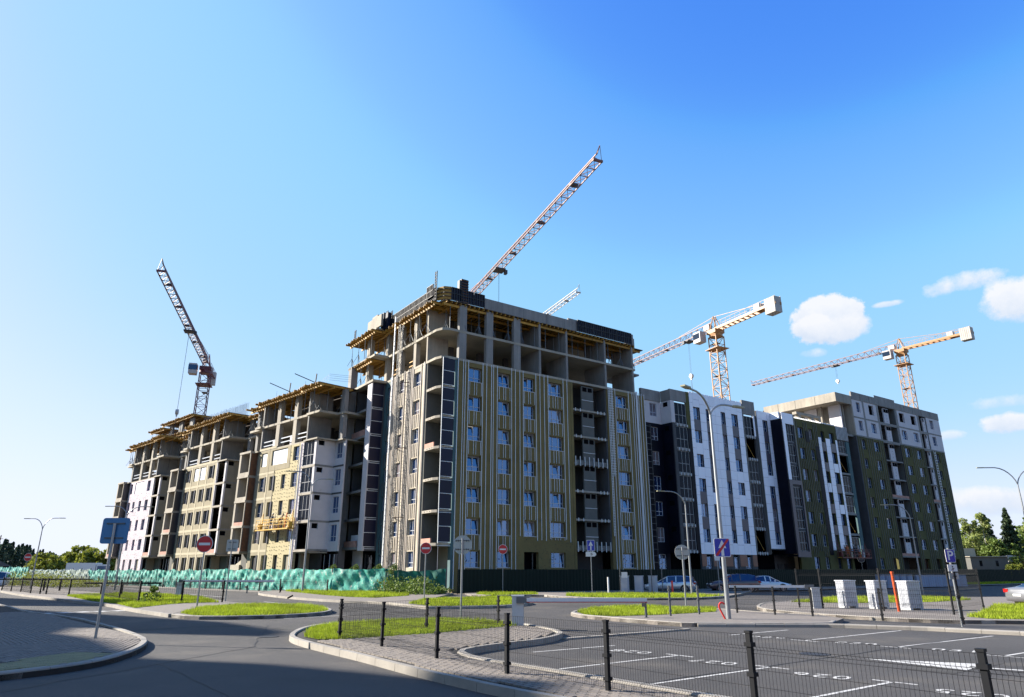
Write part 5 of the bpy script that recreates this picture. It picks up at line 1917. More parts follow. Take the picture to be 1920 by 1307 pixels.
gD = [(-20.8, 66.5), (-19.6, 72.6), (-13.45, 67.5), (-9.0, 62.0), (-7.69, 54.5), (-9.51, 50.2), (-11.77, 51.9), (-14.71, 56.2)]
grass_patch('verge before the green netting fence', gD, 0.135, 170, 0.16, 0.035)
gE = [(-5.9, 41.5), (-5.6, 47.1), (-0.45, 51.6), (0.7, 46.5), (1.0, 42.7), (-0.6, 39.3), (-4.2, 38.5)]
grass_patch('island between the two round signs', gE, 0.135, 260, 0.13, 0.03)
H_line = rounded([(12.0, 27.2), (11.3, 26.0), (6.6, 26.2), (5.9, 26.4), (3.5, 29.8), (2.7, 31.4), (2.6, 33.2), (3.6, 35.8), (5.2, 37.8), (7.4, 38.4), (10.4, 36.0), (11.0, 33.5), (13.0, 31.0)][::-1], 1)
H_out = H_line + [(13.0, 28.8)]
rH = island('paved_island', H_out, [H_line], 'paver_stuff')
gH = [(3.1, 30.9), (2.95, 33.0), (3.8, 35.5), (5.3, 37.4), (7.3, 38.0), (10.0, 35.8), (9.28, 33.3), (6.3, 31.0), (4.1, 29.95)]
grass_patch('island in front of the grey cabinets and cars', gH, 0.135, 420, 0.12, 0.024)
# pale flush kerb bridging the parking entrance
rK = empty('threshold_kerb', (0, 0, 0), kind='structure')
kerbs(rK, [(5.9, 25.0), (1.45, 21.55)], h=0.05, w=0.2, z0=-0.02)
rK2 = empty('kerb_line', (0, 0, 0), kind='structure')
kerbs(rK2, [(6.6, 26.15), (11.3, 25.9), (13.7, 24.6), (18.5, 20.2), (24, 14)][::-1][::-1], h=0.12, w=0.35, z0=-0.02)
I_line = rounded([(24.0, 26.6), (18.4, 27.6), (16.45, 27.8), (14.7, 29.1), (13.0, 32.0), (12.2, 35.5), (12.9, 38.8), (14.6, 42.5), (18.5, 46.5)][::-1], 1)
I_out = I_line + [(50, 25), (50, 52), (30, 52)]
rI = island('paved_island', I_out, [I_line], 'paver_stuff')
gI = [(18.3, 45.2), (22.3, 50.7), (27.5, 51.5), (30.5, 50.5), (29.4, 46.6), (25.0, 43.4), (21.0, 42.3), (18.2, 42.6), (16.6, 43.5)]
grass_patch('island behind the three ribbed white cabinets', gI, 0.135, 200, 0.13, 0.032)
gI2 = [(18.4, 29.7), (20.3, 31.8), (22.6, 34.7), (26.0, 39.3), (46, 39.5), (46, 26.2), (24, 27.2), (18.5, 28.3)]
grass_patch('verge in front of the grey car', gI2, 0.135, 260, 0.13, 0.03)
J_line = rounded([(-3.2, 57.2), (-1.6, 54.8), (2.4, 57.0), (3.2, 53.6), (5.0, 50.6), (8.2, 49.2), (13.0, 49.8), (17.0, 55.2), (22.5, 68.0)], 1)
rJ = island('pavement', J_line + [(23, 76.5), (4, 65.5), (-4, 60.8)], [J_line], 'paver_stuff')
grass_patch('kerbed point before the dark fence', [(-2.9, 57.6), (-1.5, 55.2), (2.1, 57.4), (1.9, 60.6), (-2.4, 60.0)], 0.135, 160, 0.15, 0.035)
grass_patch('verge under the one way arrow sign', [(4.0, 54.0), (5.3, 51.0), (8.3, 49.6), (12.6, 50.2), (15.9, 54.4), (13.0, 57.5), (7.3, 58.8), (4.4, 57.4)], 0.135, 160, 0.15, 0.035)
sheet('pavement', [(20, 74.0), (105, 131), (107, 128), (60, 94), (26, 70)], 0.10, 'paver_stuff')
grass_patch('far verge along the dark fence', [(48, 94.5), (90, 122.5), (92, 120.5), (66, 101), (50, 92)], 0.115, 40, 0.2, 0.08)
sheet('path', [tuple((O2 + V2 * q - U2 * w)[:2]) for q, w in ((-12, 7.2), (95, 7.2), (95, 4.2), (-12, 4.2))], 0.01, 'paver_stuff')

# ------------------------------------------------------------------ painted markings
def stripe(a, b_, w=0.085, z=0.005, m='paint'):
    a, b_ = Vector(a), Vector(b_)
    d = (b_ - a).normalized()
    n = Vector((-d.y, d.x)) * w / 2
    return [tuple(a + n), tuple(b_ + n), tuple(b_ - n), tuple(a - n)]


def mark(name, polys, z=0.005):
    me = bpy.data.meshes.new(name)
    vs, fs = [], []
    for p in polys:
        p = ccw(p)
        fs.append(tuple(range(len(vs), len(vs) + len(p))))
        vs += [(x, y, z) for x, y in p]
    me.from_pydata(vs, [], fs)
    me.materials.append(M['paint'])
    o = place(me, name)
    o['kind'] = 'structure'
    return o


for a, c, t in (((0.51, 18.26), (2.75, 19.85), None), ((0.13, 14.57), (3.95, 17.6), ((3.7, 17.9), (4.2, 17.25))),
                ((1.55, 12.59), (5.38, 15.55), ((5.12, 15.8), (5.62, 15.2))), ((3.1, 10.7), (6.85, 13.55), ((6.6, 13.8), (7.1, 13.2))),
                ((5.0, 9.1), (8.5, 11.8), ((8.25, 12.1), (8.75, 11.5)))):
    mark('bay_line', [stripe(a, c)] + ([stripe(*t)] if t else []), 0.005 if t is None else 0.005)
for a, c, t in (((6.75, 22.93), (9.31, 24.88), None), ((8.33, 21.18), (13.0, 24.65), ((8.1, 21.5), (8.6, 20.85))),
                ((10.05, 19.42), (14.72, 22.64), ((9.78, 19.72), (10.25, 19.1))), ((11.5, 17.45), (16.2, 20.75), ((11.25, 17.72), (11.75, 17.1))),
                ((13.2, 15.4), (17.9, 18.7), ((12.95, 15.7), (13.45, 15.05)))):
    mark('bay_line', [stripe(a, c)] + ([stripe(*t)] if t else []))
mark('lane_arrow', [[(8.0, 16.9), (10.1, 15.95), (9.12, 15.03)], stripe((9.5, 15.55), (12.2, 13.35), 0.16)], 0.009)
for k in range(5):
    mark('edge_line', [[(-22.3 + 0.55 * k * 1.0, 34.2 + 0.55 * k), (-21.7 + .55 * k, 34.0 + .55 * k), (-21.45 + .55 * k, 34.5 + .55 * k), (-22.05 + .55 * k, 34.8 + .55 * k)]])
mark('lane_line', [stripe((-16.0, 47.0), (-12.1, 42.4), 0.16), stripe((-21.6, 55.0), (-27.5, 62.0), 0.16), stripe((-34, 70), (-45, 84), 0.2), stripe((-47, 86), (-60, 104), 0.2)])
mark('lane_line', [stripe((-9.5, 30.6), (-7.4, 33.0), 0.1)] + [stripe((-58 + 3 * q, 92 - 3.0 * q), (-54.2 + 3 * q, 94.6 - 3.0 * q), 0.14) for q in range(9)])


def number(txt, x, y, ang, size=0.66):
    c = bpy.data.curves.new('bay_number', 'FONT')
    c.body = txt
    c.size = size
    c.align_x = 'CENTER'
    c.align_y = 'CENTER'
    c.offset = 0.002
    c.space_character = 1.15
    o = bpy.data.objects.new('tmp', c)
    col.objects.link(o)
    bpy.context.view_layer.update()
    me = bpy.data.meshes.new_from_object(o)
    bpy.data.objects.remove(o)
    me.materials.clear()
    me.materials.append(M['paint'])
    t = place(me, 'bay_number', None, (x, y, 0.007), R(ang))
    t['kind'] = 'structure'


for txt, x, y, a in (('028', 2.95, 18.4, 140), ('027', 4.4, 16.35, 140), ('026', 5.88, 14.3, 140), ('025', 7.45, 12.3, 140),
                     ('029', 7.65, 22.2, -38), ('030', 9.45, 20.4, -38), ('031', 11.1, 18.6, -38)):
    number(txt, x, y, a)
b = MB()
b.disc((7.24, 17.86, 0.004), 0.36, 24, 'z', 0.012)
b.build('manhole_cover', M['form_rib'], label='round rusty manhole cover set in the parking asphalt', cat='manhole cover')

# ------------------------------------------------------------------ fences
def post_mesh(h, w=0.06, cap=True, m='black_steel'):
    k = ('post', round(h, 2), w, m)
    if k not in UNIT:
        b = MB()
        b.box(-w / 2, w / 2, -w / 2, w / 2, 0, h)
        if cap: b.box(-w / 2 - .008, w / 2 + .008, -w / 2 - .008, w / 2 + .008, h, h + 0.03)
        if w > 0.05:
            for z in (0.18, h * 0.5, h - 0.16): b.box(-w / 2 - .02, w / 2 + .02, -w / 2 - .02, w / 2 + .02, z, z + 0.05)
        UNIT[k] = b.mesh('post', M[m])
    return UNIT[k]


def mesh_fence(pts, h, label, group=None, step=0.05, wire=0.005, z0=0.1, pw=0.06, panels=None, rails_only=False, m='black_steel'):
    t = empty('mesh_fence', (pts[0][0], pts[0][1], z0), 0, label, 'fence', group)
    o_ = Vector(pts[0])
    for p in pts:
        d = Vector(p) - o_
        i = pts.index(p)
        q = pts[min(i + 1, len(pts) - 1)]
        r = pts[max(i - 1, 0)]
        ang = math.atan2(q[1] - r[1], q[0] - r[0])
        place(post_mesh(h, pw, m=m), 'post', t, (d.x, d.y, 0), ang)
    # profile of the welded mesh: V-shaped folds near top and bottom
    if h < 1.6: prof = [(0.08, 0), (0.16, 0.0), (0.20, 0.035), (0.24, 0), (h - 0.24, 0), (h - 0.20, 0.035), (h - 0.16, 0), (h - 0.02, 0)]
    else: prof = [(0.08, 0), (0.3, 0.0), (0.35, 0.035), (0.4, 0), (h / 2, 0), (h / 2 + .05, 0.035), (h / 2 + .1, 0), (h - 0.3, 0), (h - 0.25, 0.035), (h - 0.2, 0), (h, 0)]
    hz = sorted({a for a, _ in prof if abs(a - h) > 0.01} | set(np.arange(0.4, h - 0.25, 0.2 if wire < 0.007 else 0.4).tolist()))
    for a, c in zip(pts, pts[1:]):
        if panels is not None and (a, c) not in panels: continue
        a, c = Vector(a) - o_, Vector(c) - o_
        d = c - a
        L = d.length
        d.normalize()
        n = Vector((-d.y, d.x))
        b = MB()
        def P(s, z, off): 
            v = a + d * s + n * off
            return (v.x, v.y, z)
        for z in hz:
            off = 0
            for (za, oa), (zb, ob) in zip(prof, prof[1:]):
                if za <= z <= zb: off = oa + (ob - oa) * (z - za) / (zb - za)
            b.bar(P(0.03, z, off + wire), P(L - 0.03, z, off + wire), wire * 1.2, n=3)
        if not rails_only:
            s = step * 0.8
            while s < L - 0.03:
                vs, fs = [], []
                for za, oa in prof:
                    v0, v1, v2 = P(s - wire / 2, za, oa - wire / 2), P(s + wire / 2, za, oa - wire / 2), P(s, za, oa + wire / 2)
                    vs += [v0, v1, v2]
                for k in range(len(prof) - 1):
                    o3 = 3 * k
                    for j in range(3): fs.append((o3 + j, o3 + (j + 1) % 3, o3 + 3 + (j + 1) % 3, o3 + 3 + j))
                b.add(vs, fs)
                s += step
        b.build('wire_panel', M[m], t)
    return t


mesh_fence([(-4.75, 20.34), (-3.21, 18.28), (-1.6, 15.83), (-0.09, 13.56), (1.49, 11.7), (3.08, 9.62), (4.7, 7.46), (6.3, 5.3)], 1.03,
           'low black welded mesh fence running across the foreground beside the parking bays', pw=0.065)
mesh_fence([(-4.75, 20.34), (-2.69, 23.15), (-0.47, 25.2)], 0.95, 'black mesh fence at the back of the foreground grass, ending at the grey barrier cabinet', step=0.07, wire=0.006)
mesh_fence([(14.6, 37.07), (15.45, 36.29), (17.16, 33.74), (18.75, 31.08), (22.48, 34.82)], 1.88,
           'tall dark mesh fence standing around the three ribbed white cabinets', step=0.1, wire=0.007)
mesh_fence([(9.99, 32.47), (11.16, 31.08), (12.31, 30.01), (14.17, 28.07), (15.96, 25.99)], 1.13,
           'low dark mesh fence along the right island before the tall mesh fence', step=0.07, wire=0.006)
mesh_fence([(15.96, 25.99), (16.05, 26.2)], 1.75, 'leaning pair of tall dark posts beside the parking sign', panels=[])
Bp = [(-48.35, 68.72), (-45.85, 66.39), (-43.47, 64.21), (-39.96, 60.26), (-38.0, 58.46), (-37.06, 57.77), (-33.43, 54.8), (-28.62, 50.88), (-24.89, 46.12), (-21.63, 42.17), (-19.13, 42.17), (-17.29, 43.47)]
mesh_fence(Bp, 1.22, 'low black mesh fence on the left pavement behind the blue sign board', step=0.12, wire=0.009, pw=0.09)
fp = [tuple(round(v, 2) for v in (O2 + V2 * (-13 + 4.1 * k) - U2 * 5.3)[:2]) for k in range(26)]
mesh_fence(fp, 1.15, 'row of thin black posts with wires before the long green netting', step=0.2, wire=0.012, z0=0.0, pw=0.09)

for i, (x, y, hgt) in enumerate(((6.54, 30.22, 1.26), (8.02, 31.37, 1.23))):
    o = place(post_mesh(hgt - .1, 0.07, m='grey_steel'), 'bollard', None, (x, y, 0.12))
    tag(o, ['slim dark grey post, left of a pair on the paved island', 'slim dark grey post, second of the pair, nearest the red bent pipe'][i], 'post', 'slim posts on the paved island')
for i, (x, y, hgt) in enumerate(((9.14, 60.94, 2.1), (12.11, 62.67, 2.06), (12.95, 62.3, 2.06), (16.0, 64.5, 2.0))):
    o = place(post_mesh(hgt, 0.07, m='grey_steel'), 'post', None, (x, y, 0.1))
    tag(o, ['tall thin post in front of the leftmost small cabinet, with a white plate', 'tall thin post in front of the third small cabinet', 'tall thin post before the bonnet of the silver estate car', 'tall thin post at the tail of the silver estate car'][i], 'post', 'tall thin posts by the small cabinets')
o = MB()
o.box(-0.25, 0.25, -0.02, 0.0, 0, 0.45)
o.build('notice', M['sign_white'], loc=(9.5, 60.9, 1.35), label='small blank white plate on the thin post by the leftmost small cabinet', cat='notice')


# netting fence
def netting(pts, h, label, m, seed):
    t = empty('netting_fence', (pts[0][0], pts[0][1], 0), 0, label, 'fence', 'netting fences of the building site')
    o_ = Vector(pts[0])
    rs = np.random.default_rng(seed)
    for a, c in zip(pts, pts[1:]):
        a, c = Vector(a) - o_, Vector(c) - o_
        d = c - a
        L = d.length
        ns = max(1, round(L / 5.0))
        d.normalize()
        n = Vector((d.y, -d.x))
        if n.y > 0: n = -n
        for k in range(ns):
            s0, s1 = L * k / ns, L * (k + 1) / ns
            NX, NZ = 60, 16
            ph = rs.uniform(0, 6.28, 6)
            am = rs.uniform(0.4, 1.0, 6)
            vs, fs = [], []
            for i in range(NX + 1):
                s = s0 + (s1 - s0) * i / NX
                q = i / NX
                e = math.sin(math.pi * q)
                for j in range(NZ + 1):
                    w = j / NZ
                    sag = 0.22 * e * am[0]
                    z = w * (h - sag * w) + (0.03 * math.sin(9 * q * 3.1 + ph[1]) if j == NZ else 0)
                    r1 = abs(math.sin(11 * q + 3.1 * (1 - w) + ph[0]))
                    r2 = abs(math.sin(6.5 * q * 2 - 5 * w + ph[5]))
                    fold = 0.09 * (r1 ** 0.5) * am[4] + 0.09 * (1 - r2) ** 2 * am[5] + 0.035 * math.sin(13 * q + 5 * (1 - w) * (q - 0.5) * 4 + ph[2]) * am[1] * (0.35 + e) \
                        + 0.05 * math.sin(25 * q + 7 * w + ph[3]) * am[2] + 0.06 * math.sin(8 * w + 6 * q + ph[4]) * am[3] + 0.04 * math.sin(37 * q - 9 * w + ph[5])
                    p = a + d * s + n * (fold * (0.3 if i in (0, NX) else 1))
                    vs.append((p.x, p.y, z))
            for i in range(NX):
                for j in range(NZ):
                    v = i * (NZ + 1) + j
                    fs.append((v, v + NZ + 1, v + NZ + 2, v + 1))
            b = MB()
            b.add(vs, fs)
            b.build('netting', M[m], t, smooth=False)
            p = a + d * s0 - n * 0.12
            place(post_mesh(h + 0.08, 0.07, m='grey_steel'), 'post', t, (p.x, p.y, 0))
    return t


NA = [tuple((O2 + V2 * q - U2 * 3.9)[:2]) for q in (-11.5, 0, 20, 45, 58, 72, 95)]
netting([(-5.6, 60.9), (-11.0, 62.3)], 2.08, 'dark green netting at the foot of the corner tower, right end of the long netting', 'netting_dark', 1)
netting([(-11.0, 62.3)] + NA[:5], 2.12,
        'long bright turquoise green netting sagging along the front of the left wing', 'netting', 2)
netting(NA[4:], 2.2, 'pale faded grey green netting at the left end of the long turquoise netting', 'netting_pale', 3)
netting([(-80, 119), (-104, 140), (-160, 190)], 2.6, 'taller thin mint green netting behind the white car and the weeds at far left', 'netting', 4)


def corrugated(pts, h, label):
    t = empty('metal_fence', (pts[0][0], pts[0][1], 0), 0, label, 'fence', 'dark metal fences')
    o_ = Vector(pts[0])
    for a, c in zip(pts, pts[1:]):
        a, c = Vector(a) - o_, Vector(c) - o_
        d = c - a
        L = d.length
        d.normalize()
        n = Vector((-d.y, d.x))
        k = int(L / 2.4)
        for i in range(k):
            b = MB()
            s = L * i / k
            e = L * (i + 1) / k - 0.01
            vs, fs = [], []
            m_ = 24
            for j in range(m_ + 1):
                ss_ = s + (e - s) * j / m_
                off = 0.03 if (j // 2) % 2 else 0.0
                p = a + d * ss_ + n * off
                vs += [(p.x, p.y, 0.05), (p.x, p.y, h + 0.02 * (i % 2))]
            for j in range(m_): fs.append((2 * j, 2 * j + 2, 2 * j + 3, 2 * j + 1))
            b.add(vs, fs)
            b.build('metal_sheet', M['fence_sheet'], t)
            p = a + d * s + n * 0.1
            b = MB()
            b.box(p.x - .03, p.x + .03, p.y - .03, p.y + .03, 0, h)
            b.build('post', M['black_steel'], t)
    return t


corrugated([(-4.6, 61.9), (17.2, 77.1)], 2.02, 'dark green corrugated metal fence at the foot of the olive tower')
corrugated([(17.2, 77.1), (66.0, 111.2)], 2.05, 'dark green corrugated metal fence behind the parked cars and the white block')
corrugated([(66.0, 111.2), (140, 150)], 2.1, 'dark metal fence continuing to the right edge under the trees')


# ------------------------------------------------------------------ signs and lamps
def base_pole(t, h, r=0.04, m='pole_galv'):
    b = MB()
    b.bar((0, 0, -0.02), (0, 0, h), r * 2, n=10)
    b.build('pole', M[m], t, smooth=False)


def round_sign(x, y, zc, r, label, ang=0, back=False, h=None, group='round road signs', white='sign_white', red='sign_red', pr=0.038):
    t = empty('road_sign', (x, y, 0), R(ang), label, 'road sign', group)
    base_pole(t, h or zc + r * 0.7, pr)
    b = MB()
    yo = -0.06 if not back else 0.06
    b.disc((0, yo, zc), r, 32, 'y', 0.012)
    f = b.build('sign_plate', M['sign_back' if back else white], t)
    if back:
        b = MB()
        for dz in (-r * 0.45, r * 0.45): b.box(-r * 0.75, r * 0.75, 0.03, 0.05, zc + dz - 0.015, zc + dz + 0.015)
        b.build('bracket', M['galv_dark'], t)
        b = MB()
        for dz in (-r * 0.45, r * 0.45):
            for dx in (-0.7, -0.45, 0.45, 0.7): b.box(dx * r - .012, dx * r + .012, 0.028, 0.0295, zc + dz - 0.04, zc + dz + 0.03)
        b.build('bolt', M['sign_dark'], t)
    else:
        b = MB()
        b.disc((0, yo - 0.009, zc), r * 0.93, 32, 'y', 0.005)
        b.build('red_face', M[red], f)
        b = MB()
        b.box(-r * 0.68, r * 0.68, yo - 0.02, yo - 0.0125, zc - r * 0.15, zc + r * 0.15)
        b.build('white_bar', M[white], f)
    return t


round_sign(-15.64, 36.25, 3.2, 0.42, 'no entry sign on a grey pole at the path between the two left grass islands')
round_sign(-5.53, 45.8, 3.28, 0.36, 'no entry sign in front of the corner balconies of the tower')
round_sign(-0.83, 64.5, 3.75, 0.42, 'smaller looking no entry sign before the olive wall, right of the sign seen from behind')
round_sign(-93.3, 137.9, 4.4, 0.75, 'far no entry sign above the white car at the left edge')
round_sign(51.2, 105.0, 3.6, 0.55, 'dim shaded no entry sign under the right work cradle', red='mauve_panel', white='sign_back')  # shade put into the sign colours: mauve for red, grey for white
round_sign(-1.93, 27.67, 2.86, 0.36, 'round sign seen from its grey back, in front of the base of the tower', back=True)
round_sign(8.87, 37.2, 2.82, 0.38, 'round sign seen from its cream back, left of the big lamp post', back=True)


def plate_sign(x, y, zc, w, h, label, m='sign_blue', ang=0, back=False, top=None, pole=True, lean=0, name='road_sign'):
    t = empty(name, (x, y, 0), R(ang), label, 'road sign')
    if lean: t.rotation_euler = (0, R(lean), R(ang))
    if pole: base_pole(t, top or zc + h * 0.4, 0.038)
    b = MB()
    yo = 0.06 if back else -0.06
    r = min(w, h) * 0.1
    pts = []
    for cx, cz, a0 in ((w / 2 - r, h / 2 - r, 0), (-w / 2 + r, h / 2 - r, 90), (-w / 2 + r, -h / 2 + r, 180), (w / 2 - r, -h / 2 + r, 270)):
        for k in range(4):
            a = R(a0 + 30 * k)
            pts.append((cx + r * cos(a), cz + r * sin(a)))
    n = len(pts)
    b.add([(px, yo - 0.007, zc + pz) for px, pz in pts] + [(px, yo + 0.007, zc + pz) for px, pz in pts],
          [(i, (i + 1) % n, n + (i + 1) % n, n + i) for i in range(n)] + [tuple(range(n))[::-1], tuple(range(n, 2 * n))])
    f = b.build('sign_plate', M['sign_back_blue' if m == 'bb' else ('sign_back' if back else 'sign_white')], t)
    if back:
        b = MB()
        for dz in (-h * 0.28, h * 0.28): b.box(-w * 0.34, w * 0.34, 0.03, 0.052, zc + dz - 0.02, zc + dz + 0.02)
        b.build('bracket', M['galv_dark'], t)
    else:
        s = 0.93
        b = MB()
        b.add([(px * s, yo - 0.0095, zc + pz * s) for px, pz in pts], [tuple(range(n))])
        b.build('sign_face', M[m], f)
    return t, f, yo


def glyph(f, polys, y, m):
    b = MB()
    for p in polys: b.add([(px, y, pz) for px, pz in p], [tuple(range(len(p)))])
    return b.build('symbol', M[m], f)


plate_sign(-11.45, 20.34, 3.0, 0.78, 0.72, 'large square sign board seen from its blue grey back, in the left pavers', m='bb', back=True, top=3.2)
plate_sign(-17.45, 44.35, 3.4, 0.72, 0.72, 'square white sign board seen from behind, right of the left no entry sign', back=True, top=3.7)
t, f, yo = plate_sign(6.85, 62.0, 4.0, 0.68, 0.92, 'blue one way arrow sign with a white plate under it, before the tower loggias', top=4.3)
glyph(f, [[(-0.05, 3.62), (0.05, 3.62), (0.05, 4.05), (-0.05, 4.05)], [(-0.19, 3.98), (0.19, 3.98), (0, 4.36)]], yo - 0.0115, 'sign_white')
b = MB()
b.prism([(-0.45, 0), (0.3, 0), (0.45, 0.12), (0.45, 0.25), (0.3, 0.4), (-0.45, 0.4)], 0, 0.012)
pl = b.build('sub_plate', M['sign_white'], t)
pl.rotation_euler = (R(90), 0, 0)
pl.location = (0, -0.055, 3.08)
g = glyph(t, [[(-0.02, 3.15), (0.03, 3.15), (0.03, 3.4), (-0.02, 3.4)], [(0.05, 3.2), (0.16, 3.2), (0.16, 3.25), (0.05, 3.25)], [(0.0, 3.33), (0.14, 3.33), (0.14, 3.37), (0.0, 3.37)]], -0.07, 'sign_dark')
t, f, yo = plate_sign(8.35, 28.35, 2.78, 0.64, 0.72, 'blue sign with white arrow crossed by a red bar, on the big lamp post', pole=False)
glyph(f, [[(-0.055, 2.46), (0.055, 2.46), (0.055, 2.8), (-0.055, 2.8)], [(-0.16, 2.76), (0.16, 2.76), (0, 3.08)]], yo - 0.0115, 'sign_white')
glyph(f, [[(-0.27, 2.47), (-0.19, 2.47), (0.27, 3.06), (0.27, 3.1), (0.2, 3.1), (-0.27, 2.53)]], yo - 0.0135, 'sign_red')
t, f, yo = plate_sign(16.02, 26.2, 2.42, 0.34, 0.46, 'blue parking sign with white letter P above two small white plates, at the right', top=2.7)
c = bpy.data.curves.new('letter', 'FONT')
c.body = 'P'
c.size = 0.46
c.align_x = 'CENTER'
c.align_y = 'CENTER'
c.offset = 0.008
o = bpy.data.objects.new('tmp', c)
col.objects.link(o)
bpy.context.view_layer.update()
me = bpy.data.meshes.new_from_object(o)
bpy.data.objects.remove(o)
me.materials.clear()
me.materials.append(M['sign_white'])
place(me, 'letter', f, (0, yo - 0.012, 2.42), rot=(R(90), 0, 0))
for z, hh in ((2.0, 0.24), (1.72, 0.22)):
    b = MB()
    b.box(-0.17, 0.17, -0.07, -0.056, z - hh / 2, z + hh / 2)
    p_ = b.build('sub_plate', M['sign_white' if z > 1.8 else 'sign_back'], t)
    if z > 1.8:
        glyph(p_, [[(-0.02, z + 0.02), (0.03, z + 0.02), (0.03, z + 0.07), (-0.02, z + 0.07)], [(-0.02, z - 0.03), (0.06, z - 0.03), (0.06, z), (-0.02, z)],
                   [(-0.05, z - 0.08), (0.03, z - 0.08), (0.03, z - 0.05), (-0.05, z - 0.05)]], -0.072, 'sign_dark')
plate_sign(18.9, 66.0, 3.05, 0.5, 0.5, 'small square white sign on a thin pole before the dark estate car', m='sign_white', top=3.2)


def lamp(x, y, h, arms, label, r=0.075, group='street lamps', top=None, cat='street lamp', heads=True):
    t = empty('street_lamp', (x, y, 0), 0, label, cat, group)
    b = MB()
    b.bar((0, 0, 0), (0, 0, h * 0.3), r * 2.3, n=12, w2=r * 2.0)
    b.bar((0, 0, h * 0.3), (0, 0, h), r * 2.0, n=12, w2=r * 1.2)
    b.box(-r * 1.7, r * 1.7, -r * 1.7, r * 1.7, 0, 0.03)
    b.build('pole', M['pole_galv'], t)
    for ax, ay, az in arms:
        b = MB()
        pts = []
        for k in range(9):
            q = k / 8
            s = 1 - (1 - q) ** 1.0
            zz = h + az * math.sin(min(1, q * 1.25) * math.pi / 2)
            xx = q ** 1.5
            pts.append((ax * xx, ay * xx, zz))
        b.path(pts, r * 1.1, 8)
        a = b.build('arm', M['pole_galv'], t)
        if heads:
            e = Vector(pts[-1])
            d = Vector((ax, ay, 0)).normalized()
            n = Vector((-d.y, d.x, 0))
            b = MB()
            L, wd = (0.62, 0.13) if heads is True else (0.4, 0.08)
            vs = []
            for dd, ww, zz in ((-0.05, 0.05, 0), (0.12, wd, 0), (L, wd * .8, 0)):
                for s_ in (-1, 1):
                    p = e + d * dd + n * ww * s_
                    vs += [(p.x, p.y, p.z - 0.03), (p.x, p.y, p.z + 0.035)]
            fs = [(0, 1, 3, 2), (8, 10, 11, 9)]
            for k in (0, 4): fs += [(k, k + 2, k + 6, k + 4), (k + 1, k + 5, k + 7, k + 3), (k, k + 4, k + 5, k + 1), (k + 2, k + 3, k + 7, k + 6)]
            b.add(vs, fs)
            b.build('lamp_head', M['lamp_head'], t)
    return t


lamp(8.42, 28.5, 8.2, [(-1.15, -1.35, 0.8), (1.25, 0.75, 0.55)], 'tall double armed street lamp on the paved island in front of the white block', r=0.082)
lamp(14.0, 56.5, 7.0, [(-1.75, -0.5, 1.0)], 'single armed street lamp, its arm reaching left over the dark recess beside the tower', r=0.075)
lamp(-18.2, 63.0, 9.2, [(-1.7, -0.4, 1.3), (1.2, 0.4, 0.7)], 'double armed street lamp in front of the near left wing section', r=0.085)
lamp(-41.1, 75.0, 7.5, [(-2.0, 0.2, 1.0), (1.9, 0.2, 0.95)], 'double armed street lamp right of the blue sign board, before the lilac section', r=0.085)
lamp(-49.85, 75.0, 6.1, [(-1.6, 0.1, 1.1), (1.5, 0.1, 1.15)], 'leftmost double armed street lamp, standing clear against the sky', r=0.07)
lamp(33.95, 60.0, 6.3, [(-1.6, 0.2, 1.0)], 'single armed street lamp in front of the far right corner block', r=0.07)
lamp(43.8, 60.0, 9.0, [(-2.4, 0.3, 1.5), (1.8, -0.3, 1.3)], 'double armed street lamp at the right edge of the photo', r=0.085)
t = empty('steel_post', (13.75, 57.5, 0), 0, 'thick plain grey post without a head, between the small cabinets and the cream sign back', 'post')
base_pole(t, 3.55, 0.085, 'galv_dark')

# ------------------------------------------------------------------ cabinets, barriers, pipes, bollards
def ribbed_cabinet(x, y, w, d, h, ang, label, z=0.13):
    t = empty('utility_cabinet', (x, y, z), R(ang), label, 'utility cabinet', 'white utility cabinets')
    b = MB()
    b.box(-w / 2, w / 2, -d / 2, d / 2, 0.08, h - 0.05)
    n = int(w / 0.07)
    for i in range(n):
        xx = -w / 2 + 0.01 + i * (w - 0.02) / n
        b.box(xx, xx + 0.035, -d / 2 - 0.018, -d / 2, 0.1, h - 0.06)
    for i in range(int(d / 0.07)):
        yy = -d / 2 + 0.01 + i * 0.07
        b.box(-w / 2 - 0.018, -w / 2, yy, yy + 0.035, 0.1, h - 0.06)
        b.box(w / 2, w / 2 + 0.018, yy, yy + 0.035, 0.1, h - 0.06)
    b.build('shell', M['cabinet_shell'], t)
    b = MB()
    b.prism([(-w / 2 - .04, -d / 2 - .04), (w / 2 + .04, -d / 2 - .04), (w / 2 + .04, d / 2 + .04), (-w / 2 - .04, d / 2 + .04)], h - 0.05, h)
    b.build('lid', M['cabinet_shell'], t)
    b = MB()
    for xx in (-w / 2, w / 2 - 0.16): b.box(xx, xx + 0.16, -d / 2, d / 2, 0, 0.08)
    b.build('foot', M['cabinet'], t)
    return t


ribbed_cabinet(17.0, 36.9, 0.78, 0.5, 1.32, 20, 'tall white ribbed utility cabinet, first from the left behind the tall mesh fence')
ribbed_cabinet(18.1, 36.0, 0.78, 0.5, 1.32, 20, 'tall white ribbed utility cabinet, middle one, left of the orange pipe')
ribbed_cabinet(19.1, 34.9, 0.82, 0.55, 1.32, 20, 'tall white ribbed utility cabinet, right of the orange pipe')
ribbed_cabinet(9.75, 62.6, 0.62, 0.5, 1.4, -30, 'small grey white cabinet, leftmost of three beside the silver estate car', 0.1)
ribbed_cabinet(11.05, 62.9, 0.62, 0.5, 1.4, -30, 'small grey white cabinet, middle of three beside the silver estate car', 0.1)
ribbed_cabinet(12.35, 63.3, 0.62, 0.5, 1.4, -30, 'small grey white cabinet, nearest to the silver estate car', 0.1)


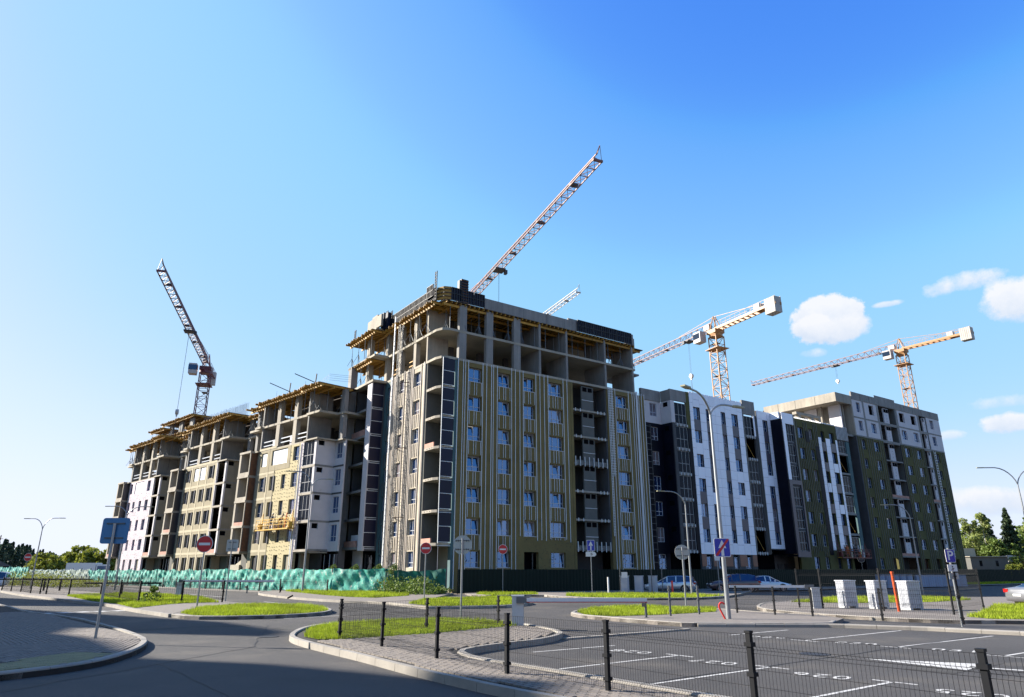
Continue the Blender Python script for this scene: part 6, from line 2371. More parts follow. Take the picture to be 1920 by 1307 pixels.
def barrier(x, y, ang, L, bz, label, col_, boom='boom_white', stripe_=True, z=0.12):
    t = empty('barrier_gate', (x, y, z), R(ang), label, 'barrier', 'parking barriers')
    b = MB()
    b.box(-0.2, 0.2, -0.17, 0.17, 0.0, 0.94)
    b.prism([(-0.22, -0.19), (0.22, -0.19), (0.22, 0.19), (-0.22, 0.19)], 0.94, 0.98)
    c = b.build('cabinet', M[col_], t)
    b = MB()
    b.box(0.201, 0.206, -0.14, 0.14, 0.08, 0.9)
    b.build('door', M['sign_dark'], c)
    b = MB()
    b.box(0.3, L, -0.28, -0.22, bz - 0.05, bz + 0.07)
    o = b.build('boom', M[boom], t)
    if stripe_:
        b = MB()
        b.box(0.3, L, -0.29, -0.21, bz - 0.075, bz - 0.051)
        b.build('red_edge', M['boom_red'], o)
    b = MB()
    b.box(-0.05, 0.4, -0.24, -0.171, bz - 0.1, bz + 0.1)
    b.build('arm_bracket', M['grey_steel'], t)
    return t


barrier(0.2, 25.1, 0, 4.4, 0.83, 'grey barrier cabinet with long white and red boom at the car park entrance', 'cabinet')
barrier(15.1, 36.2, 176, 4.1, 1.02, 'barrier cabinet and pale boom reaching left, beside the tall mesh fence', 'cabinet', stripe_=False)
barrier(-25.2, 55.0, -2, 7.3, 1.05, 'grey barrier cabinet with a thin red and white boom behind the left grass', 'cabinet')
for x0, x1, y, z, lab in ((-32.2, -26.4, 54.5, 1.02, 'lowered dark boom behind the left grass, ending left of the barrier cabinet'),
                          (-52.0, -39.5, 68, 1.15, 'second lowered dark boom farther left, before the weeds')):
    t = empty('barrier_boom', (x0, y, 0), 0, lab, 'barrier boom', 'lowered dark booms')
    b = MB()
    b.box(0, x1 - x0, -0.05, 0.05, z - 0.06, z + 0.06)
    b.build('boom', M['black_steel'], t)
    b = MB()
    b.box(x1 - x0 - 3, x1 - x0 - 2.85, -0.04, 0.04, 0.0, z - 0.061)
    b.build('support', M['black_steel'], t)
    place(b.mesh('support', M['black_steel']), 'support', t, (-1.5, 0, 0))

t = empty('orange_pipe', (17.72, 33.5, 0.12), 0, 'upright bright orange plastic pipe between the middle and right ribbed cabinets', 'pipe')
b = MB()
b.bar((0, 0, 0), (-0.05, 0, 1.68), 0.13, n=14)
b.build('pipe_body', M['orange_pipe'], t, smooth=False)
b = MB()
b.bar((-0.05, 0, 1.681), (-0.052, 0, 1.75), 0.155, n=14)
b.build('pipe_socket', M['orange_pipe'], t)
b = MB()
b.path([(0.12, 0, 0), (0.0, 0, 0.25), (-0.08, 0, 0.42), (-0.08, 0, 0.52), (-0.02, 0, 0.6), (0.08, 0, 0.6), (0.13, 0, 0.55)], 0.07, 10)
b.build('bent_pipe', M['red_pipe'], loc=(8.12, 28.35, 0.12), label='short red bent pipe sticking out of the paving beside the tall lamp post', cat='pipe')
b = MB()
b.bar((0, 0, 0), (0, 0, 1.0), 0.16, n=10)
b.build('red_bollard', M['red_pipe'], loc=(13.5, 61.0, 0.1), label='short red bollard in front of the rear wheel of the silver estate car', cat='bollard')
b = MB()
b.bar((0, 0, 0), (0, 0, 1.3), 0.14, n=10)
b.build('white_bollard', M['sign_white'], loc=(8.1, 60.9, 0.1), label='plain white post left of the three small cabinets', cat='bollard')
for i, (x, y, lab) in enumerate(((5.35, 29.24, 'short dark post with a tilted reader box at the paved island kerb'), (-22.2, 60.8, 'short dark post with a tilted reader box on the far left traffic point'))):
    t = empty('reader_post', (x, y, 0.12), 0, lab, 'reader post', 'reader posts')
    b = MB()
    b.box(-0.04, 0.04, -0.04, 0.04, 0, 0.68)
    b.box(-0.09, 0.09, -0.09, 0.09, 0, 0.02)
    b.build('post', M['grey_steel'], t)
    b = MB()
    b.prism([(-0.18, -0.12), (-0.03, -0.2), (-0.0, 0.1), (-0.14, 0.08)], 0.42, 0.56)
    b.build('reader_box', M['sign_dark'], t)
for i, (x, y) in enumerate(((-15.3, 49.6), (-19.9, 62.2))):
    b = MB()
    b.bar((0, 0, 0), (0.18 if i else 0.35, 0, 0.5 if i else 0.18), 0.1)
    b.build('tilted_stub', M['black_steel'], loc=(x, y, 0.12), label=['dark stub lying low on the kerb of the far traffic point', 'short leaning dark stub at the left end of the netting verge'][i], cat='post', )
for i, x in enumerate((37.6, 38.6, 39.6, 40.6, 41.6)):
    b = MB()
    b.prism([(0.45 * cos(q * .524), 0.45 * sin(q * .524)) for q in range(12)], 0, 1.35)
    b.prism([(0.48 * cos(q * .524), 0.48 * sin(q * .524)) for q in range(12)], 1.35, 1.41)
    b.build('water_barrel', M['plastic_blue'], loc=(x + 3.2, 80.0 + 0.4 * i, 0.1), label=['first','second','third','fourth','fifth','sixth'][i] + ' from the left of the pale blue barrels before the dark fence', cat='barrel', group='pale blue barrels by the far fence')
for i, x in enumerate((48.6, 49.9, 51.2, 52.5, 54.0, 55.2)):
    b = MB()
    b.prism([(-0.6, -0.35), (0.6, -0.35), (0.5, 0.35), (-0.5, 0.35)], 0, 1.35)
    b.build('barrier_block', M['plastic_blue'], loc=(x, 86 + i * 0.6, 0.1), label=['first','second','third','fourth','fifth','sixth'][i] + ' from the left of the pale plastic blocks right of the parking sign', cat='block', group='pale blocks right of the parking sign')

# wear of the carriageway: a repaired strip, bitumen seams and drain covers
mat('asphalt_patch', (0.060, 0.055, 0.050), 0.9, 0.2, 0.5, 0.5, 45, fine=0.25)
mat('bitumen', (0.022, 0.021, 0.021), 0.7, 0.2, 2)
for poly in ([(-8.3, 25.5), (-7.0, 24.6), (-6.9, 26.9), (-8.0, 27.8)], [(2.6, 41.0), (6.5, 42.6), (6.1, 43.7), (2.3, 42.1)], [(-14.5, 22.6), (-9.5, 26.8), (-10.1, 27.5), (-15.2, 23.3)], [(8.6, 14.6), (10.6, 16.1), (10.0, 16.9), (8.0, 15.3)]):
    sheet('asphalt_patch', poly, 0.0045, 'asphalt_patch')
rs_ = random.Random(3)
for (x0, y0, x1, y1) in ((-8.5, 12.0, -6.8, 19.5), (-6.8, 19.5, -9.0, 27.0), (-4.0, 30.5, 9.5, 41.5), (2.2, 13.2, 14.5, 22.8), (-2.5, 9.5, -7.5, 16.0), (3.0, 45.0, 20.0, 47.5), (-30, 47, -9.5, 29.5)):
    n = 14
    pts = [(x0 + (x1 - x0) * k / n + rs_.uniform(-.06, .06), y0 + (y1 - y0) * k / n + rs_.uniform(-.06, .06)) for k in range(n + 1)]
    left = [offset_line(pts, .018)[k] for k in range(n + 1)]
    sheet('asphalt_seam', left + [offset_line(pts, -.018)[k] for k in range(n + 1)][::-1], 0.0065, 'bitumen')
for (x, y) in ((-7.4, 22.4), (-3.6, 35.5), (9.0, 44.0)):
    b = MB()
    b.disc((x, y, 0.006), 0.33, 24, 'z', 0.012)
    b.build('manhole_cover', M['form_rib'], label={-7.4: 'manhole cover in the road between the left pavers and the middle island', -3.6: 'manhole cover in the road beyond the middle island', 9.0: 'manhole cover in the far road near the small cabinets'}[x], cat='manhole cover')
# ------------------------------------------------------------------ vehicles
def loft(b, secs, close=True):
    n = len(secs[0])
    o = []
    for s in secs: o += s
    fs = []
    for k in range(len(secs) - 1):
        for i in range(n if close else n - 1):
            j = (i + 1) % n
            fs.append((k * n + i, k * n + j, (k + 1) * n + j, (k + 1) * n + i))
    fs.append(tuple(range(n))[::-1])
    fs.append(tuple(range((len(secs) - 1) * n, len(secs) * n)))
    b.add(o, fs)


def car(x, y, ang, style, paint, label, z=0.0):
    """x axis of the car points forwards; origin under the middle"""
    t = empty('parked_car', (x, y, z), R(ang), label, 'car', 'parked cars')
    if style == 'estate':
        L, W, prof = 4.6, 1.76, [(-2.3, .55, .80), (-2.26, .30, .98), (-1.9, .24, 1.0), (-1, .2, .97), (0, .2, .94), (.8, .2, .92), (1.4, .2, .88), (2.0, .24, .76), (2.25, .32, .62), (2.3, .42, .55)]
        green = [(-2.2, .99, 1.02), (-2.0, .99, 1.38), (-1.5, .97, 1.46), (-.6, .95, 1.47), (.2, .93, 1.43), (.55, .92, 1.30), (1.15, .90, .92)]
    elif style == 'suv':
        L, W, prof = 4.7, 1.85, [(-2.35, .6, .85), (-2.3, .34, 1.06), (-1.9, .28, 1.08), (-1, .26, 1.06), (0, .26, 1.04), (.9, .26, 1.02), (1.5, .26, .98), (2.1, .3, .86), (2.32, .4, .7), (2.36, .5, .62)]
        green = [(-2.2, 1.07, 1.12), (-1.95, 1.07, 1.5), (-1.3, 1.05, 1.62), (-.5, 1.04, 1.64), (.3, 1.03, 1.58), (.7, 1.02, 1.42), (1.2, 1.0, 1.03)]
    elif style == 'van':
        L, W, prof = 4.3, 1.78, [(-2.15, .5, 1.0), (-2.12, .28, 1.1), (-1.8, .22, 1.1), (-1, .2, 1.08), (0, .2, 1.06), (.8, .2, 1.02), (1.4, .22, .92), (1.9, .26, .76), (2.1, .34, .6), (2.15, .42, .52)]
        green = [(-2.1, 1.1, 1.6), (-2.0, 1.1, 1.74), (-1.3, 1.08, 1.8), (-.5, 1.07, 1.8), (.2, 1.06, 1.72), (.7, 1.04, 1.45), (1.35, .98, 1.0)]
    else:  # saloon
        L, W, prof = 4.8, 1.84, [(-2.4, .5, .78), (-2.34, .28, .98), (-1.9, .22, 1.02), (-1.2, .2, 1.0), (0, .19, .94), (.8, .19, .92), (1.4, .2, .88), (2.0, .24, .76), (2.3, .32, .62), (2.38, .42, .54)]
        green = [(-1.75, 1.0, 1.03), (-1.2, .99, 1.24), (-.7, .96, 1.40), (-.2, .95, 1.45), (.3, .94, 1.42), (.65, .93, 1.27), (1.25, .9, .93)]
    hw = W / 2
    b = MB()
    secs = []
    for i, (px, z0, z1) in enumerate(prof):
        e = 0.80 if i in (0, len(prof) - 1) else (0.93 if i in (1, len(prof) - 2) else 1.0)
        w = hw * e
        zm = (z0 + z1) / 2
        secs.append([(px, -w * .90, z0), (px, -w * .98, z0 + .08), (px, -w, zm), (px, -w * .985, z1 - .12), (px, -w * .93, z1 - .03), (px, -w * .5, z1 + .02),
                     (px, w * .5, z1 + .02), (px, w * .93, z1 - .03), (px, w * .985, z1 - .12), (px, w, zm), (px, w * .98, z0 + .08), (px, w * .90, z0)])
    loft(b, secs)
    body = b.build('body', M[paint], t, smooth=True)
    # greenhouse: glass volume, painted roof and pillars
    b, rf = MB(), MB()
    secs, rs = [], []
    for px, z0, z1 in green:
        w0, w1 = hw * .92, hw * (.72 if z1 - z0 > .2 else .86)
        secs.append([(px, -w0, z0 - .04), (px, -w1, z1 - .05), (px, -w1 * .85, z1 - .02), (px, w1 * .85, z1 - .02), (px, w1, z1 - .05), (px, w0, z0 - .04)])
        if z1 - z0 > .3: rs.append([(px, -w1 - .012, z1 - .09), (px, -w1 * .86, z1), (px, w1 * .86, z1), (px, w1 + .012, z1 - .09), (px, 0, z1 - .07)])
    loft(b, secs)
    b.build('windows', M['car_glass'], t, smooth=False)
    loft(rf, rs)
    rf.build('roof', M[paint], t)
    p = MB()
    pil = [1, 3, len(green) - 3] if style != 'sedan' else [1, 3, len(green) - 3]
    for i in pil:
        px, z0, z1 = green[i]
        w0, w1 = hw * .925, hw * .725
        for s in (-1, 1): p.bar((px, s * w0, z0 - .02), (px, s * (w1 + .015), z1 - .06), 0.09, 0.05)
    g0, g1 = green[-1], green[-3]
    for s in (-1, 1): p.bar((g0[0], s * hw * .87, g0[1]), (g1[0], s * hw * .735, g1[2] - .06), 0.07, 0.06)
    p.build('window_pillars', M[paint if paint != 'car_white' else 'car_white'], t)
    # wheels
    for wx in (-L * .29, L * .305):
        for s in (-1, 1):
            b = MB()
            b.disc((wx, s * (hw - .012), .33), .40, 24, 'y', 0.03)
            b.build('wheel_arch', M['sign_dark'], t)
            b = MB()
            b.disc((wx, s * (hw - .09), .325), .325, 26, 'y', 0.22)
            w = b.build('wheel', M['tyre'], t)
            b = MB()
            for k in range(7):
                a = 2 * math.pi * k / 7
                b.bar((wx, s * (hw + .026), .325), (wx + .21 * cos(a), s * (hw + .026), .325 + .21 * sin(a)), 0.055, 0.02)
            ring = []
            for k in range(24):
                a, a2 = 2 * math.pi * k / 24, 2 * math.pi * (k + 1) / 24
                b.bar((wx + .215 * cos(a), s * (hw + .026), .325 + .215 * sin(a)), (wx + .215 * cos(a2), s * (hw + .026), .325 + .215 * sin(a2)), 0.03, 0.02)
            b.build('rim', M['alloy'], w)
    for s in (-1, 1):
        b = MB()
        zt = prof[1][2]
        b.box(prof[0][0] + .0, prof[0][0] + .32, s * hw * .62 if s > 0 else s * hw * .945, s * hw * .945 if s > 0 else s * hw * .62, zt - .24, zt - .06)
        b.build('tail_light', M['tail_red'], t)
        b = MB()
        zf = prof[-2][2]
        b.box(prof[-1][0] - .32, prof[-1][0] - .03, s * hw * .5 if s > 0 else s * hw * .9, s * hw * .9 if s > 0 else s * hw * .5, zf - .04, zf + .09)
        b.build('headlight', M['head_lamp'], t)
        b = MB()
        mx = green[-2][0]
        b.box(mx - .05, mx + .08, s * hw * 1.0 if s > 0 else s * hw * 1.16, s * hw * 1.16 if s > 0 else s * hw * 1.0, green[-2][1] - .02, green[-2][1] + .13)
        b.build('wing_mirror', M[paint], t)
    b = MB()
    b.box(prof[0][0] - .02, prof[0][0] + .02, -.26, .26, .55, .66)
    b.build('number_plate', M['sign_white'], t)
    b = MB()
    for s in (-1, 1):
        b.box(-L * .2, L * .22, s * (hw + .002) - .012, s * (hw + .002) + .012, .28, .36)
        for dx in (-.75, .15): b.box(dx, dx + .14, s * (hw * .995) - .015, s * (hw * .995) + .015, .84, .87)
    b.build('door_trim', M['sign_dark'], t)
    return t


car(14.6, 66.6, 160, 'estate', 'car_silver', 'silver estate car parked behind the three small cabinets, red tail light to the right')
car(20.9, 68.4, 178, 'suv', 'car_dark', 'dark purple brown estate car with a pale roof edge, parked behind the tall lamp post')
car(24.6, 70.6, 5, 'saloon', 'car_white', 'pale bluish white car mostly hidden behind the dark estate car')
car(30.7, 41.2, 10, 'saloon', 'car_grey', 'grey saloon car at the right edge with red tail light and spoked alloy wheel')
car(-62.5, 86.0, 200, 'van', 'car_white', 'white high roofed car at the left edge behind the weeds')
car(-66, 78, 200, 'saloon', 'car_grey', 'dark car nose in front of the white car at the left edge')

# far lorries and vans beyond the left netting
for i, (x, y, l, m, lab) in enumerate(((-118, 190, 11, 'sign_white', 'long white lorry roof showing above the mint netting at left'), (-88, 190, 3.5, 'sign_white', 'white van cab showing above the pale netting'),
                                      (-80, 190, 4.5, 'car_dark', 'dark lorry cab behind the leaning sign board pole'))):
    t = empty('lorry', (x, y, 0), R(-8), lab, 'lorry')
    b = MB()
    b.prism([(0, 0), (l * .78, 0), (l * .78, 2.4), (0, 2.4)], 0.9, 3.9)
    b.build('body', M[m], t)
    b = MB()
    b.prism([(l * .8, 0.05), (l, 0.15), (l, 2.25), (l * .8, 2.35)], 0.6, 3.5)
    c = b.build('cab', M[m], t)
    b = MB()
    b.box(l * .83, l + .02, 0.02, 2.3, 2.1, 3.1)
    b.build('cab_window', M['car_glass'], c)
    for wx in (l * .12, l * .3, l * .88):
        b = MB()
        b.disc((wx, 0.1, 0.5), 0.5, 16, 'y', 0.3)
        b.build('wheel', M['tyre'], t)


# ------------------------------------------------------------------ people and work cradles
def person(x, y, z, ang, bend, arm, label, jacket='cloth_dark', hat=True):
    t = empty('person', (x, y, z), R(ang), label, 'person', 'workers in the cradles')
    hz, hx = 0.93, 0.0
    sx, sz = 0.52 * sin(bend), hz + 0.50 * cos(bend)
    nx, nz = sx + 0.12 * sin(bend), sz + 0.12 * cos(bend)
    J = [(hx, 0, hz), (sx * .5, 0, (hz + sz) / 2), (sx, 0, sz), (nx, 0, nz), (nx + .06 * sin(bend), 0, nz + .1),
         (0.02, .10, hz - .08), (0.08, .11, .50), (0.0, .12, .08), (0.14, .12, .03),
         (-0.02, -.10, hz - .08), (0.04, -.11, .50), (-0.08, -.12, .08), (0.06, -.12, .03),
         (sx, .19, sz - .02), (sx + .16, .24, sz - .24), (sx + .36, .20, sz - .24 + arm),
         (sx, -.19, sz - .02), (sx + .10, -.26, sz - .27), (sx + .30, -.22, sz - .32 + arm)]
    E = [(0, 1), (1, 2), (2, 3), (3, 4), (0, 5), (5, 6), (6, 7), (7, 8), (0, 9), (9, 10), (10, 11), (11, 12), (2, 13), (13, 14), (14, 15), (2, 16), (16, 17), (17, 18)]
    rad = [.15, .15, .16, .06, .07, .10, .075, .05, .04, .10, .075, .05, .04, .075, .05, .035, .075, .05, .035]
    me = bpy.data.meshes.new('body')
    me.from_pydata(J, E, [])
    me.materials.append(M[jacket])
    o = place(me, 'body', t)
    o.modifiers.new('skin', 'SKIN')
    for i, sv_ in enumerate(me.skin_vertices[0].data):
        sv_.radius = (rad[i], rad[i])
        sv_.use_root = i == 0
    s = o.modifiers.new('sub', 'SUBSURF')
    s.levels = s.render_levels = 1
    hxx, hzz = nx + .08 * sin(bend) + .02, nz + .17
    me = bpy.data.meshes.new('head')
    b = MB()
    secs = []
    for k, (dz, r) in enumerate(((-.12, .045), (-.08, .075), (0, .09), (.07, .085), (.11, .05))):
        secs.append([(hxx + r * 1.1 * cos(q * .7854) + (.012 if k == 1 and q == 0 else 0), r * .9 * sin(q * .7854), hzz + dz) for q in range(8)])
    loft(b, secs)
    b.box(hxx + .09, hxx + .115, -.012, .012, hzz - .03, hzz + .01)
    b.build('head', M['skin'], t, smooth=True)
    if hat:
        b = MB()
        secs = [[(hxx + r * 1.15 * cos(q * .7854), r * sin(q * .7854), hzz + dz) for q in range(8)] for dz, r in ((.03, .125), (.04, .112), (.10, .095), (.14, .04))]
        loft(b, secs)
        b.build('helmet', M['helmet'], t, smooth=True)


def cradle(P, ang, L, label, m1, m2, people, side_m):
    t = empty('work_cradle', P, R(ang), label, 'work cradle', 'hanging work cradles')
    b = MB()
    b.box(-L / 2, L / 2, -0.35, 0.35, -0.08, 0.0)
    b.build('platform', M[side_m], t)
    for y in (-0.35, 0.35):
        b = MB()
        for z in (0.45, 0.8, 1.1): b.bar((-L / 2, y, z), (L / 2, y, z), 0.05)
        n = int(L / 1.0)
        for i in range(n + 1): b.bar((-L / 2 + L * i / n, y, 0), (-L / 2 + L * i / n, y, 1.1), 0.05)
        b.bar((-L / 2, y, -0.04), (L / 2, y, -0.04), 0.12)
        b.build('railing', M[m1], t)
    for s in (-1, 1):
        b = MB()
        b.bar((s * L * .46, 0.3, 0), (s * L * .46, 0.3, 2.0), 0.08)
        b.bar((s * L * .46, -0.3, 0), (s * L * .46, 0.3, 2.0), 0.05)
        b.box(s * L * .46 - .2, s * L * .46 + .2, -0.2, 0.2, 0.1, 0.7)
        b.build('hoist_frame', M[m2], t)
        b = MB()
        b.bar((s * L * .46, 0.3, 2.0), (s * L * .46, 0.3, 23.0 - P[2]), 0.03, n=3)
        b.build('suspension_rope', M['black_steel'], t)
    for k in range(7):
        b = MB()
        x = random.uniform(-L * .4, L * .45)
        if k < 4: b.prism([(x + .2 * cos(q), .1 + .2 * sin(q)) for q in range(6)], 0.001, random.uniform(.4, .8))
        else: b.bar((x, 0, 0.05), (x + random.uniform(-.5, .5), .1, 1.7), 0.08)
        b.build('material_load', M[random.choice(['aerated', 'cloth_orange', 'machine_cream', 'rust'])], t)
    c, s = cos(R(ang)), sin(R(ang))
    for dx, a, be, arm, lab, jk in people:
        person(P[0] + dx * c, P[1] + dx * s, P[2], ang + a, be, arm, lab, jk)


p = O2 + V2 * 6.3 - U2 * 0.75
cradle((p.x, p.y, 6.35), math.degrees(TH2 - math.pi), 7.4, 'yellow work cradle with railings and two workers hanging on the yellow dotted insulation wall', 'gondola_yellow', 'gondola_yellow',
       [(-0.9, 90, 0.25, 0.25, 'worker in dark clothes standing in the yellow cradle, left of the other', 'cloth_dark'),
        (0.8, 80, 0.75, 0.0, 'worker in dark clothes bending over in the yellow cradle, right of the other', 'cloth_dark')], 'gondola_yellow')
p = CORNER + U * 67.2 - V * 1.75
cradle((p.x, p.y, 3.7), 35, 7.6, 'red and yellow work cradle with workers at the foot of the far white strips', 'gondola_red', 'gondola_red',
       [(-1.6, 70, 0.2, 0.3, 'worker with orange top standing in the red cradle', 'cloth_orange'),
        (0.6, 100, 0.5, 0.1, 'worker in dark top bending in the red cradle', 'cloth_dark')], 'gondola_yellow')

# ------------------------------------------------------------------ boom machine behind the netting
t = empty('boom_lift', (-33.2, 88.5, 0), R(-35), 'cream boom lift with its long arm resting low behind the green netting', 'boom lift')
b = MB()
b.prism([(-2.2, -1.1), (2.6, -1.1), (2.6, 1.1), (-2.2, 1.1)], 0.6, 1.7)
b.prism([(-1.6, -.8), (0.4, -.8), (0.4, .8), (-1.6, .8)], 1.71, 2.6)
b.build('chassis', M['machine_cream'], t)
for wx in (-1.4, 1.8):
    for s in (-1, 1):
        b = MB()
        b.disc((wx, s * 1.05, .5), .5, 18, 'y', .3)
        b.build('wheel', M['tyre'], t)
b = MB()
b.bar((-1.2, 0, 2.3), (0.2, 0, 3.0), 0.5, 0.55)
b.bar((-0.2, 0, 2.8), (9.0, 0, 4.4), 0.42, 0.48, w2=0.3)
b.build('boom_arm', M['machine_cream'], t)
b = MB()
b.bar((0.2, 0.0, 2.3), (3.4, 0, 3.1), 0.16)
b.build('ram', M['galv_dark'], t)
b = MB()
b.path([(0.5, .1, 3.2), (1.8, .1, 4.6), (3.0, .1, 5.8)], 0.05, 4)
b.path([(4.5, .1, 8.2), (5.4, .1, 6.0), (6.6, .1, 3.0)], 0.05, 4)
b.build('cable', M['sign_dark'], t)

# ------------------------------------------------------------------ vegetation
def leaves(n, shape, size, seed, col_m, hh=1.0):
    """cloud of small leaf clumps; shape(u) returns centre list"""
    rs = np.random.default_rng(seed)
    c = shape(rs, n)
    k = len(c)
    a = rs.normal(size=(k, 3))
    a /= np.linalg.norm(a, axis=1)[:, None]
    r = rs.normal(size=(k, 3))
    b_ = np.cross(a, r)
    b_ /= np.linalg.norm(b_, axis=1)[:, None]
    s = size * rs.uniform(0.5, 1.2, (k, 1))
    v = np.stack([c - a * s * .5 - b_ * s * .28, c + a * s * .1 - b_ * s * .5, c + a * s * .6, c + a * s * .05 + b_ * s * .45], 1)
    me = bpy.data.meshes.new('crown')
    me.from_pydata(v.reshape(-1, 3).tolist(), [], np.arange(4 * k).reshape(-1, 4).tolist())
    me.materials.append(M[col_m])
    return me


def lumps(height, r0, prof, nl=26):
    def f(rs, n):
        out = []
        cs = []
        for i in range(nl):
            q = rs.uniform(0.0, 1)
            rr = prof(q) * r0
            a = rs.uniform(0, 2 * np.pi)
            d = rr * np.sqrt(rs.uniform(0.1, 1)) * 0.85
            cs.append((d * np.cos(a), d * np.sin(a), height * (0.22 + 0.78 * q), rs.uniform(0.14, 0.30) * r0 * (0.5 + prof(q))))
        per = n // nl
        for (x, y, z, r) in cs:
            p = rs.normal(size=(per, 3))
            p /= np.linalg.norm(p, axis=1)[:, None]
            p *= (rs.uniform(0.25, 1.0, (per, 1)) ** 0.5) * r * 1.25
            p[:, 2] *= 0.75
            out.append(p + (x, y, z))
        return np.concatenate(out)
    return f


def pine_shape(height, r0):
    def f(rs, n):
        q = rs.uniform(0, 1, n) ** 0.8
        tier = np.round(q * 11) / 11
        rr = r0 * (1.05 - q) * (0.75 + 0.25 * np.cos((q - tier) * 60))
        a = rs.uniform(0, 2 * np.pi, n)
        ab = np.round(a / 0.7) * 0.7 + rs.normal(0, 0.12, n) + tier * 9
        d = rr * np.sqrt(rs.uniform(0.02, 1, n))
        return np.stack([d * np.cos(ab), d * np.sin(ab), height * (0.12 + 0.88 * q) - d * 0.25 + rs.normal(0, .1, n)], 1)
    return f


CR = {
    'birch': [leaves(3400, lumps(13, 2.8, lambda q: 1.0 - 0.75 * abs(q - 0.35) ** 1.2, 34), 0.42, 10 + i, 'leaf_birch') for i in range(2)],
    'broad': [leaves(3600, lumps(9, 3.6, lambda q: math.sin(math.pi * (0.15 + 0.8 * q)), 34), 0.45, 20 + i, 'leaf_green') for i in range(2)],
    'pine': [leaves(3800, pine_shape(13, 3.6), 0.5, 30 + i, 'leaf_pine') for i in range(2)],
    'bush': [leaves(1500, lumps(2.2, 1.4, lambda q: 1 - 0.5 * q, 14), 0.2, 40 + i, 'leaf_yellow') for i in range(2)],
    'farpine': [leaves(900, pine_shape(13, 3.2), 0.95, 50 + i, 'leaf_far') for i in range(3)],
    'farbroad': [leaves(800, lumps(11, 4.2, lambda q: math.sin(math.pi * (0.2 + 0.75 * q)), 20), 1.0, 60 + i, 'leaf_far') for i in range(3)],
    'yelbush': [leaves(1100, lumps(7, 4.5, lambda q: 1 - 0.6 * q, 20), 0.75, 70 + i, 'leaf_yellow') for i in range(2)],
    'weed': [leaves(500, lumps(1.3, 0.9, lambda q: 1 - 0.5 * q, 16), 0.15, 80 + i, 'leaf_green') for i in range(2)],
}
TR = {}


def trunk(h, r, m):
    k = (h, r, m)
    if k not in TR:
        b = MB()
        rs = random.Random(int(h * 10))
        b.bar((0, 0, -0.2), (0.1, 0.05, h * .5), r * 2, n=7, w2=r * 1.3)
        b.bar((0.1, 0.05, h * .5), (0.0, 0.1, h * .92), r * 1.3, n=7, w2=r * .4)
        for i in range(9):
            z = h * (0.3 + 0.06 * i)
            a = i * 2.4
            l = h * 0.2 * (1.1 - i / 12)
            b.bar((0.05, 0.05, z), (l * cos(a), l * sin(a), z + l * 0.8), r * .5, n=5, w2=r * .15)
        TR[k] = b.mesh('trunk', M[m])
    return TR[k]


def tree(x, y, kind, s, label, group=None, cat='tree', i=0, sz=None):
    name = {'birch': 'birch_tree', 'broad': 'broadleaf_tree', 'pine': 'pine_tree', 'farpine': 'pine_tree', 'farbroad': 'broadleaf_tree', 'bush': 'bush', 'yelbush': 'bush', 'weed': 'weed_clump'}[kind]
    t = empty(name, (x, y, 0), random.uniform(0, 6.28), label, cat, group)
    h = {'birch': 13, 'broad': 9, 'pine': 13, 'farpine': 13, 'farbroad': 11, 'bush': 1.6, 'yelbush': 5, 'weed': 1.0}[kind]
    place(trunk(h, {'bush': .04, 'weed': .015}.get(kind, .17), 'birch_bark' if kind == 'birch' else 'bark'), 'trunk', t, scale=(s, s, s * (sz or 1)))
    place(CR[kind][i % len(CR[kind])], 'crown', t, scale=(s, s, s * (sz or 1)))
    return t


# right-hand wood, beyond the far block
rt = [(101.0, 156, 'birch', .96, 'pale slender birch tree nearest the far corner block at the right'),
      (104.6, 157, 'birch', 1.06, 'tallest pale birch tree of the right wood, just right of the far corner block'),
      (107.3, 166, 'broad', 1.35, 'dark broadleaf tree between the birch and the big dark pine'),
      (111.0, 158, 'pine', 1.16, 'big dark pine tree standing highest in the middle of the right wood'),
      (108.8, 162, 'pine', 1.08, 'dark pine just behind and left of the big dark pine'),
      (103.0, 152, 'broad', .9, 'rounded green tree low in front of the birches at the right'),
      (106.6, 151, 'broad', .8, 'green tree low in front of the tallest birch'),
      (110.2, 151, 'broad', .78, 'yellowish green tree low in front of the big dark pine'),
      (113.2, 153, 'birch', .62, 'short pale birch to the right of the big dark pine'),
      (118.6, 160, 'birch', 1.14, 'large pale green tree at the right edge behind the lamp pole'),
      (121.0, 164, 'broad', 1.5, 'broad dark tree at the right edge beside the large pale one'),
      (116.2, 166, 'broad', .95, 'mid height green tree in the gap right of the big dark pine'),
      (126.0, 158, 'birch', 1.1, 'pale birch at the very right edge of the photo'),
      (97.0, 158, 'broad', .9, 'green tree partly hidden by the end of the far corner block'),
      (114.5, 150, 'broad', .62, 'small round tree low to the right of the big dark pine'),
      (119.0, 150, 'broad', .7, 'low green tree under the right edge lamp')]
for i, (x, y, k, s, lab) in enumerate(rt): tree(x, y, k, s, lab, 'trees of the right wood', i=i)
for i, (x, y, s) in enumerate(((98.5, 141, 1.1), (103, 140, 1.3), (99.5, 137, .9), (118, 145, 1.6), (122, 144, 1.7), (126, 143, 1.5), (114, 146, 1.2), (107, 141, 1.0))):
    tree(x, y, 'bush', s * 1.5, ['yellow green bush at the left corner of the grey shed', 'yellow green bush at the right corner of the grey shed', 'small yellow green bush in front of the grey shed windows', 'yellow green bush left of the yellow trestle', 'yellow green bush right of the yellow trestle', 'yellow green bush at the right edge beyond the trestle', 'yellow green bush beside the red lorry cab', 'low yellow green bush between the shed and the lorry cab'][i], 'yellow green bushes before the sheds', 'bush', i)
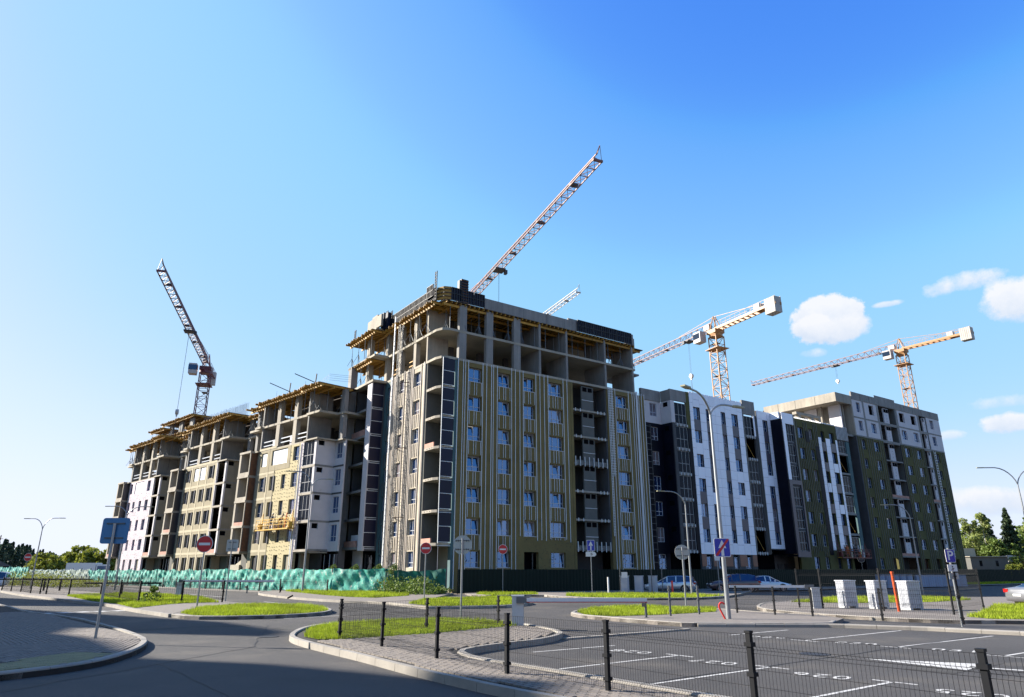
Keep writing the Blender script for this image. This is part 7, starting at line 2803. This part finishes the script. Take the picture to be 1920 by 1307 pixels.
# left far forest
rs = random.Random(5)
for i in range(120):
    u = i / 119
    px = -30 + 300 * u + rs.uniform(-4, 4)
    Y = 330 + 150 * u + rs.uniform(0, 60) + (i % 3) * 25
    X = (px - 960) / 1349 * Y
    hgt = 20.5 - 13.5 * min(1, (px + 30) / 170) ** 0.8 + (px > 110) * 1.2
    k = 'farpine' if (i % 5 and px < 130) else 'farbroad'
    tree(X, Y, k, hgt / 12.5 * rs.uniform(.85, 1.12) * (Y / 400), 'dark tree of the distant forest on the left horizon', 'trees of the distant left forest', i=i, sz=1)
for i, (px, Y, s) in enumerate(((62, 210, .8), (76, 205, .9), (88, 215, .95), (100, 208, .8), (130, 260, 1.25), (144, 262, 1.4), (158, 258, 1.3), (172, 262, 1.3), (186, 258, 1.2), (200, 262, 1.25), (214, 262, 1.2), (118, 262, .8))):
    tree((px - 960) / 1349 * Y, Y, 'yelbush', s, ['first', 'second', 'third', 'fourth', 'sixth', 'seventh', 'eighth', 'ninth', 'tenth', 'eleventh', 'twelfth', 'fifth'][i] + ' from the left of the yellow green bushes before the distant forest', 'yellow green bushes before the left forest', 'bush', i)
def weed_patch(a, c, wdt, n, hgt, m, label):
    def f(rs_, k):
        q = rs_.uniform(0, 1, k)
        cl = 0.5 + 0.5 * np.sin(q * 34 + 3 * np.sin(q * 11))
        z = hgt * (0.35 + 0.65 * cl) * rs_.uniform(0, 1, k) ** 0.8
        w = rs_.normal(0, wdt, k)
        return np.stack([a[0] + (c[0] - a[0]) * q + w * .4, a[1] + (c[1] - a[1]) * q + w, z], 1)
    me = leaves(n, f, 0.17, int(abs(a[0]) * 7), m)
    o = place(me, 'weeds')
    tag(o, label, 'weeds', kind='stuff')


weed_patch((-76, 97), (-50.5, 88.5), 1.6, 9000, 1.9, 'leaf_yellow', 'tall yellow green weeds between the white car and the netting')
weed_patch((-10.6, 61.0), (-5.6, 58.0), 0.9, 3600, 1.5, 'leaf_green', 'dark green weeds on the verge below the corner of the tower')
tree(-20.9, 42.0, 'weed', .75, 'dark creeper clump at the foot of a fence post on the left grass', None, 'weed', 1)
for i, (x, y) in enumerate(((-17.0, 68.0), (-14.6, 66.6), (-11.9, 63.6), (-10.2, 61.6))):
    t = empty('sapling', (x, y, 0.12), 0, ['leftmost', 'second from left', 'third from left', 'rightmost'][i] + ' of the four staked saplings on the verge before the netting', 'sapling', 'staked saplings on the verge')
    b = MB()
    for dx in (-.45, .45): b.bar((dx, 0, 0), (dx, 0, 1.7), 0.06)
    b.build('stake', M['machine_cream'], t)
    b = MB()
    b.bar((0, 0, 0), (0.1, 0, 2.4), 0.05, n=5, w2=0.02)
    for k in range(5): b.bar((0.05, 0, 1.0 + .25 * k), (0.05 + .5 * cos(k * 2.4), .5 * sin(k * 2.4), 1.5 + .25 * k), 0.025, n=4)
    b.build('trunk', M['bark'], t)
    place(CR['weed'][0], 'crown', t, (0.05, 0, 1.3), scale=(.6, .6, .8))

# ------------------------------------------------------------------ sheds, mast and poles beyond the site
t = empty('shed', (93.5, 146, 0), R(8), 'grey shed with two small windows among trees at the right', 'shed')
b = MB()
b.box(0, 8.5, 0, 6, 0, 4.6)
b.build('wall', M['grey_plaster'], t)
b = MB()
b.prism([(-.3, -.3), (8.8, -.3), (8.8, 6.3), (-.3, 6.3)], 4.61, 4.75)
b.build('roof', M['concrete_warm'], t)
for x in (1.9, 5.6):
    b = MB()
    b.box(x, x + .6, -.03, -.001, 2.8, 3.9)
    b.build('window', M['glass_dark'], t)
b = MB()
b.box(-1, 4, 3, 8, 4.76, 6.4)
b.build('rear_store', M['khaki_light'], t)
t = empty('garage', (104.0, 150, 0), R(5), 'low building with orange tiled roof and white gable right of the grey shed', 'shed')
b = MB()
b.box(0, 6.5, 0, 6, 0, 3.6)
b.build('wall', M['brick_pink'], t)
b = MB()
b.box(.4, 5.2, -.06, -.001, 0, 2.3)
b.build('door', M['sign_dark'], t)
b = MB()
b.add([(5, -.4, 3.7), (12.5, -.4, 3.7), (11.5, 3, 5.3), (5, 3, 5.3), (5, -.4, 3.5), (12.5, -.4, 3.5), (11.5, 3, 5.1), (5, 3, 5.1)], [(0, 1, 2, 3), (4, 7, 6, 5), (0, 4, 5, 1), (1, 5, 6, 2), (2, 6, 7, 3), (3, 7, 4, 0)])
b.build('roof', M['roof_red'], t)
b = MB()
b.box(0, 5, 0, 3, 3.61, 5.0)
b.build('white_store', M['aerated'], t)
t = empty('lorry', (107.2, 147, 0), R(0), 'red lorry cab parked under the low building at the right', 'lorry')
b = MB()
b.prism([(0, 0), (2.4, 0), (2.6, .4), (2.6, 2.2), (0, 2.4)], 1.0, 3.2)
c = b.build('cab', M['boom_red'], t)
b = MB()
b.box(.3, 1.8, -.03, -.001, 2.1, 2.9)
b.build('cab_window', M['car_glass'], c)
b = MB()
for wx in (.6, 2.0): b.disc((wx, .1, .5), .5, 14, 'y', .3)
b.build('wheel', M['tyre'], t)
t = empty('low_rooftops', (112, 175, 0), 0, 'row of low grey huts and fences at the foot of the right wood', 'hut')
for i in range(7):
    b = MB()
    x = i * 4.6
    b.box(x, x + 3.6, 0, 3, 0, 4.6 + .3 * (i % 3))
    b.prism([(x - .3, -.3), (x + 3.9, -.3), (x + 3.9, 3.3), (x - .3, 3.3)], 4.62 + .3 * (i % 3), 4.8 + .3 * (i % 3))
    b.build('hut_body', M[['aerated', 'grey_plaster', 'brick_pink'][i % 3]], t)
t = empty('trestle', (116.0, 139, 0), 0, 'yellow timber A shaped trestle standing in the bushes at the right', 'trestle')
b = MB()
b.bar((0, 0, 0), (1.1, 0, 5.0), 0.14)
b.bar((2.3, 0, 0), (1.2, 0, 5.0), 0.14)
b.bar((.55, 0, 2.4), (1.8, 0, 2.4), 0.1)
b.build('timber_frame', M['timber_yellow'], t)
t = empty('antenna_mast', (94.8, 150, 0), 0, 'thin red mast rising beside the far corner block, right of its edge', 'antenna mast')
b = MB()
lattice(b, (0, 0, 0), (-.3, 0, 17.0), (.08, 0, 0), (0, .08, 0), .9, .035)
b.build('mast', M['boom_red'], t)
t = empty('antenna_mast', (182.0, 240, 0), 0, 'distant lattice antenna mast with dishes above the right wood', 'antenna mast')
b = MB()
lattice(b, (0, 0, 0), (0, 0, 38), (.5, 0, 0), (0, .5, 0), 2.0, .12)
b.build('mast', M['crane_white'], t)
b = MB()
for z in (33, 35): b.disc((0.8, -.5, z), .7, 12, 'y', .3)
b.build('dish', M['sign_back'], t)
for i, (x, y, h, m, lab) in enumerate(((-145, 200, 11.5, 'rust', 'dark timber pole before the distant left forest'), (-185, 215, 8.0, 'sign_back', 'pale short pole behind the roof at the left edge'))):
    t = empty('utility_pole', (x, y, 0), 0, lab, 'pole')
    b = MB()
    b.bar((0, 0, 0), (.9, 0, h), .3, n=8, w2=.2)
    b.build('pole', M[m], t)
    b = MB()
    b.bar((.2, 0, h - 1), (1.6, 0, h - 1), .12)
    b.build('cross_arm', M[m], t)
t = empty('hangar', (-172, 180, 0), R(-10), 'low brown roofed hangar at the left edge behind the white car', 'hangar')
b = MB()
b.box(0, 40, 0, 12, 0, 3.0)
b.build('wall', M['wool_dark'], t)
b = MB()
b.add([(-1, -1, 3.0), (41, -1, 3.0), (38, 6, 6.6), (2, 6, 6.6), (-1, 13, 3.0), (41, 13, 3.0)], [(0, 1, 2, 3), (3, 2, 5, 4), (0, 3, 4), (1, 5, 2), (0, 4, 5, 1)])
b.build('roof', M['ply_dark'], t)
